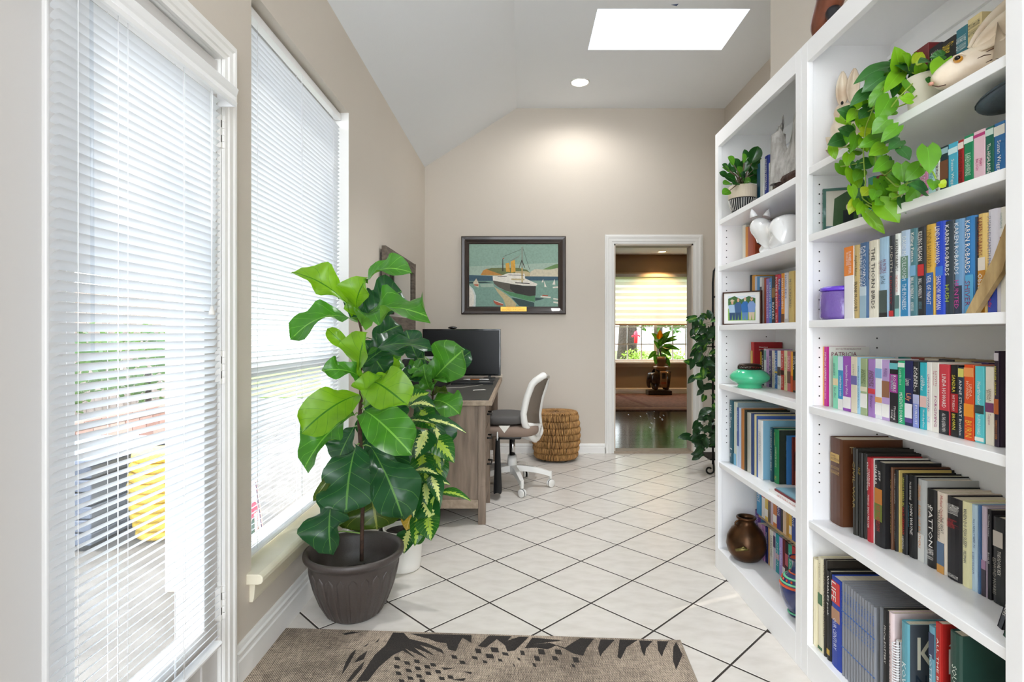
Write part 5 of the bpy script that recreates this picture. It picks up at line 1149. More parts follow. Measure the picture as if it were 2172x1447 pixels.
# ================================================================ office chair
ch = thing('office_chair', (-.07, 4.16, 0), 'white-framed office chair with a grey mesh back and cushion', 'chair')
cx, cy = -.07, 4.16
Mcw = mat('chair_white', '#e6e4df', .4); Mgs = mat('taupe_fabric', '#8a776a', .95, bump=(300, .4)); Mgc = mat('grey_cushion', '#5b5855', .95, bump=(200, .3)); Mmesh = mat('mesh_back', '#7a6e62', .9, bump=(500, .6), alpha=.93)
for k in range(5):
    g = math.radians(-75 + 72 * k + .0); d = Vector((math.cos(g), math.sin(g), 0)); s = Vector((-d.y, d.x, 0)); o = Vector((cx, cy, 0))
    b = MB()
    def arm(i, j):
        q = o + d * (.035 + .255 * j); w = .026 - .008 * j; zt = .165 - .05 * j * j; zbm = zt - .045 + .012 * j
        pr_ = [(-w, zbm), (w, zbm), (w * .8, zt), (-w * .8, zt), (-w, zbm)][int(round(i * 4))]
        return q + s * pr_[0] + Vector((0, 0, pr_[1]))
    b.grid(arm, 4, 8, smooth=False); b.tube([o + d * .288 + Vector((0, 0, .12)), o + d * .288 + Vector((0, 0, .062))], .013, 10)
    lg = b.build('base_arm', Mcw, ch, .003)
    cb = MB(); cc = o + d * .29
    ax = Matrix.Rotation(g + .6, 4, 'Z') @ Matrix.Rotation(PI / 2, 4, 'X')
    for q in (-.018, .006):
        cb.lathe([(0, 0), (.022, 0), (.029, .004), (.029, .009), (.022, .013), (0, .013)], cc + (ax @ Vector((0, 0, q))) + Vector((0, 0, .0295)), 18, M=ax)
    cb.build('caster', Mcw, lg)
    MB().lathe([(.0295, 0), (.0295, .0025), (.026, .0025), (.026, 0)], cc + (ax @ Vector((0, 0, .0055))) + Vector((0, 0, .0295)), 18, M=ax).build('caster_ring', M_dark, lg)
MB().lathe([(.036, .1), (.036, .2), (.032, .24), (.032, .235)], (cx, cy, 0), 20).build('hub', Mcw, ch)
MB().tube([(cx, cy, .235), (cx, cy, .37)], .021, 16).build('gas_lift', M_black, ch)
MB().tube([(cx + .004, cy - .004, .24), (cx + .004, cy - .004, .36)], .0185, 16).build('lift_chrome', M_chrome, ch)
bx('tilt_mechanism', M_black, cx - .1, cx + .07, cy - .07, cy + .07, .365, .405, ch, .012)
def pad(x0, x1, y0, y1, z0, z1, e=3.2, dip=0.):
    def fn(i, j):
        a = 2 * PI * i; ph = PI * (j - .5); sg = lambda v, k: math.copysign(abs(v) ** k, v)
        X = (x0 + x1) / 2 + (x1 - x0) / 2 * sg(math.cos(a), 2 / e) * sg(math.cos(ph), .35); Yy = (y0 + y1) / 2 + (y1 - y0) / 2 * sg(math.sin(a), 2 / e) * sg(math.cos(ph), .35)
        Z = (z0 + z1) / 2 + (z1 - z0) / 2 * sg(math.sin(ph), .6)
        if dip and ph > 0: Z -= dip * max(0, 1 - abs((X - (x0 + x1) / 2) / (x1 - x0) * 2.4) ** 2) * max(0, 1 - abs((Yy - (y0 + y1) / 2) / (y1 - y0) * 2.4) ** 2)
        return (X, Yy, Z)
    b = MB(); b.grid(fn, 40, 14); return b
pad(cx - .25, cx + .2, cy - .235, cy + .235, .402, .486).build('seat', Mgs, ch)
pad(cx - .225, cx + .125, cy - .2, cy + .2, .487, .562, 2.8, .02).build('seat_cushion', Mgc, ch)
# backrest frame: side loops swept in depth
def bp(u_, v_, dy): q = at(u_, v_, cy + dy); return q
prof = [(1152, 797), (1130, 812), (1117, 845), (1110, 878), (1112, 898), (1124, 922), (1134, 932)]
inn_ = [(1161, 800), (1158, 815), (1148, 845), (1143, 878), (1145, 900), (1148, 915), (1140, 930)]
def back_pt(k, s, side):
    P = prof if side == 0 else inn_
    i = min(int(k * (len(P) - 1)), len(P) - 2); f = k * (len(P) - 1) - i; u_ = P[i][0] * (1 - f) + P[i + 1][0] * f; v_ = P[i][1] * (1 - f) + P[i + 1][1] * f
    q = bp(u_, v_, 0); return Vector((q.x, cy + s, q.z))
nf = [back_pt(k / 18, -.2 + (0 if True else 0), 0) for k in range(19)]
def loop(off, sc):
    pts = []
    for k in range(17):  # near side, top to bottom
        q = back_pt(k / 16, 0, 0); w = .205 * (1 - .55 * max(0, (k / 16 - .62) / .38) ** 1.5) * (1 - .12 * (1 - k / 16)); pts.append((q, w))
    return pts
pts = loop(0, 1)
def lerpP(P, k):
    i = min(int(k * (len(P) - 1)), len(P) - 2); f = k * (len(P) - 1) - i
    return P[i][0] * (1 - f) + P[i + 1][0] * f, P[i][1] * (1 - f) + P[i + 1][1] * f
near = [at(*lerpP(prof, k / 16), cy - pts[k][1]) for k in range(17)]
far = [at(*lerpP(inn_, k / 16), cy + pts[k][1] * .8) for k in range(17)]
ring = near + far[::-1]
b = MB(); b.tube(ring, [.0255] * 17 + [.02] * 17, 10, closed=True); b.build('back_frame', Mcw, ch)
def mesh_fn(i, j):
    k = .05 + j * .6; kk = k * 16; a = int(kk); f = kk - a; a2 = min(16, a + 1)
    A = near[a].lerp(near[a2], f); Bq = far[a].lerp(far[a2], f); s_ = i * 2 - 1
    return A.lerp(Bq, i) + Vector((.03 * (1 - s_ * s_), 0, 0))
MB().grid(mesh_fn, 12, 14).build('mesh_panel', Mmesh, ch)
b = MB(); b.tube([near[11], near[11].lerp(far[11], .3) + Vector((.035, 0, -.006)), near[11].lerp(far[11], .7) + Vector((.035, 0, -.006)), far[11]], .018, 10); b.build('cross_bar', Mcw, ch)
q = pts[10][0]; q2 = pts[16][0]; mid_ = near[11].lerp(far[11], .5)
b = MB(); b.tube([mid_ + Vector((.035, 0, 0)), Vector((mid_.x + .03, cy, q2.z + .06)), Vector((q2.x + .01, cy, q2.z)), Vector((cx + .06, cy, .395))], [.026] * 4, 10); b.build('back_support', Mcw, ch)
# ================================================================ wicker basket stool
c = Vector((.318, 5.07, 0)); R0 = .21
bk = thing('wicker_basket', c, 'round brown wicker stool standing against the back wall', 'stool')
Mwk = mat('wicker', '#c2935a', .6, var=(45, .8, '#7a5228', (1, 1, .3))); Mwk2 = mat('wicker_dark', '#4a3118', .9)
def rad(z): return .168 + .048 * math.sin(PI * min(1, (z + .06) / .6)) if z < .44 else .19
MB().lathe([(.15, .012), (rad(.06) - .012, .06), (rad(.2) - .012, .2), (rad(.32) - .012, .32), (rad(.42) - .014, .42), (.17, .435), (0, .436)], c, 40).build('core', Mwk2, bk)
rows = [(.022, .075), (.077, .132), (.134, .19), (.192, .248), (.25, .306), (.308, .364), (.366, .425)]
rnd = random.Random(2)
for ri, (za, zb_) in enumerate(rows):
    b = MB(); n = 96
    for k in range(n):
        g = 2 * PI * (k + .5 * (ri % 2)) / n + rnd.uniform(-.01, .01); e = Vector((math.cos(g), math.sin(g), 0)); pts_ = []
        for s in range(5):
            f = s / 4; zz = za + (zb_ - za) * f; rr = rad(zz) + .011 * math.sin(PI * f) - .004
            g2 = g + .03 * (f - .5); pts_.append(c + Vector((math.cos(g2), math.sin(g2), 0)) * rr + Vector((0, 0, zz)))
        b.tube(pts_, .0052, 5)
    b.build('woven_band', Mwk, bk, kind='stuff')
b = MB()
for k in range(120):
    g = 2 * PI * k / 120 + rnd.uniform(-.02, .02); e = Vector((math.cos(g), math.sin(g), 0)); r1 = rnd.choice((.03, .06, .09, .12))
    b.tube([c + e * .2 + Vector((0, 0, .424)), c + e * .19 + Vector((0, 0, .438)), c + e * r1 + Vector((0, 0, .441 + rnd.uniform(0, .003)))], .0042, 5)
b.build('woven_top', Mwk, bk, kind='stuff')
for g in (.6, 2.2, 3.8, 5.4): MB().lathe([(.014, 0), (.016, .015)], c + Vector((.13 * math.cos(g), .13 * math.sin(g), 0)), 10).build('foot', M_dark, bk)
# ================================================================ ship picture on the back wall
Y = YB; p = F / Y
x0, x1, z0, z1 = (979 - U0) / p, (1200 - U0) / p, H + (V0 - 667) / p, H + (V0 - 502) / p
pf = thing('framed_picture', ((x0 + x1) / 2, YB - .02, z0), 'dark-framed painting of a steamship at sea on the back wall', 'picture')
fw = 16.5 / p; Mfr = mat('frame_dark', '#33261f', .3, var=(8, .5, '#1d1512'), coat=.3)
prof = [(0, 0), (0, .022), (.008, .03), (.03, .026), (.055, .016), (.066, .018), (.072, .012), (.072, 0)]
b = MB(); k_ = fw / .072; n = len(prof)
cor = [lambda a: (x0 + a, z0 + a), lambda a: (x1 - a, z0 + a), lambda a: (x1 - a, z1 - a), lambda a: (x0 + a, z1 - a)]
for cf in cor:
    for a, d in prof: xz = cf(a * k_); b.v.append((xz[0], YB - .001 - d, xz[1]))
for i in range(4):
    for j in range(n):
        i2 = (i + 1) % 4; j2 = (j + 1) % n
        b.f.append((i * n + j, i * n + j2, i2 * n + j2, i2 * n + j)); b.m.append(0); b.sm.append(False)
b.build('frame', Mfr, pf)
ax0, ax1, az0, az1 = x0 + fw * .98, x1 - fw * .98, z0 + fw * .98, z1 - fw * .98
PC = ['#8fae9d', '#a9bfae', '#37596b', '#7fa394', '#c58a3e', '#6f7a48', '#d8cdb2', '#6c8f55', '#efe9dc', '#2b2723', '#5a5348', '#4f8a5c', '#e0a93f', '#3b332c', '#b5573a', '#dce4df', '#8c9a8a', '#2f4a4a', '#c9b88c']
def Q(pts): return [((x - 255) / 1360, 1 - (y - 278) / 952) for x, y in pts]
pol = [(0, Q([(255, 278), (1615, 278), (1615, 800), (255, 800)])), (1, Q([(255, 620), (1615, 560), (1615, 790), (255, 790)])),
 (4, Q([(430, 750), (470, 680), (520, 655), (640, 645), (800, 650), (840, 760)])), (5, Q([(520, 662), (600, 642), (760, 640), (1000, 640), (1140, 670), (1210, 740), (760, 745)])), (18, Q([(960, 690), (1120, 690), (1200, 720), (1210, 770), (960, 770)])),
 (6, Q([(1180, 770), (1190, 700), (1260, 660), (1390, 665), (1500, 660), (1615, 640), (1615, 775)])), (7, Q([(1380, 665), (1460, 630), (1560, 590), (1615, 580), (1615, 640), (1500, 665)])),
 (2, Q([(255, 748), (640, 765), (1615, 772), (1615, 850), (255, 850)])), (3, Q([(255, 840), (1615, 830), (1615, 1230), (255, 1230)])), (1, Q([(420, 890), (620, 880), (640, 930), (440, 935)])),
 (17, Q([(255, 850), (500, 850), (620, 870), (255, 880)])), (15, Q([(255, 900), (320, 960), (360, 1060), (355, 1230), (255, 1230)])), (8, Q([(255, 925), (300, 970), (335, 1060), (330, 1180), (300, 1230), (255, 1230)])),
 (18, Q([(640, 930), (760, 1000), (880, 1090), (980, 1190), (960, 1230), (820, 1230), (780, 1120), (690, 1010)])), (17, Q([(900, 1090), (1060, 1120), (1250, 1170), (1250, 1230), (1020, 1220)])),
 (8, Q([(615, 765), (740, 760), (850, 720), (1000, 720), (1105, 730), (1110, 800), (1220, 850), (1300, 885), (1280, 915), (1080, 910), (880, 880), (620, 840)])),
 (10, Q([(620, 832), (880, 880), (1085, 912), (1100, 1050), (820, 990), (700, 930), (635, 880)])), (9, Q([(880, 890), (1085, 912), (1275, 915), (1268, 1060), (1180, 1070), (960, 1030), (880, 960)])),
 (11, Q([(720, 955), (840, 1000), (1180, 1070), (1262, 1062), (1258, 1155), (1120, 1130), (880, 1060)])),
 (12, Q([(812, 572), (868, 562), (880, 705), (818, 700)])), (12, Q([(890, 545), (955, 515), (965, 700), (895, 715)])), (16, Q([(860, 545), (920, 510), (1040, 440), (1010, 480), (930, 525)])),
 (13, Q([(764, 500), (774, 500), (780, 690), (760, 690)])), (14, Q([(770, 490), (790, 484), (792, 500), (770, 506)])), (16, Q([(1050, 320), (1080, 320), (1075, 880), (1055, 880)])), (12, Q([(1056, 640), (1070, 640), (1068, 860), (1058, 860)])),
 (13, Q([(1055, 520), (1065, 520), (1110, 640), (1100, 640), (1060, 545), (1020, 650), (1012, 650)])), (13, Q([(1078, 350), (1082, 350), (1180, 665), (1175, 665)])), (13, Q([(1045, 360), (1050, 362), (780, 470), (778, 466)])),
 (13, Q([(855, 742), (1090, 748), (1090, 756), (855, 750)])), (13, Q([(690, 770), (830, 765), (830, 772), (690, 778)])), (13, Q([(960, 860), (1180, 872), (1180, 884), (960, 874)])), (18, Q([(900, 800), (1100, 806), (1100, 830), (900, 826)])),
 (6, Q([(315, 870), (365, 800), (405, 880), (400, 940), (340, 915)])), (14, Q([(330, 890), (400, 890), (395, 915), (340, 910)])), (8, Q([(1360, 860), (1385, 810), (1390, 860)])), (8, Q([(1405, 930), (1400, 840), (1440, 935)])), (8, Q([(1525, 895), (1560, 810), (1570, 895)])),
 (8, Q([(1340, 1065), (1500, 1080), (1500, 1100), (1350, 1085)])), (14, Q([(1370, 1050), (1460, 1055), (1455, 1070), (1375, 1068)])), (14, Q([(625, 1130), (700, 1165), (780, 1190), (770, 1215), (680, 1205), (635, 1170)])), (8, Q([(640, 1132), (770, 1180), (772, 1190), (640, 1142)])),
 (8, Q([(1530, 930), (1610, 920), (1612, 945), (1535, 948)])), (8, Q([(1540, 1100), (1612, 1110), (1612, 1125), (1540, 1118)])), (8, Q([(1540, 1150), (1612, 1160), (1612, 1185), (1540, 1170)])), (17, Q([(1265, 1090), (1400, 1105), (1330, 1130), (1262, 1140)]))]
b = MB(); b.box(ax0 - .004, ax1 + .004, YB - .012, YB - .008, az0 - .004, az1 + .004)
art(b, pol, Vector((ax0, YB - .0121, az0)), Vector((ax1 - ax0, 0, 0)), Vector((0, 0, az1 - az0)), Vector((0, -1, 0)), .00006)
b.build('painting', [mat('art_' + c_[1:], c_, .6, var=(60, .35)) for c_ in PC], pf)
px0, px1, pz0, pz1 = (1062 - U0) / p, (1117 - U0) / p, H + (V0 - 661) / p, H + (V0 - 651) / p
pl = bx('name_plate', mat('brass_plate', '#d9a440', .35, metal=.5), px0, px1, YB - .034, YB - .024, pz0, pz1, pf, .0008)
b = MB(); lettering(b, 'CANADIAN PACIFIC', ((px0 + px1) / 2, YB - .0346, pz0 + (pz1 - pz0) * .76), (1, 0, 0), (0, 0, 1), (px1 - px0) * .58, (pz1 - pz0) * .22); lettering(b, 'DUCHESS of ATLANTIC', ((px0 + px1) / 2, YB - .0346, pz0 + (pz1 - pz0) * .38), (1, 0, 0), (0, 0, 1), (px1 - px0) * .86, (pz1 - pz0) * .34)
b.build('plate_lettering', cm('#8a5a1c'), pl)
# ================================================================ mirror on the left wall
mr = thing('wall_mirror', (XL + .03, 4.1, 1.2), 'mirror in a rustic grey wood frame on the left wall', 'mirror')
Mmf = mat('rustic_grey_wood', '#75695d', .75, var=(30, .8, '#463c33', (1, .25, 2)), bump=(60, .5))
my0, my1, mz0, mz1, fw = 3.62, 4.63, 1.19, 1.735, .085
xm = XL + .045
b = cells([my0, my0 + fw, my1 - fw, my1], [mz0, mz0 + fw, mz1 - fw, mz1], [(my0 + fw, my1 - fw, mz0 + fw, mz1 - fw)], lambda u_, v_, d_: (xm - d_, u_, v_), .03)
b.build('frame', Mmf, mr, .003)
bx('mirror_glass', mat('mirror_silver', '#d8dcdc', .03, metal=1.), xm - .018, xm - .014, my0 + fw - .004, my1 - fw + .004, mz0 + fw - .004, mz1 - fw + .004, mr)
bx('backing', M_dark, XL + .001, xm - .02, my0 + .04, my1 - .04, mz0 + .04, mz1 - .04, mr)
# ================================================================ leaves
def leaf_mat(name, top, vein, under, nv=7, vw=.05, varieg=None, rough=.3, trans=.3, mid=.02, patch=None):
    if name in MATS: return MATS[name]
    m = bpy.data.materials.new(name); m.use_nodes = True; MATS[name] = m
    n = m.node_tree.nodes; l = m.node_tree.links; b = n['Principled BSDF']; out = n['Material Output']; b.inputs['Roughness'].default_value = rough
    uv = n.new('ShaderNodeUVMap'); sp = n.new('ShaderNodeSeparateXYZ'); l.new(uv.outputs[0], sp.inputs[0])
    def M(op, a, bb=None, c=None):
        q = n.new('ShaderNodeMath'); q.operation = op
        for i, x in enumerate((a, bb, c)):
            if x is None: continue
            if isinstance(x, (int, float)): q.inputs[i].default_value = x
            else: l.new(x, q.inputs[i])
        return q.outputs[0]
    au = M('ABSOLUTE', M('SUBTRACT', sp.outputs['X'], .5))           # 0 midrib .. .5 edge
    midm = M('LESS_THAN', au, mid)
    ph = M('FRACT', M('MULTIPLY', M('SUBTRACT', sp.outputs['Y'], M('MULTIPLY', au, .55)), float(nv)))
    dist = M('ABSOLUTE', M('SUBTRACT', ph, .5))
    lat = M('LESS_THAN', dist, vw)
    vein_m = M('MAXIMUM', midm, M('MULTIPLY', lat, .8))
    tcn = n.new('ShaderNodeTexCoord'); no = n.new('ShaderNodeTexNoise'); no.inputs['Scale'].default_value = 18; l.new(tcn.outputs['Object'], no.inputs['Vector'])
    mx0 = n.new('ShaderNodeMix'); mx0.data_type = 'RGBA'; mx0.inputs['A'].default_value = (*lin(top), 1); mx0.inputs['B'].default_value = (*[x * .62 for x in lin(top)], 1)
    l.new(no.outputs['Fac'], mx0.inputs['Factor']); base = mx0.outputs['Result']
    if varieg:
        no2 = n.new('ShaderNodeTexNoise'); no2.inputs['Scale'].default_value = 140; no2.inputs['Detail'].default_value = 4; l.new(tcn.outputs['Object'], no2.inputs['Vector'])
        k = M('ADD', M('MULTIPLY', no2.outputs['Fac'], .34), M('MULTIPLY', M('ABSOLUTE', M('SUBTRACT', M('FRACT', M('MULTIPLY', M('SUBTRACT', sp.outputs['Y'], M('MULTIPLY', au, .5)), 8.)), .5)), .22))
        msk = M('LESS_THAN', M('ADD', au, k), .37)
        mv = n.new('ShaderNodeMix'); mv.data_type = 'RGBA'; l.new(msk, mv.inputs['Factor']); l.new(base, mv.inputs['A']); mv.inputs['B'].default_value = (*lin(varieg), 1); base = mv.outputs['Result']
    mx = n.new('ShaderNodeMix'); mx.data_type = 'RGBA'; l.new(vein_m, mx.inputs['Factor']); l.new(base, mx.inputs['A']); mx.inputs['B'].default_value = (*lin(vein), 1)
    geo = n.new('ShaderNodeNewGeometry'); mu = n.new('ShaderNodeMix'); mu.data_type = 'RGBA'; l.new(M('MULTIPLY', geo.outputs['Backfacing'], .6), mu.inputs['Factor']); l.new(mx.outputs['Result'], mu.inputs['A']); mu.inputs['B'].default_value = (*lin(under), 1)
    l.new(mu.outputs['Result'], b.inputs['Base Color'])
    bp_ = n.new('ShaderNodeBump'); bp_.inputs['Strength'].default_value = .35; bp_.inputs['Distance'].default_value = .003
    l.new(M('MULTIPLY', M('MINIMUM', dist, M('MULTIPLY', au, 1.6)), 1.), bp_.inputs['Height']); l.new(bp_.outputs[0], b.inputs['Normal'])
    tr = n.new('ShaderNodeBsdfTranslucent'); hs = n.new('ShaderNodeHueSaturation'); hs.inputs['Value'].default_value = 1.5; hs.inputs['Saturation'].default_value = 1.1; l.new(mu.outputs['Result'], hs.inputs['Color']); l.new(hs.outputs[0], tr.inputs[0])
    ms = n.new('ShaderNodeMixShader'); ms.inputs[0].default_value = trans; l.new(b.outputs[0], ms.inputs[1]); l.new(tr.outputs[0], ms.inputs[2]); l.new(ms.outputs[0], out.inputs[0])
    return m
OUT = {
 'fiddle': lambda t: (.62 * math.sin(PI * min(1, t * 1.9)) ** .8 if t < .26 else .62 - .12 * math.sin(PI * (t - .26) / .2) * 0 + .38 * math.sin(PI / 2 * min(1, (t - .26) / .42)) if t < .68 else 1.0 * math.sqrt(max(0, 1 - ((t - .68) / .32) ** 2.2))),
 'ovate': lambda t: math.sin(PI * min(1, t ** .72)) ** .85,
 'oval': lambda t: math.sin(PI * t) ** .6,
 'heart': lambda t: (math.sqrt(max(0, 1 - ((.36 - t) / .36) ** 2.6)) if t < .36 else max(0, 1 - ((t - .36) / .64) ** 1.75)),
}
def leaf(parent, B, T, wd, nrm, m, shape='ovate', sag=.1, fold=.25, wave=.03, seed=0, tip=.0, nl=12, nw=6, name='leaf', twist=0.):
    B, T = Vector(B), Vector(T); N = Vector(nrm).normalized(); L = (T - B).length; ax = (T - B).normalized()
    N = (N - ax * N.dot(ax)); N = N.normalized() if N.length > 1e-4 else Vector((0, 0, 1)); side = ax.cross(N).normalized(); rnd_ = random.Random(seed)
    ph1, ph2 = rnd_.uniform(0, 6), rnd_.uniform(0, 6); fn_ = OUT[shape]
    def fn(i, j):
        s = i * 2 - 1; t = j; w = wd * .5 * fn_(t)
        arch = 4 * t * (1 - t) * sag * L - tip * L * t * t
        ang = twist * t; sd2 = side * math.cos(ang) + N * math.sin(ang); nn = N * math.cos(ang) - side * math.sin(ang)
        back = (-.17 * L * (1 - t / .36) ** 1.2 * abs(s) ** .9 if (shape == 'heart' and t < .36) else 0)
        if shape == 'heart' and t < .36: w = max(w, wd * .5 * (.42 + .58 * (t / .36) ** .6))
        wv = wave * wd * abs(s) ** 1.5 * math.sin(t * 11 + ph1 + (2 if s > 0 else 0)) + .3 * wave * wd * math.sin(t * 23 + ph2) * abs(s)
        return B + ax * (t * L + back) + sd2 * s * w + nn * (fold * w * (s * s) ** .75 + wv) + N * arch
    o = MB().grid(fn, nw, nl).build(name, m, parent); return o
def PX(u_, v_, Y): return at(u_, v_, Y)
M_fd = leaf_mat('fiddle_dark', '#2a5a34', '#5f8f45', '#5f8f45', 6, .018); M_fm = leaf_mat('fiddle_mid', '#4f9030', '#7fb84c', '#7fae4e', 6, .018); M_fb = leaf_mat('fiddle_bright', '#86b82f', '#3f7a1a', '#8fc84a', 6, .014, trans=.45); M_fo = leaf_mat('fiddle_olive', '#4a5f22', '#8a8f42', '#5d6b2c', 6, .018)
Mstem = mat('ficus_bark', '#4a3326', .9, var=(60, .7, '#2a1c14'), bump=(90, .8, .004)); Mgst = mat('green_stem', '#7a9a4a', .5)
Msoil = mat('potting_soil', '#1c1714', 1., bump=(70, 1., .01), var=(60, .8, '#3a2f28'))
# ---- large brown pot
pc_ = Vector((-.693, 2.285, 0))
pot = thing('flower_pot', pc_, 'large dark brown fluted plastic pot on the tile floor', 'pot')
Mpot = mat('pot_brown', '#4a423e', .45, var=(220, .4, '#3a332f'), bump=(260, .3))
def flute(g, i, k): return 1.0
prof = [(.0, .0), (.098, 0), (.11, .012), (.137, .06), (.16, .12), (.175, .18), (.181, .225), (.183, .232), (.192, .238), (.2, .246), (.2025, .256), (.2, .266), (.193, .27), (.184, .266), (.178, .25), (.166, .2), (.15, .13), (.0, .125)]
MB().lathe(prof, pc_, 64).build('body', Mpot, pot)
def rp(z): 
    zs_ = [(0, .098), (.012, .11), (.06, .137), (.12, .16), (.18, .175), (.225, .181)]
    for (z0_, r0_), (z1_, r1_) in zip(zs_, zs_[1:]):
        if z <= z1_: return r0_ + (r1_ - r0_) * (z - z0_) / (z1_ - z0_)
    return .181
for k in range(24):
    g0 = 2 * PI * k / 24; hw = .098
    def fl_(i, j):
        z = .012 + .195 * j; s = i * 2 - 1; cap = 1.0
        if j > .9: cap = math.sqrt(max(0, 1 - ((j - .9) / .1) ** 2))
        g = g0 + s * hw * cap; r = rp(z) + .0042 * (1 - abs(s) ** 7) - .0008
        return pc_ + Vector((r * math.cos(g), r * math.sin(g), z))
    MB().grid(fl_, 10, 12).build('flute', Mpot, pot)
MB().lathe([(0, .136), (.08, .138), (.153, .134), (.15, .128), (0, .128)], pc_, 40, wob=lambda g, i, k: 1 + .01 * math.sin(9 * g)).build('soil', Msoil, pot)
rnd = random.Random(4); b = MB()
for k in range(40):
    g, r = rnd.uniform(0, 6.28), rnd.uniform(.01, .135); b.ball(pc_ + Vector((r * math.cos(g), r * math.sin(g), .137)), (rnd.uniform(.008, .018), rnd.uniform(.008, .018), .009), 7, 5)
b.build('soil_lumps', mat('wet_soil', '#0f0d0c', .35), pot, kind='stuff')
q = pc_ + Vector((-.03, -.03, .152)); MB().prism([q, q + Vector((.035, .006, .004)), q + Vector((.05, .02, 0)), q + Vector((.03, .03, .003)), q + Vector((.004, .022, .002))], (0, 0, .002)).build('dry_leaf_scrap', cm('#9a6a42'), pot)
# ---- fiddle leaf fig
ff = thing('fiddle_leaf_fig', pc_ + Vector((.03, 0, .13)), 'tall fiddle-leaf fig with broad glossy leaves in the brown pot', 'plant')
tr_ = [PX(767, 1190, 2.26), PX(768, 1110, 2.27), PX(770, 1060, 2.28), PX(766, 960, 2.29), PX(762, 900, 2.29), PX(766, 840, 2.29), PX(764, 790, 2.29), PX(768, 740, 2.28), PX(766, 700, 2.28), PX(758, 668, 2.28)]
MB().tube(tr_, [.0085, .008, .0085, .009, .0085, .008, .008, .0065, .005, .004], 9).build('trunk', Mstem, ff)
L = []  # (base u,v,Y) (tip u,v,Y) width_m, normal, material, sag, fold, wave
U_ = (0, -.5, 1); C_ = (0, -1, .15); CL = (-.5, -1, .2); CR = (.5, -1, .2)
def FL(bu, bv, bY, tu, tv_, tY, wpx, nrm, m, sag=.08, fold=.2, wave=.05, tw_=0.): L.append((bu, bv, bY, tu, tv_, tY, wpx * (bY + tY) / 2 / F, nrm, m, sag, fold, wave, tw_))
FL(752, 664, 2.28, 619, 577, 2.2, 62, (.5, -.75, .6), M_fb, .12, .35, .1)
FL(757, 668, 2.28, 778, 590, 2.2, 66, (-.4, -1, .1), M_fb, .1, .4, .07)
FL(778, 600, 2.22, 872, 578, 2.14, 58, (.1, -.75, .7), M_fm, .16, .3, .05)
FL(759, 682, 2.28, 616, 722, 2.12, 78, (.0, -.55, .85), M_fm, .17, .25, .06)
FL(748, 745, 2.3, 694, 697, 2.26, 30, (.5, -.8, -.3), M_fb, .12, .2, .05)
FL(766, 684, 2.28, 907, 672, 2.1, 92, (.1, -.65, .8), M_fm, .12, .15, .12)
FL(775, 672, 2.3, 852, 618, 2.38, 82, (-.3, -1, .1), M_fd, .06, .3, .1)
FL(766, 690, 2.3, 735, 620, 2.42, 50, (.4, -.8, .3), M_fd, .06, .3, .1)
FL(766, 800, 2.28, 778, 706, 2.16, 74, (-.55, -.9, .1), M_fb, .06, .35, .05)
FL(764, 800, 2.28, 681, 787, 2.18, 44, (.1, -.75, .55), M_fm, .14, .25, .12)
FL(775, 754, 2.28, 916, 741, 2.2, 58, (.05, -.45, .9), M_fd, .1, .1, .06)
FL(772, 772, 2.3, 860, 720, 2.45, 70, (-.2, -.9, .3), M_fd, .06, .2, .06)
FL(772, 858, 2.28, 812, 796, 2.18, 62, (-.4, -1, .1), M_fb, .08, .3, .08)
FL(790, 812, 2.24, 866, 862, 2.08, 88, (-.15, -.8, .55), M_fb, .16, .2, .06)
FL(762, 838, 2.28, 640, 918, 2.08, 88, (.15, -.85, .5), M_fb, .12, .2, .04)
FL(752, 880, 2.28, 646, 992, 2.1, 78, (-.35, -.9, .3), M_fm, .1, .35, .1)
FL(755, 946, 2.27, 734, 1092, 2.1, 116, (-.1, -1, .25), M_fd, .06, .15, .06)
FL(770, 870, 2.28, 874, 965, 2.1, 90, (.2, -.9, .45), M_fm, .12, .2, .05)
FL(787, 948, 2.28, 856, 1106, 2.16, 98, (.5, -.8, .2), M_fd, .08, .35, .08)
FL(786, 1002, 2.34, 800, 1124, 2.28, 132, (0, -1, .15), M_fo, .03, .12, .05)
FL(708, 1040, 2.24, 702, 1176, 2.1, 92, (-.25, -1, .2), M_fd, .06, .3, .1)
FL(716, 992, 2.26, 664, 1064, 2.16, 18, (.3, -.8, .3), M_fo, .25, .3, .05)
FL(752, 905, 2.34, 715, 985, 2.36, 62, (-.2, -1, .2), M_fd, .05, .2, .06)
FL(752, 1076, 2.33, 745, 1126, 2.34, 62, (0, -1, .2), M_fo, .03, .2, .06)
FL(780, 835, 2.34, 832, 905, 2.36, 70, (.1, -1, .2), M_fd, .05, .2, .06)
FL(770, 720, 2.34, 815, 790, 2.4, 66, (.1, -1, .2), M_fd, .05, .2, .06)
FL(775, 900, 2.36, 845, 1010, 2.42, 80, (.2, -1, .2), M_fd, .05, .2, .06)
FL(790, 790, 2.42, 850, 760, 2.5, 60, (0, -1, .3), M_fm, .06, .2, .06)
FL(800, 850, 2.45, 850, 900, 2.5, 70, (0, -1, .3), M_fd, .06, .2, .06)
FL(785, 930, 2.42, 820, 1010, 2.46, 76, (.1, -1, .2), M_fd, .05, .2, .06)
FL(760, 1010, 2.42, 735, 1080, 2.44, 60, (-.2, -1, .2), M_fd, .05, .2, .06)
FL(740, 960, 2.38, 700, 1040, 2.38, 50, (-.3, -1, .2), M_fd, .05, .2, .06)
FL(790, 720, 2.42, 850, 690, 2.48, 56, (0, -.9, .4), M_fd, .06, .2, .06)
FL(800, 760, 2.46, 842, 800, 2.42, 52, (.1, -1, .2), M_fb, .06, .25, .06)
FL(690, 1130, 2.28, 665, 1140, 2.24, 30, (0, -.8, .5), M_fd, .1, .2, .05)
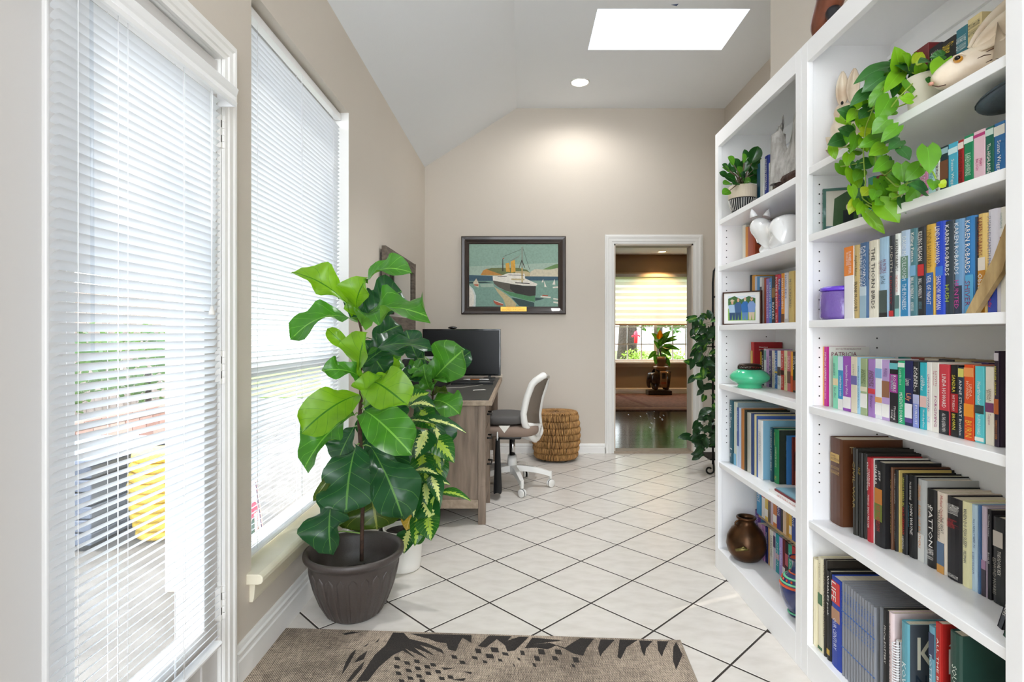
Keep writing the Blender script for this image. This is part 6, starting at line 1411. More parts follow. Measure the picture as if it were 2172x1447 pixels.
for k, (bu, bv, bY, tu, tv_, tY, wd, nrm, m, sag, fold, wave, tw_) in enumerate(L):
    Bp = PX(bu, bv, bY)
    tz = min(tr_, key=lambda q_: abs(q_.z - Bp.z))
    tk = Vector((tz.x, tz.y, Bp.z))
    if (tk - Bp).length > .012: MB().tube([tk, (tk + Bp) / 2 + Vector((0, 0, .008)), Bp], [.003, .0026, .0022], 6).build('petiole', Mgst, ff)
    leaf(ff, Bp, PX(tu, tv_, tY), wd * 1.04, nrm, m, 'fiddle', sag * 1.3, fold * 1.5, wave * 2.2, k, 0., 16, 8, twist=tw_)
# ---- second fiddle leaf plant behind, nearer the desk
c2 = Vector((-.68, 3.02, 0))
p2_ = thing('flower_pot', c2, 'black nursery pot hidden behind the leafy plants', 'pot')
MB().lathe([(0, 0), (.09, 0), (.115, .2), (.122, .205), (.122, .225), (.112, .225), (.105, .19), (0, .185)], c2, 32).build('body', M_black, p2_)
MB().lathe([(0, .19), (.1, .19), (.1, .186)], c2, 24).build('soil', Msoil, p2_)
ff2 = thing('fiddle_leaf_fig', c2 + Vector((0, 0, .19)), 'smaller fiddle-leaf fig with upright leaves before the screen', 'plant')
Yb = 3.0
st2 = [Vector((c2.x, c2.y, .18)), PX(905, 960, Yb), PX(915, 880, Yb), PX(920, 810, Yb), PX(918, 770, Yb)]
MB().tube(st2, [.008, .007, .006, .005, .003], 8).build('trunk', Mstem, ff2)
L = []
FL(921, 803, Yb, 984, 742, 2.92, 92, (-.3, -1, .1), M_fm, .06, .3, .06)
FL(921, 804, Yb, 998, 746, 3.04, 46, (.4, -.8, .3), M_fd, .08, .3, .08)
FL(919, 806, Yb, 890, 716, 3.06, 34, (-.6, -.7, .1), M_fd, .06, .4, .06)
FL(920, 812, Yb, 966, 798, 2.92, 56, (0, -.6, .8), M_fm, .1, .25, .06)
FL(916, 852, Yb, 974, 878, 2.88, 66, (.1, -.7, .7), M_fm, .16, .2, .06)
FL(915, 830, Yb, 898, 775, 2.92, 44, (-.3, -1, .1), M_fm, .08, .3, .12)
FL(915, 840, Yb, 950, 832, 2.94, 26, (0, -.6, .8), M_fo, .12, .3, .08)
FL(913, 850, Yb, 905, 895, 2.9, 60, (-.1, -1, .2), M_fd, .06, .2, .06)
FL(885, 760, 3.02, 862, 700, 3.0, 62, (-.2, -1, .15), M_fd, .05, .2, .05)
FL(905, 790, Yb, 862, 782, 2.95, 40, (0, -.7, .7), M_fm, .12, .3, .08)
FL(905, 800, Yb, 848, 812, 2.92, 44, (0, -.7, .7), M_fd, .16, .25, .08)
FL(900, 830, Yb, 850, 850, 2.9, 56, (0, -.8, .5), M_fm, .1, .25, .08)
FL(912, 880, Yb, 955, 945, 2.92, 58, (.3, -.9, .2), M_fd, .1, .2, .06)
FL(880, 745, 3.05, 830, 735, 3.1, 60, (-.1, -.8, .5), M_fd, .1, .2, .06)
for k, (bu, bv, bY, tu, tv_, tY, wd, nrm, m, sag, fold, wave, tw_) in enumerate(L):
    Bp = PX(bu, bv, bY); tz = min(st2, key=lambda q_: (q_ - Bp).length)
    if (tz - Bp).length > .012: MB().tube([tz, (tz + Bp) / 2 + Vector((0, -.004, .008)), Bp], [.003, .0026, .0022], 6).build('petiole', Mgst, ff2)
    leaf(ff2, Bp, PX(tu, tv_, tY), wd, nrm, m, 'fiddle', sag * 1.2, fold * 1.4, wave * 2, 100 + k, 0., 14, 8)
# ---- dieffenbachia in white ribbed pot
c3 = Vector((-.585, 2.72, 0))
p3_ = thing('flower_pot', c3, 'white ribbed ceramic pot behind the brown pot', 'pot')
MB().lathe([(0, 0), (.078, 0), (.085, .006), (.089, .03), (.096, .19), (.098, .2), (.092, .2), (.088, .18), (0, .175)], c3, 72, wob=lambda g, i, k: 1 + (.008 * math.sin(g * 36) if i in (3, 4) else 0)).build('body', mat('pot_white', '#e9e6df', .5), p3_)
MB().lathe([(0, .18), (.086, .18), (.086, .176)], c3, 24).build('soil', Msoil, p3_)
M_dv = leaf_mat('dumbcane', '#1f5a24', '#c9d98a', '#5c8440', 8, .0, '#d9df8c', .35, .25, .016); M_dv2 = leaf_mat('dumbcane_dark', '#2c6a22', '#9ab85c', '#5c8440', 8, .02, '#a9c44a', .35, .25, .016); M_yl = leaf_mat('yellowed_leaf', '#d9b24a', '#e6cf8a', '#d9b86a', 6, .03, None, .5, .4)
db = thing('dieffenbachia', c3 + Vector((0, 0, .18)), 'dieffenbachia with cream-splashed green leaves in the white pot', 'plant')
stems = [[c3 + Vector((.01, 0, .17)), PX(862, 1020, 2.7), PX(862, 930, 2.7), PX(866, 840, 2.7)], [c3 + Vector((.03, -.02, .17)), PX(880, 1040, 2.66), PX(886, 980, 2.62), PX(884, 930, 2.6)], [c3 + Vector((.04, -.03, .17)), PX(880, 1080, 2.6), PX(892, 1040, 2.55)]]
for s_ in stems: MB().tube(s_, [.007, .006, .005, .004][:len(s_)], 7).build('stem', Mgst, db)
L = []
D = ((868, 862, 916, 864, 40, U_, 0), (866, 850, 905, 835, 36, C_, 1), (872, 896, 974, 916, 30, (.2, -.4, .9), 0), (912, 892, 938, 974, 32, (.7, -.7, .2), 0), (848, 900, 916, 903, 26, (0, -.3, 1), 0), (905, 912, 884, 966, 50, C_, 0), (908, 930, 932, 990, 44, (.4, -.9, .2), 1),
     (878, 999, 924, 1007, 30, U_, 0), (885, 1023, 947, 1029, 32, U_, 0), (904, 1018, 906, 1064, 46, C_, 0), (899, 1056, 926, 1112, 48, C_, 0), (930, 1046, 990, 1061, 22, U_, 1), (882, 1030, 878, 1090, 30, C_, 0), (868, 1124, 858, 1168, 36, C_, 0), (908, 1092, 914, 1140, 44, C_, 1), (886, 1090, 880, 1150, 32, CR, 1),
     (790, 880, 786, 935, 52, C_, 0), (835, 920, 842, 985, 46, C_, 1), (870, 940, 860, 1000, 44, CL, 0), (925, 960, 930, 1030, 36, CR, 1), (918, 930, 958, 975, 44, CR, 1), (850, 860, 835, 915, 44, CL, 1), (875, 1150, 905, 1120, 20, (0, -.9, -.3), 1), (860, 1040, 840, 1095, 36, CL, 1), (915, 1010, 930, 1060, 30, CR, 0), (892, 870, 920, 905, 46, C_, 1), (895, 960, 900, 1015, 44, C_, 1), (900, 1000, 922, 1090, 40, CR, 1), (845, 1000, 855, 1060, 46, C_, 1), (835, 850, 800, 870, 40, U_, 1))
rnd = random.Random(8)
for k, (bu, bv, tu, tv_, wpx, nrm, mi) in enumerate(D):
    bY = 2.62 + rnd.uniform(-.06, .08) - (.12 if bv > 990 else 0); tY = bY - .07
    Bp = PX(bu, bv, bY); sp_ = min([q_ for s_ in stems for q_ in s_[1:]], key=lambda q_: (q_ - Bp).length)
    MB().tube([sp_, (sp_ + Bp) / 2 + Vector((0, 0, .02)), Bp], [.0035, .003, .002], 6).build('petiole', Mgst, db)
    leaf(db, Bp, Bp + (PX(tu, tv_, tY) - Bp) * 1.15, wpx * bY / F * 1.2, nrm, M_dv if mi == 0 else M_dv2, 'ovate', .12, .25, .02, 200 + k, .0, 12, 6)
leaf(db, PX(872, 1092, 2.5), PX(862, 1126, 2.45), .075, C_, M_yl, 'ovate', .1, .2, .03, 5)
# ---- peperomia on the far bookcase
c4 = Vector((1.012, 2.52, ZS1[0]))
pp = thing('flower_pot', c4, 'small pot with beige ridges above black and white stripes', 'pot')
MB().lathe([(0, 0), (.04, 0), (.048, .006), (.055, .03), (.059, .055), (.06, .06), (.057, .06), (0, .058)], c4, 40).build('striped_base', cm('#1d1d20'), pp)
b = MB()
for k in range(34):
    g = 2 * PI * k / 34; b.tube([c4 + Vector((r_ * math.cos(g), r_ * math.sin(g), z_)) for r_, z_ in ((.0485, .006), (.0555, .03), (.0597, .056))], .0011, 5)
b.build('white_stripes', cm('#eeeae2'), pp, kind='stuff')
MB().lathe([(.0605, .06), (.0612, .063), (.061, .115), (.059, .118), (.055, .116), (.053, .1), (0, .098)], c4, 102, wob=lambda g, i, k: 1 + (.012 * math.sin(g * 34) if i in (1, 2) else 0)).build('ridged_collar', mat('pot_beige', '#cdbfa9', .7), pp)
M_pe = leaf_mat('peperomia', '#2a5a26', '#4f7f3f', '#6f9a4c', 3, .0, None, .18, .2, .012); M_pe2 = leaf_mat('peperomia_light', '#5f9a32', '#7fb04c', '#8ab85c', 3, .0, None, .2, .3, .012)
pl4 = thing('peperomia', c4 + Vector((0, 0, .1)), 'bushy peperomia with round dark leaves in the striped pot', 'plant')
rnd = random.Random(21); Lp = []
for k, (x_, y_, wpx, hl) in enumerate(((455, 490, 26, 0), (340, 610, 20, 0), (200, 555, 18, 1), (150, 650, 16, 1), (190, 740, 20, 0), (160, 800, 18, 1), (150, 890, 18, 1), (320, 735, 24, 0), (480, 760, 26, 0), (360, 790, 22, 1), (260, 580, 16, 0), (345, 490, 16, 0), (330, 530, 16, 1), (480, 590, 22, 0), (500, 650, 22, 0), (430, 650, 18, 0), (230, 670, 18, 0), (290, 670, 18, 1), (120, 700, 14, 0), (140, 620, 14, 0), (420, 560, 18, 0), (250, 800, 16, 0), (420, 720, 18, 0), (220, 620, 18, 0))):
    u_, v_ = 1510 + x_ / 4.99, 230 + y_ / 4.99; Yq = 2.46 + rnd.uniform(-.05, .06) + (.05 if x_ > 400 else 0)
    P0 = at(u_, v_, Yq); ctr = c4 + Vector((0, 0, .13)); d_ = (P0 - ctr); d_.y *= .6; d_.normalize()
    sz = wpx * 1.15 * Yq / F
    Bp = P0 - d_ * sz * .6; Tp = P0 + d_ * sz * .6
    MB().tube([c4 + Vector((rnd.uniform(-.02, .02), rnd.uniform(-.02, .02), .1)), (ctr + Bp) / 2 + Vector((0, 0, .01)), Bp], [.0028, .0024, .0018], 6).build('stalk', mat('pep_stem', '#6a5a48', .5), pl4)
    leaf(pl4, Bp, Tp, sz * .95, (rnd.uniform(-.5, .2), -1, rnd.uniform(.1, .7)), M_pe2 if hl else M_pe, 'oval', .06, .25, .01, 300 + k, 0, 10, 6)
# ---- trailing philodendron on the near bookcase
c5 = Vector((1.03, 1.4, ZS2[0]))
p5_ = thing('flower_pot', c5, 'cream pot nearly hidden by the trailing philodendron', 'pot')
MB().lathe([(0, 0), (.034, 0), (.038, .005), (.045, .085), (.046, .092), (.042, .092), (.04, .08), (0, .075)], c5, 36).build('body', mat('pot_cream', '#e6dfcf', .6), p5_)
MB().lathe([(0, .08), (.04, .08), (.04, .076)], c5, 24).build('soil', Msoil, p5_)
M_p1 = leaf_mat('philo_bright', '#8cc62c', '#8fcf3f', '#8ac83f', 3, .0, None, .35, .35, .01); M_p2 = leaf_mat('philo_mid', '#6aa82c', '#74b83c', '#74b03c', 3, .0, None, .35, .3, .01); M_p3 = leaf_mat('philo_dark', '#3c7434', '#5a9050', '#4f8a40', 3, .0, None, .35, .2, .01); M_p4 = leaf_mat('philo_lime', '#bcd030', '#c6dc50', '#b4cf40', 3, .0, None, .35, .35, .01)
ph = thing('philodendron', c5 + Vector((0, 0, .085)), 'heartleaf philodendron trailing bright green vines over two shelves', 'plant')
def c1p(x_, y_): return (1690 + x_ / 4.255, y_ / 4.255)
def c2p(x_, y_): return (1690 + x_ / 4.506, 220 + y_ / 4.506)
# (base, tip, width px, material)   crop 1 then crop 2
PLs = [(c1p(920, 630), c1p(890, 420), 36, 1), (c1p(1010, 600), c1p(960, 480), 30, 1), (c1p(1070, 570), c1p(1140, 465), 24, 4), (c1p(1330, 545), c1p(1290, 750), 46, 1), (c1p(920, 545), c1p(1060, 660), 40, 3), (c1p(830, 600), c1p(520, 740), 34, 3), (c1p(935, 650), c1p(790, 830), 30, 1), (c1p(780, 690), c1p(590, 830), 34, 3), (c1p(800, 760), c1p(640, 960), 22, 2), (c1p(700, 800), c1p(480, 950), 30, 3), (c1p(900, 680), c1p(870, 880), 26, 3), (c1p(1010, 725), c1p(1040, 840), 28, 2), (c1p(930, 730), c1p(960, 850), 20, 1), (c1p(1075, 815), c1p(965, 920), 22, 4), (c1p(840, 890), c1p(720, 1090), 42, 2), (c1p(745, 840), c1p(660, 970), 26, 2), (c1p(530, 1000), c1p(450, 1100), 22, 1), (c1p(385, 1060), c1p(490, 1130), 26, 1), (c1p(570, 1060), c1p(560, 1160), 18, 1), (c1p(820, 1080), c1p(680, 1210), 34, 2), (c1p(575, 1190), c1p(715, 1220), 26, 4), (c1p(760, 1240), c1p(560, 1330), 30, 2), (c1p(800, 1320), c1p(650, 1400), 30, 1), (c1p(915, 1140), c1p(760, 1280), 26, 2), (c1p(935, 1270), c1p(830, 1350), 26, 3), (c1p(935, 1340), c1p(1020, 1440), 24, 3), (c1p(1180, 1330), c1p(1200, 1560), 40, 2), (c1p(315, 1320), c1p(350, 1440), 18, 1), (c1p(480, 1140), c1p(450, 1300), 22, 2), (c1p(540, 1220), c1p(490, 1370), 22, 2), (c1p(640, 1000), c1p(560, 1070), 24, 3), (c1p(1200, 560), c1p(1100, 560), 24, 3), (c1p(1330, 500), c1p(1200, 520), 24, 3), (c1p(1340, 700), c1p(1440, 720), 24, 2), (c1p(1230, 700), c1p(1260, 780), 30, 3),
 (c2p(500, 480), c2p(480, 600), 22, 1), (c2p(400, 570), c2p(480, 690), 24, 2), (c2p(520, 620), c2p(600, 820), 30, 1), (c2p(880, 540), c2p(730, 650), 30, 2), (c2p(520, 790), c2p(550, 920), 18, 1), (c2p(560, 920), c2p(500, 1060), 20, 4), (c2p(600, 920), c2p(620, 1040), 30, 1), (c2p(790, 945), c2p(985, 1135), 42, 1), (c2p(660, 1040), c2p(845, 1245), 22, 1), (c2p(690, 820), c2p(620, 880), 26, 4), (c2p(780, 720), c2p(860, 870), 30, 2), (c2p(860, 690), c2p(1000, 800), 24, 2), (c2p(1000, 580), c2p(1010, 750), 34, 2), (c2p(1180, 590), c2p(1040, 740), 32, 2), (c2p(1230, 840), c2p(1080, 760), 30, 3), (c2p(1310, 740), c2p(1300, 820), 26, 2), (c2p(1370, 760), c2p(1430, 790), 20, 4), (c2p(880, 800), c2p(1000, 830), 24, 1), (c2p(760, 830), c2p(720, 920), 24, 2), (c2p(800, 930), c2p(750, 960), 22, 2), (c2p(640, 960), c2p(580, 1060), 22, 1), (c2p(1040, 790), c2p(980, 870), 18, 2), (c2p(900, 900), c2p(960, 870), 18, 1)]
rnd = random.Random(31)
def vdepth(u_, v_):
    # vines hang just in front of the shelf fronts, pot foliage above the shelf
    if v_ < 200 and u_ > 1880: X = 1.0
    else: X = .94
    return F * X / (u_ - U0)
lastp = None; mats_ = {1: M_p1, 2: M_p2, 3: M_p3, 4: M_p4}
for k, (b_, t_, wpx, mi) in enumerate(PLs):
    Yb_ = vdepth(*b_) + rnd.uniform(-.02, .03); Bp = at(b_[0], b_[1], Yb_); Tp = at(t_[0], t_[1], Yb_ + rnd.uniform(-.035, .01))
    leaf(ph, Bp, Tp, wpx * Yb_ / F * 1.08, (rnd.uniform(-.55, -.05), -1, rnd.uniform(-.05, .5)), mats_[mi], 'heart', .06, .16, .015, 400 + k, .06, 14, 8)
fill = [c1p(x_, y_) for x_, y_ in ((1060, 660), (1130, 640), (1010, 620), (960, 600), (1220, 560), (1290, 560), (1100, 590), (900, 620), (860, 640), (850, 700), (900, 760), (700, 880), (640, 900), (600, 980), (800, 980), (870, 1000), (690, 1100), (520, 1050), (500, 1200), (600, 1250), (430, 1250), (470, 1350), (700, 1380), (620, 1120), (760, 1180), (880, 1180), (1180, 620), (1120, 720), (1260, 660), (1000, 560), (980, 680), (1380, 640), (1400, 560), (1040, 900), (560, 900), (640, 800), (760, 640), (850, 560), (1100, 500), (700, 1300), (820, 1420))] + [c2p(x_, y_) for x_, y_ in ((560, 560), (620, 640), (700, 560), (560, 720), (540, 860), (700, 900), (660, 880), (820, 760), (900, 760), (960, 860), (1080, 700), (900, 620), (800, 620), (720, 780), (580, 980), (1140, 820), (1000, 900), (860, 860))]
for k, q_ in enumerate(fill):
    Yb_ = vdepth(*q_) + rnd.uniform(.0, .06); Bp = at(q_[0], q_[1], Yb_); g = rnd.uniform(2.6, 6.2); sz = rnd.uniform(26, 40) * Yb_ / F
    Tp = Bp + Vector((math.cos(g) * sz, rnd.uniform(-.02, .01), math.sin(g) * sz))
    leaf(ph, Bp, Tp, sz * .86, (rnd.uniform(-.6, .1), -1, rnd.uniform(-.1, .6)), mats_[rnd.choice((1, 2, 2, 3, 3))], 'heart', .06, .16, .015, 800 + k, .06, 12, 6)
Mvine = mat('vine_green', '#8aa63a', .5)
def vine(pts, r=.0018):
    P_ = [at(u_, v_, vdepth(u_, v_) + .006) for u_, v_ in pts]
    Q_ = []
    for i in range(len(P_) - 1):
        for s in range(5): Q_.append(P_[i].lerp(P_[i + 1], s / 5))
    Q_.append(P_[-1]); Q2 = [Q_[0]] + [(Q_[i - 1] + Q_[i] * 2 + Q_[i + 1]) / 4 for i in range(1, len(Q_) - 1)] + [Q_[-1]]
    MB().tube(Q2, r, 6).build('vine', Mvine, ph)
for v_ in ([c1p(1150, 680), c1p(950, 640), c1p(800, 760), c1p(700, 950), c1p(620, 1150), c1p(600, 1350), c2p(640, 560), c2p(660, 760), c2p(620, 900), c2p(700, 960), c2p(780, 970)], [c1p(1100, 700), c1p(900, 900), c1p(760, 1100), c1p(700, 1300), c2p(760, 600), c2p(840, 690), c2p(940, 600), c2p(1060, 620), c2p(1150, 590)], [c2p(1180, 590), c2p(1300, 650), c2p(1330, 720)], [c1p(700, 980), c1p(560, 1050), c1p(440, 1090)], [c2p(640, 560), c2p(500, 590), c2p(420, 600)], [c1p(600, 1330), c1p(420, 1330), c1p(320, 1325)], [c2p(660, 960), c2p(730, 1000), c2p(690, 1040)], [c2p(840, 690), c2p(960, 800), c2p(1060, 760), c2p(1160, 740)], [c1p(1300, 700), c1p(1380, 700), c1p(1420, 710)], [c1p(1100, 850), c1p(1000, 930), c1p(900, 970)], [c2p(1060, 740), c2p(1020, 860), c2p(900, 920)], [c1p(880, 1340), c1p(930, 1335), c1p(960, 1360)]): vine(v_)
# ---- iron plant stand with pothos by the doorway
sx, sy_ = 1.56, 4.5
st = thing('plant_stand', (sx, sy_, 0), 'tall black wrought-iron plant stand beside the far bookcase', 'plant stand')
b = MB(); Yp = 4.5
ptop = [at(1511, 990, Yp), at(1512, 590, Yp), at(1514, 575, Yp), at(1520, 566, Yp), at(1530, 563, Yp), at(1580, 563, Yp)]
MB().tube([at(1512, 985, Yp)] + [at(1512, 600, Yp)] + ptop[2:], .0085, 8).build('upright', M_iron, st)
MB().tube([at(1580, 563, Yp), at(1586, 600, Yp), at(1586, 985, Yp)], .0085, 8).build('upright', M_iron, st)
for v_ in (630, 870, 975): MB().tube([at(1512, v_, Yp), at(1586, v_, Yp)], .007, 8).build('cross_bar', M_iron, st)
for sgn, uu in ((1, 1511),):
    cc = at(1505, 998, Yp); pts_ = [at(1513, 975, Yp)]
    for k in range(16): g = -.2 - k * .36; r_ = .036 - .0014 * k; pts_.append(cc + Vector((r_ * math.cos(g), 0, r_ * math.sin(g) + .004)))
    MB().tube(pts_, .0075, 8).build('scroll_foot', M_iron, st)
pts_ = [at(1586, 975, Yp)]; cc = at(1593, 998, Yp)
for k in range(16): g = PI + .2 + k * .36; r_ = .036 - .0014 * k; pts_.append(cc + Vector((r_ * math.cos(g), 0, r_ * math.sin(g) + .004)))
MB().tube(pts_, .0075, 8).build('scroll_foot', M_iron, st)
MB().tube([at(1560, 975, Yp), at(1560, 975, Yp) + Vector((0, .3, .0)), Vector((at(1560, 975, Yp).x, Yp + .33, .0))], .0075, 8).build('rear_leg', M_iron, st)
bx('tray', M_iron, at(1506, 0, Yp).x, at(1586, 0, Yp).x, Yp + .0, Yp + .28, .118, .126, st)
bx('tray', M_iron, at(1514, 0, Yp).x, at(1586, 0, Yp).x, Yp + .0, Yp + .28, 1.04, 1.048, st)
M_po = leaf_mat('pothos', '#2f6a26', '#5f9038', '#5a8a3c', 4, .0, '#6f9a3a', .3, .25, .012); M_po2 = leaf_mat('pothos_dark', '#1c4420', '#3f6a34', '#3f6a34', 4, .0, None, .3, .2, .012)
for nm, zz, lab, plab, cl in (('pothos', 1.05, 'pothos with trailing variegated leaves on the upper tier of the iron stand', 'small dark pot on the upper tier of the iron stand', 0), ('rubber_plant', .128, 'dark leafy plant on the low tier of the iron stand', 'small dark pot on the low tier of the iron stand', 1)):
    q = Vector((at(1556, 0, Yp).x, Yp + .14, zz))
    pt = thing('flower_pot', q, plab, 'pot'); MB().lathe([(0, 0), (.07, 0), (.09, .1), (.094, .105), (.09, .11), (.08, .09), (0, .09)], q, 28).build('body', cm('#3a3430'), pt)
    pl_ = thing(nm, q + Vector((0, 0, .1)), lab, 'plant'); rnd = random.Random(40 + cl)
    nleaf = 120 if cl == 0 else 60
    for k in range(nleaf):
        if cl == 0:
            v_ = rnd.choice((rnd.uniform(668, 790), rnd.uniform(668, 870))); lo = 1468 + (14 if v_ > 800 else 0); u_ = rnd.uniform(lo, 1545)
        else: v_ = rnd.uniform(870, 965); u_ = rnd.uniform(1462 if v_ > 900 else 1480, 1545)
        if k == 0 and cl == 0: u_, v_ = 1490, 675
        Yq = 4.5 + rnd.uniform(-.14, .1); P0 = at(u_, v_, Yq); sz = rnd.uniform(15, 27) * Yq / F
        d_ = Vector((rnd.uniform(-1, .5), rnd.uniform(-.4, .1), rnd.uniform(-.9, .25))).normalized()
        leaf(pl_, P0, P0 + d_ * sz, sz * .62, (rnd.uniform(-.5, .3), -1, rnd.uniform(0, .8)), M_po if (rnd.random() < .5 and cl == 0) else M_po2, 'heart', .08, .2, .02, 500 + k + 100 * cl, .08, 8, 4)
        if k % 8 == 0: MB().tube([q + Vector((0, 0, .1)), Vector(((P0.x + q.x) / 2, (P0.y + q.y) / 2, max(P0.z, q.z + .1) + .03)), P0], .0016, 5).build('vine', mat('vine_dark', '#4a5f2c', .5), pl_)
# ================================================================ the room beyond the doorway
YD0, YD1, ZD = YB + .15, 10.64, 2.67
RX0, RX1 = -.4, 5.2
M_w2 = mat('far_room_paint', '#b59c80', .9, bump=(200, .3, .001))
bx('floor_far_room', mat('plank_gap', '#171210', .7), RX0, RX1, YD0, YD1, -.12, -.002, kind='structure')
flo = bpy.data.objects['floor_far_room']
Mpk = [mat('dark_plank_%d' % k, c_, .13, var=(8, .6, c2_, (.4, 6, 1)), spec=.6) for k, (c_, c2_) in enumerate((('#3a2d26', '#241b17'), ('#43342b', '#2b211b'), ('#33282a', '#201919')))]
pw = .083; rnd = random.Random(6); y = YD0; pm_ = {}
while y < YD1 - .01:
    x = RX0 - rnd.uniform(0, .8)
    wvis = 1.35 if y < 8.4 else 3.0
    while x < RX1:
        x2 = min(x + wvis, RX1); xa = max(x, RX0)
        if x2 - xa > .02:
            key = (round(x2 - xa, 3), rnd.randrange(3))
            if key not in pm_: pm_[key] = slab([Vector((-key[0] / 2 + .002, -pw / 2 + .0025)), Vector((key[0] / 2 - .002, -pw / 2 + .0025)), Vector((key[0] / 2 - .002, pw / 2 - .0025)), Vector((-key[0] / 2 + .002, pw / 2 - .0025))], -.01, 0, .0015).mesh('plank', Mpk[key[1]])
            o = bpy.data.objects.new('plank', pm_[key]); link(o, flo); o.location = ((xa + x2) / 2, y + pw / 2, 0)
        x = x2
        if x >= RX1: break
    y += pw
FX0, FX1, FZ0, FZ1 = 1.2, 3.95, .60, 2.26
b = cells([RX0 - .1, FX0, FX1, RX1 + .1], [-.1, FZ0, FZ1, ZD + .1], [(FX0, FX1, FZ0, FZ1)], lambda u_, v_, d_: (u_, YD1 + d_, v_), .14); b.build('wall_far', M_w2, kind='structure')
bx('wall_far_left', M_w2, RX0 - .1, RX0, YD0, YD1, -.1, ZD + .1, kind='structure'); bx('wall_far_right', M_w2, RX1, RX1 + .1, YD0, YD1, -.1, ZD + .1, kind='structure')
bx('ceiling_far_room', M_ceil, RX0 - .1, RX1 + .1, YD0, YD1 + .14, ZD, ZD + .1, kind='structure')
bx('wall_far_front', M_w2, XR + .12, RX1 + .1, YB, YD0, -.1, ZD + .1, kind='structure')
baseboard('baseboard_far', (RX0, YD1, 0), (RX1, YD1, 0), (0, -1, 0), .1)
# window
wn_ = thing('window_2', ((FX0 + FX1) / 2, YD1, FZ0), 'wide gridded window in the room beyond the doorway', 'window', kind='structure')
b = MB(); yw = YD1 + .06
xm_ = (1392 - U0) * YD1 / F
b = cells([FX0, FX0 + .05, xm_ - .03, xm_ + .03, FX1 - .05, FX1], [FZ0, FZ0 + .05, FZ1 - .05, FZ1], [(FX0 + .05, xm_ - .03, FZ0 + .05, FZ1 - .05), (xm_ + .03, FX1 - .05, FZ0 + .05, FZ1 - .05)], lambda u_, v_, d_: (u_, yw + d_, v_), .05); b.build('window_frame', M_trim, wn_)
for u_ in (1304, 1333, 1362.5, 1429, 1457, 1486):
    xq = (u_ - U0) * YD1 / F; bx('muntin', M_trim, xq - .011, xq + .011, yw + .012, yw + .03, FZ0 + .05, FZ1 - .05, wn_)
for zq in (.945, 1.28, 1.6, 1.93): bx('muntin', M_trim, FX0 + .05, FX1 - .05, yw + .0125, yw + .0295, zq - .011, zq + .011, wn_)
bx('pane', M_glass, FX0 + .04, FX1 - .04, yw + .032, yw + .036, FZ0 + .04, FZ1 - .04, wn_)
bx('window_sill', M_trim, FX0 - .08, FX1 + .08, YD1 - .05, yw, FZ0 - .03, FZ0 + .004, wn_, .006)
bx('sill_apron', mat('trim_warm', '#cdb394', .5), FX0 - .05, FX1 + .05, YD1 - .015, YD1, FZ0 - .1, FZ0 - .03, wn_, .003)
bx('head_trim', mat('trim_warm', '#cdb394', .5), FX0 - .08, FX1 + .08, YD1 - .03, YD1, FZ1, FZ1 + .07, wn_, .006)
# zebra shade
zs_ = thing('zebra_shade', ((FX0 + FX1) / 2, YD1 - .03, 1.3), 'half-lowered cream zebra roller shade in the far room window', 'window shade')
M_sol = translucent('shade_solid', '#ebe8e0', '#f4f0e4', .6, .8); M_she = translucent('shade_sheer', '#f4f3ee', '#fbfaf4', .68, .8)
nb = 17; zt0, zt1 = 1.335, 2.25
for k in range(nb):
    a0 = zt0 + (zt1 - zt0) * k / nb; a1 = zt0 + (zt1 - zt0) * (k + 1) / nb
    bx('solid_band' if k % 2 == 0 else 'sheer_band', M_sol if k % 2 == 0 else M_she, FX0 + .02, FX1 - .02, YD1 - .034 - (.002 if k % 2 == 0 else 0), YD1 - .031, a0, a1 + .001, zs_)
bx('headrail', M_trim, FX0 + .01, FX1 - .01, YD1 - .06, YD1 - .005, 2.24, 2.3, zs_, .004); bx('bottom_rail', mat('shade_rail', '#b79a7a', .5), FX0 + .02, FX1 - .02, YD1 - .042, YD1 - .026, 1.31, 1.336, zs_, .002)
p = at(1404, 534, F * (ZD - H) / (V0 - 534))
downlight(p.x, min(p.y, 10.2), ZD, .085, 'warm recessed ceiling light in the far room', '#ffc98a', 3, 36, (1, .55, .2), 2.0)
# far rug
rg = thing('area_rug', (2.3, 9.3, 0), 'rust brown area rug in the room beyond the doorway', 'rug')
bx('pile', mat('rust_pile', '#74503a', .95, var=(18, .8, '#472a1a'), bump=(200, .6)), .3, 4.6, 8.21, 10.45, .0, .012, rg)
for y0, y1, c_ in ((8.21, 8.3, '#5a2f1c'), (8.42, 8.46, '#b58a62')): bx('border_stripe', mat('stripe_' + c_[1:], c_, .95), .3, 4.6, y0, y1, .012, .0135, rg)
MB().prism([at(1316, 840, 10.2) * 0 + Vector((1.75, 10.3, .0125)), Vector((1.85, 10.3, .0125)), Vector((2.05, 8.6, .0125)), Vector((1.97, 8.6, .0125))], (0, 0, .001)).build('diagonal_motif', mat('stripe_5a2f1c', '#5a2f1c', .95), rg)
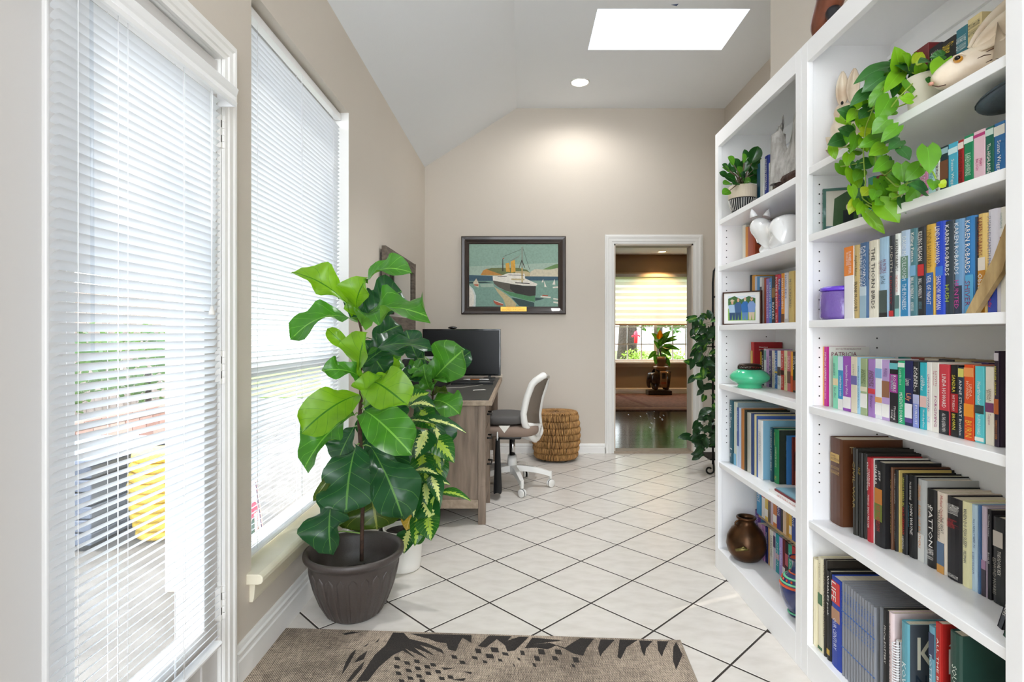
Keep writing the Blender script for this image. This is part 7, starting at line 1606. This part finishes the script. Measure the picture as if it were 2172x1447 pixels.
# elephant stand
Ye = 10.32; k_ = F / Ye
ex0, ez = (1396 - U0) / k_, .013
el_ = thing('elephant_stand', (ex0, Ye, ez), 'dark ceramic elephant plant stand before the far window', 'plant stand')
Mel = mat('elephant_glaze', '#2a221c', .3, var=(18, .7, '#5a4a34'), coat=.4); Mtan = mat('elephant_tan', '#b08a5c', .4, var=(30, .5, '#7a5a34'))
x, y, z = ex0, Ye, ez
MB().box(x - .21, x + .23, y - .12, y + .12, z, z + .075).build('plinth', mat('plinth_brown', '#4a3624', .4, var=(40, .6, '#241810')), el_, .008)
skinfig('body', [(x + .04, y, z + .31, .15), (x + .12, y, z + .3, .14), (x - .08, y, z + .34, .125), (x - .15, y - .02, z + .34, .085), (x - .19, y - .03, z + .26, .045), (x - .19, y - .03, z + .17, .034), (x - .16, y - .03, z + .12, .028), (x - .06, y - .06, z + .15, .052), (x - .06, y - .06, z + .08, .05), (x + .14, y - .06, z + .15, .055), (x + .14, y - .06, z + .08, .052), (x - .06, y + .07, z + .15, .05), (x - .06, y + .07, z + .08, .05), (x + .14, y + .07, z + .15, .05), (x + .14, y + .07, z + .08, .05)],
        [(0, 1), (0, 2), (2, 3), (3, 4), (4, 5), (5, 6), (2, 7), (7, 8), (1, 9), (9, 10), (2, 11), (11, 12), (1, 13), (13, 14)], Mel, el_)
MB().ball((x - .1, y - .13, z + .31), (.07, .02, .1), 16, 10).build('ear', Mel, el_)
MB().box(x + .0, x + .13, y - .16, y + .16, z + .14, z + .44).build('saddle_cloth', Mtan, el_, .02)
MB().box(x + .015, x + .115, y - .166, y + .166, z + .2, z + .25).build('cloth_band', cm('#a85a2c'), el_, .01)
MB().box(x + .03, x + .1, y - .165, y + .165, z + .3, z + .41).build('cloth_motif', Mel, el_, .01)
MB().lathe([(.09, .44), (.1, .46), (.105, .48), (.13, .5), (.135, .52), (0, .525)], (x + .05, y, z), 24).build('platform', Mtan, el_)
q = Vector((x + .05, y, z + .526)); fp = thing('flower_pot', q, 'rounded brown pot on the elephant stand', 'pot')
MB().lathe([(0, 0), (.075, 0), (.1, .06), (.105, .13), (.095, .18), (.088, .18), (.09, .13), (0, .12)], q, 28).build('body', mat('pot_tan', '#8a6a4a', .4), fp)
cr = thing('croton_plant', q + Vector((0, 0, .15)), 'leafy plant with an orange top leaf on the elephant stand', 'plant')
M_cr = leaf_mat('croton', '#3f6a26', '#8aa83c', '#6a8a3c', 6, .02, None, .3, .3); M_co = leaf_mat('croton_orange', '#b5651c', '#d98a2c', '#c9781c', 6, .02, None, .3, .35)
for k, (bu, bv, tu, tv_, wp, mi) in enumerate(((1397, 720, 1400, 699, 13, 1), (1402, 722, 1422, 702, 14, 0), (1396, 722, 1380, 706, 12, 0), (1404, 726, 1438, 720, 9, 0), (1402, 730, 1436, 712, 8, 0), (1403, 735, 1442, 742, 12, 0), (1400, 738, 1424, 757, 14, 0), (1392, 745, 1374, 762, 10, 0), (1396, 735, 1410, 712, 12, 0), (1394, 752, 1390, 774, 16, 0), (1402, 752, 1414, 764, 12, 0), (1408, 757, 1421, 778, 12, 0), (1398, 740, 1385, 722, 10, 0), (1406, 745, 1428, 735, 10, 0))):
    Bp = at(bu, bv, Ye); leaf(cr, Bp, at(tu, tv_, Ye - .06), wp * Ye / F, (.1, -1, .5), M_co if mi else M_cr, 'ovate', .1, .2, .02, 700 + k, 0, 8, 4)
    MB().tube([q + Vector((0, 0, .12)), (q + Bp) / 2 + Vector((0, 0, .1)), Bp], .004, 5).build('stem', mat('croton_stem', '#6a4a34', .6), cr)
# ---- garden beyond the far window
bx('lawn', mat('lawn', '#6f8a3c', .95, var=(8, .6, '#4f6a2c'), bump=(60, .8, .02)), -10, 16, YD1 + .2, 40, -.3, -.1, kind='structure')
def leafy(b, c, r, n, sz, seed):
    rn = random.Random(seed); c = Vector(c)
    for _ in range(n):
        d = Vector((rn.gauss(0, 1), rn.gauss(0, 1), rn.gauss(0, 1))).normalized(); rr = rn.uniform(.55, 1.02)
        p_ = c + Vector((d.x * r[0], d.y * r[1], d.z * r[2])) * rr; a = Vector((rn.gauss(0, 1), rn.gauss(0, 1), rn.gauss(0, 1))).normalized(); s = a.cross(d).normalized() * sz * .5; a = a * sz
        b.quad([p_ - a * .5, p_ + s * .8, p_ + a * .5, p_ - s * .8])
M_hd = translucent('hedge_leaf', '#7f9a3c', '#a8c04c', .35, .5); M_tl = translucent('tree_leaf', '#4a6f38', '#7a9a4a', .35, .5)
Mbk = mat('tree_bark', '#4a3f38', .95, var=(12, .7, '#2c2521', (1, 1, .2)), bump=(20, 1., .03))
for k in range(7):
    cx_ = 1.0 + k * .95; hd = thing('hedge_shrub', (cx_, 14, -.1), 'clipped yellow-green shrub, %s from left outside the far window' % ORD[k + 1], 'shrub', 'hedge outside the far window')
    b = MB(); leafy(b, (cx_, 14, .3), (.46, .45, .5), 900, .07, k); b.build('foliage', M_hd, hd, kind='stuff')
    MB().tube([(cx_, 14, -.1), (cx_, 14, .4)], [.05, .03], 7).build('stem', Mbk, hd)
for k, (tx, ty, r_, h_, lab) in enumerate(((2.95, 15.5, .24, 6, 'thick dark tree trunk at the left of the far window view'), (5.2, 21, .14, 6, 'slender tree behind the red feeder outside'), (11.5, 19.2, .16, 6, 'tree at the right of the far window view'))):
    tr0 = thing('garden_tree', (tx, ty, -.1), lab, 'tree'); MB().tube([(tx, ty, -.1), (tx + .05, ty, 1.5), (tx - .05, ty, 3), (tx, ty, h_)], [r_ * 1.3, r_, r_ * .85, r_ * .5], 10).build('trunk', Mbk, tr0)
    b = MB(); leafy(b, (tx + .6, ty + .6, 3.6), (2.2, 1.6, 1.5), 1600, .22, 20 + k); leafy(b, (tx + 1.2, ty + 1.5, 2.0), (1.5, 1., .8), 700, .2, 30 + k); b.build('foliage', M_tl, tr0, kind='stuff')
fx = at(1349, 716, 14.8); rf = thing('bird_feeder', fx, 'small red hanging feeder outside the far window', 'feeder')
MB().lathe([(0, -.16), (.05, -.15), (.055, .12), (.03, .17), (0, .18)], fx, 16).build('tube', mat('red_plastic', '#d8263c', .35), rf)
for s in (-1, 1): MB().tube([fx + Vector((s * .05, 0, .06)), fx + Vector((s * .11, -.02, .03))], [.018, .03], 8).build('port', mat('red_plastic'), rf)
MB().tube([fx + Vector((0, 0, .17)), fx + Vector((0, 0, 1.6))], .006, 6).build('hanger', M_iron, rf)
hs_ = thing('neighbour_house', (6.6, 24, -.1), 'pale clapboard house beyond the garden', 'house')
x0, x1 = (1418 - U0) * 24 / F, 12.
bx('wall', mat('siding_shadow', '#9a9ca8', .8), x0 + .03, x1, 24.03, 24.2, -.1, 5, hs_)
sb = None
for k in range(26):
    z = -.1 + k * .19
    me = sb
    if sb is None: sb = MB().prism([(0, 0, 0), (0, -.03, 0), (0, -.008, .188), (0, 0, .188)], (x1 - x0, 0, 0)).mesh('clapboard', mat('siding', '#dfe1ea', .7)); me = sb
    o = bpy.data.objects.new('clapboard', me); link(o, hs_); o.location = (x0, 24.03, z)
bx('corner_board', cm('#eef0f4'), x0 - .02, x0 + .12, 23.96, 24.0, -.1, 5, hs_)
# ================================================================ patio outside the left wall
# fence
fe = thing('garden_fence', (-6, 3, -.12), 'weathered board fence behind the patio', 'fence')
Mfe = [mat('fence_%d' % k, c_, .9, var=(10, .6, '#6f6258', (1, 1, .2))) for k, c_ in enumerate(('#a3948a', '#95877c', '#ad9e92'))]
bm_ = {k: MB().box(-.012, .012, -.068, .068, 0, 1.9).mesh('board', Mfe[k]) for k in range(3)}
rnd = random.Random(1)
for k in range(90):
    o = bpy.data.objects.new('board', bm_[rnd.randrange(3)]); link(o, fe); o.location = (-6, -3 + k * .142, -.12 + rnd.uniform(0, .02))
for z in (.3, 1.5): bx('rail', Mfe[1], -6.05, -6.012, -3.1, 9.8, z, z + .09, fe)
# low brick planter wall
bw = thing('brick_planter', (-4.2, 4, -.12), 'low rosy brick planter wall beside the patio', 'planter')
bx('core', mat('mortar', '#b5aca4', .95), -4.35, -4.02, 1.0, 8.0, -.12, .36, bw)
Mbr_ = [mat('brick_%d' % k, c_, .9, bump=(80, .6)) for k, c_ in enumerate(('#b58f80', '#a57c6c', '#c4a294'))]
bmm = {k: MB().box(-.005, .012, -.098, .098, -.034, .034).mesh('brick', Mbr_[k]) for k in range(3)}
for r_ in range(6):
    for k in range(33):
        o = bpy.data.objects.new('brick', bmm[rnd.randrange(3)]); link(o, bw); o.location = (-4.02, 1.1 + k * .208 + (.104 if r_ % 2 else 0), -.08 + r_ * .078)
for k in range(6):
    cy_ = 1.6 + k * 1.15; sh = thing('patio_shrub', (-4.3, cy_, .36), 'leafy green shrub, %s from the camera in the brick planter' % ORD[k + 1], 'shrub', 'shrubs in the brick planter')
    b = MB(); leafy(b, (-4.2, cy_, .84), (.42, .5, .46), 500, .09, 60 + k); b.build('foliage', M_tl, sh, kind='stuff'); MB().tube([(-4.2, cy_, .36), (-4.2, cy_, .7)], .03, 6).build('stem', Mbk, sh)
# grey deck box
db_ = thing('deck_box', (-2.75, 3.55, -.12), 'blue-grey slatted deck box on the patio', 'deck box')
Mdb = mat('deck_box_grey', '#5c6473', .6)
for k in range(6): bx('slat', Mdb, -3.05, -2.5, 3.2, 3.9, -.08 + k * .078, -.012 + k * .078, db_, .006)
bx('lid', mat('deck_box_lid', '#6a7282', .55), -3.08, -2.47, 3.17, 3.93, .392, .43, db_, .01)
bx('inner_body', M_dark, -3.03, -2.52, 3.22, 3.88, -.11, .39, db_)
# yellow wicker planter
cq = Vector((-2.28, 3.5, -.12)); yb_ = thing('wicker_planter', cq, 'bright yellow wicker planter on the patio', 'planter')
Myw = mat('yellow_wicker', '#e6c648', .6, bump=(70, .8, .01), var=(50, .5, '#c49a2c'))
for k in range(9):
    z0 = .0 + k * .06; r0 = .13 + .05 * math.sin(PI * (k + .3) / 10)
    MB().lathe([(r0 - .01, z0), (r0 + .008, z0 + .015), (r0 + .01, z0 + .03), (r0 + .008, z0 + .045), (r0 - .01, z0 + .058)], cq, 30, wob=lambda g, i, kk: 1 + .02 * math.sin(g * 15)).build('woven_band', Myw, yb_)
# pale stone post and a garden banner right behind the window
MB().box(-1.76, -1.62, 2.72, 2.9, -.12, 2.5).build('patio_post', mat('post_stone', '#dcd4c6', .9, bump=(30, .6, .01), var=(8, .4, '#c4b8a4')), kind='structure')
fb = thing('floral_banner', (-1.3, 2.72, -.12), 'pink floral garden banner standing outside the window', 'banner')
O = at(532, 1200, 2.78); ex_ = Vector((.085, 0, 0)); ez_ = Vector((0, 0, .44)); xq = O.x - .02
b = MB(); Ob = Vector((xq, 2.78, -.03)); b.prism([Ob, Ob + ex_ * 1.25, Ob + ex_ * .55 + ez_, Ob + ez_], (0, .01, 0))
art(b, [(1, [(0, 0), (1.25, 0), (1.1, .2), (0, .2)]), (2, [(.1, .2), (.5, .25), (.45, .6), (.3, .55), (.1, .4)]), el(3, .45, .7, .18, .07), el(3, .3, .62, .12, .06), (2, [(.6, .2), (.9, .25), (.7, .5)]), el(3, .75, .35, .14, .05), (1, [(.56, 1), (.52, .98), (1.2, 0), (1.25, 0)])], Ob, ex_, ez_, Vector((0, -1, 0)), .0006)
b.build('panel', [cm('#e9b4b0'), cm('#2b3050'), cm('#2f4a3a'), cm('#b8304c')], fb)
MB().tube([(xq - .005, 2.79, -.12), (xq - .005, 2.79, .42)], .006, 6).build('pole', M_iron, fb)
# patio tree casting dappled shade on the blinds
pt_ = thing('patio_tree', (-4.6, .3, -.12), 'broad-leaved tree shading the patio', 'tree')
MB().tube([(-4.6, .3, -.12), (-4.5, .35, 1.4), (-4.2, .6, 2.6), (-3.8, .9, 3.6)], [.16, .13, .1, .06], 9).build('trunk', Mbk, pt_)
for a, c_ in (((-4.3, .5, 2.3), (-3.4, 1.7, 3.4)), ((-4.25, .55, 2.5), (-3.6, -.3, 3.6)), ((-4., .8, 3.0), (-3.2, .7, 4.2))): MB().tube([a, (Vector(a) + Vector(c_)) / 2 + Vector((0, 0, .1)), c_], [.06, .045, .03], 7).build('branch', Mbk, pt_)
b = MB(); leafy(b, (-3.6, .25, 3.42), (.7, .7, .34), 380, .17, 71); leafy(b, (-3.4, 2.2, 3.5), (.6, .55, .6), 380, .17, 72); leafy(b, (-3.7, -.6, 4.2), (.6, .5, .4), 200, .16, 73); b.build('foliage', M_tl, pt_, kind='stuff')
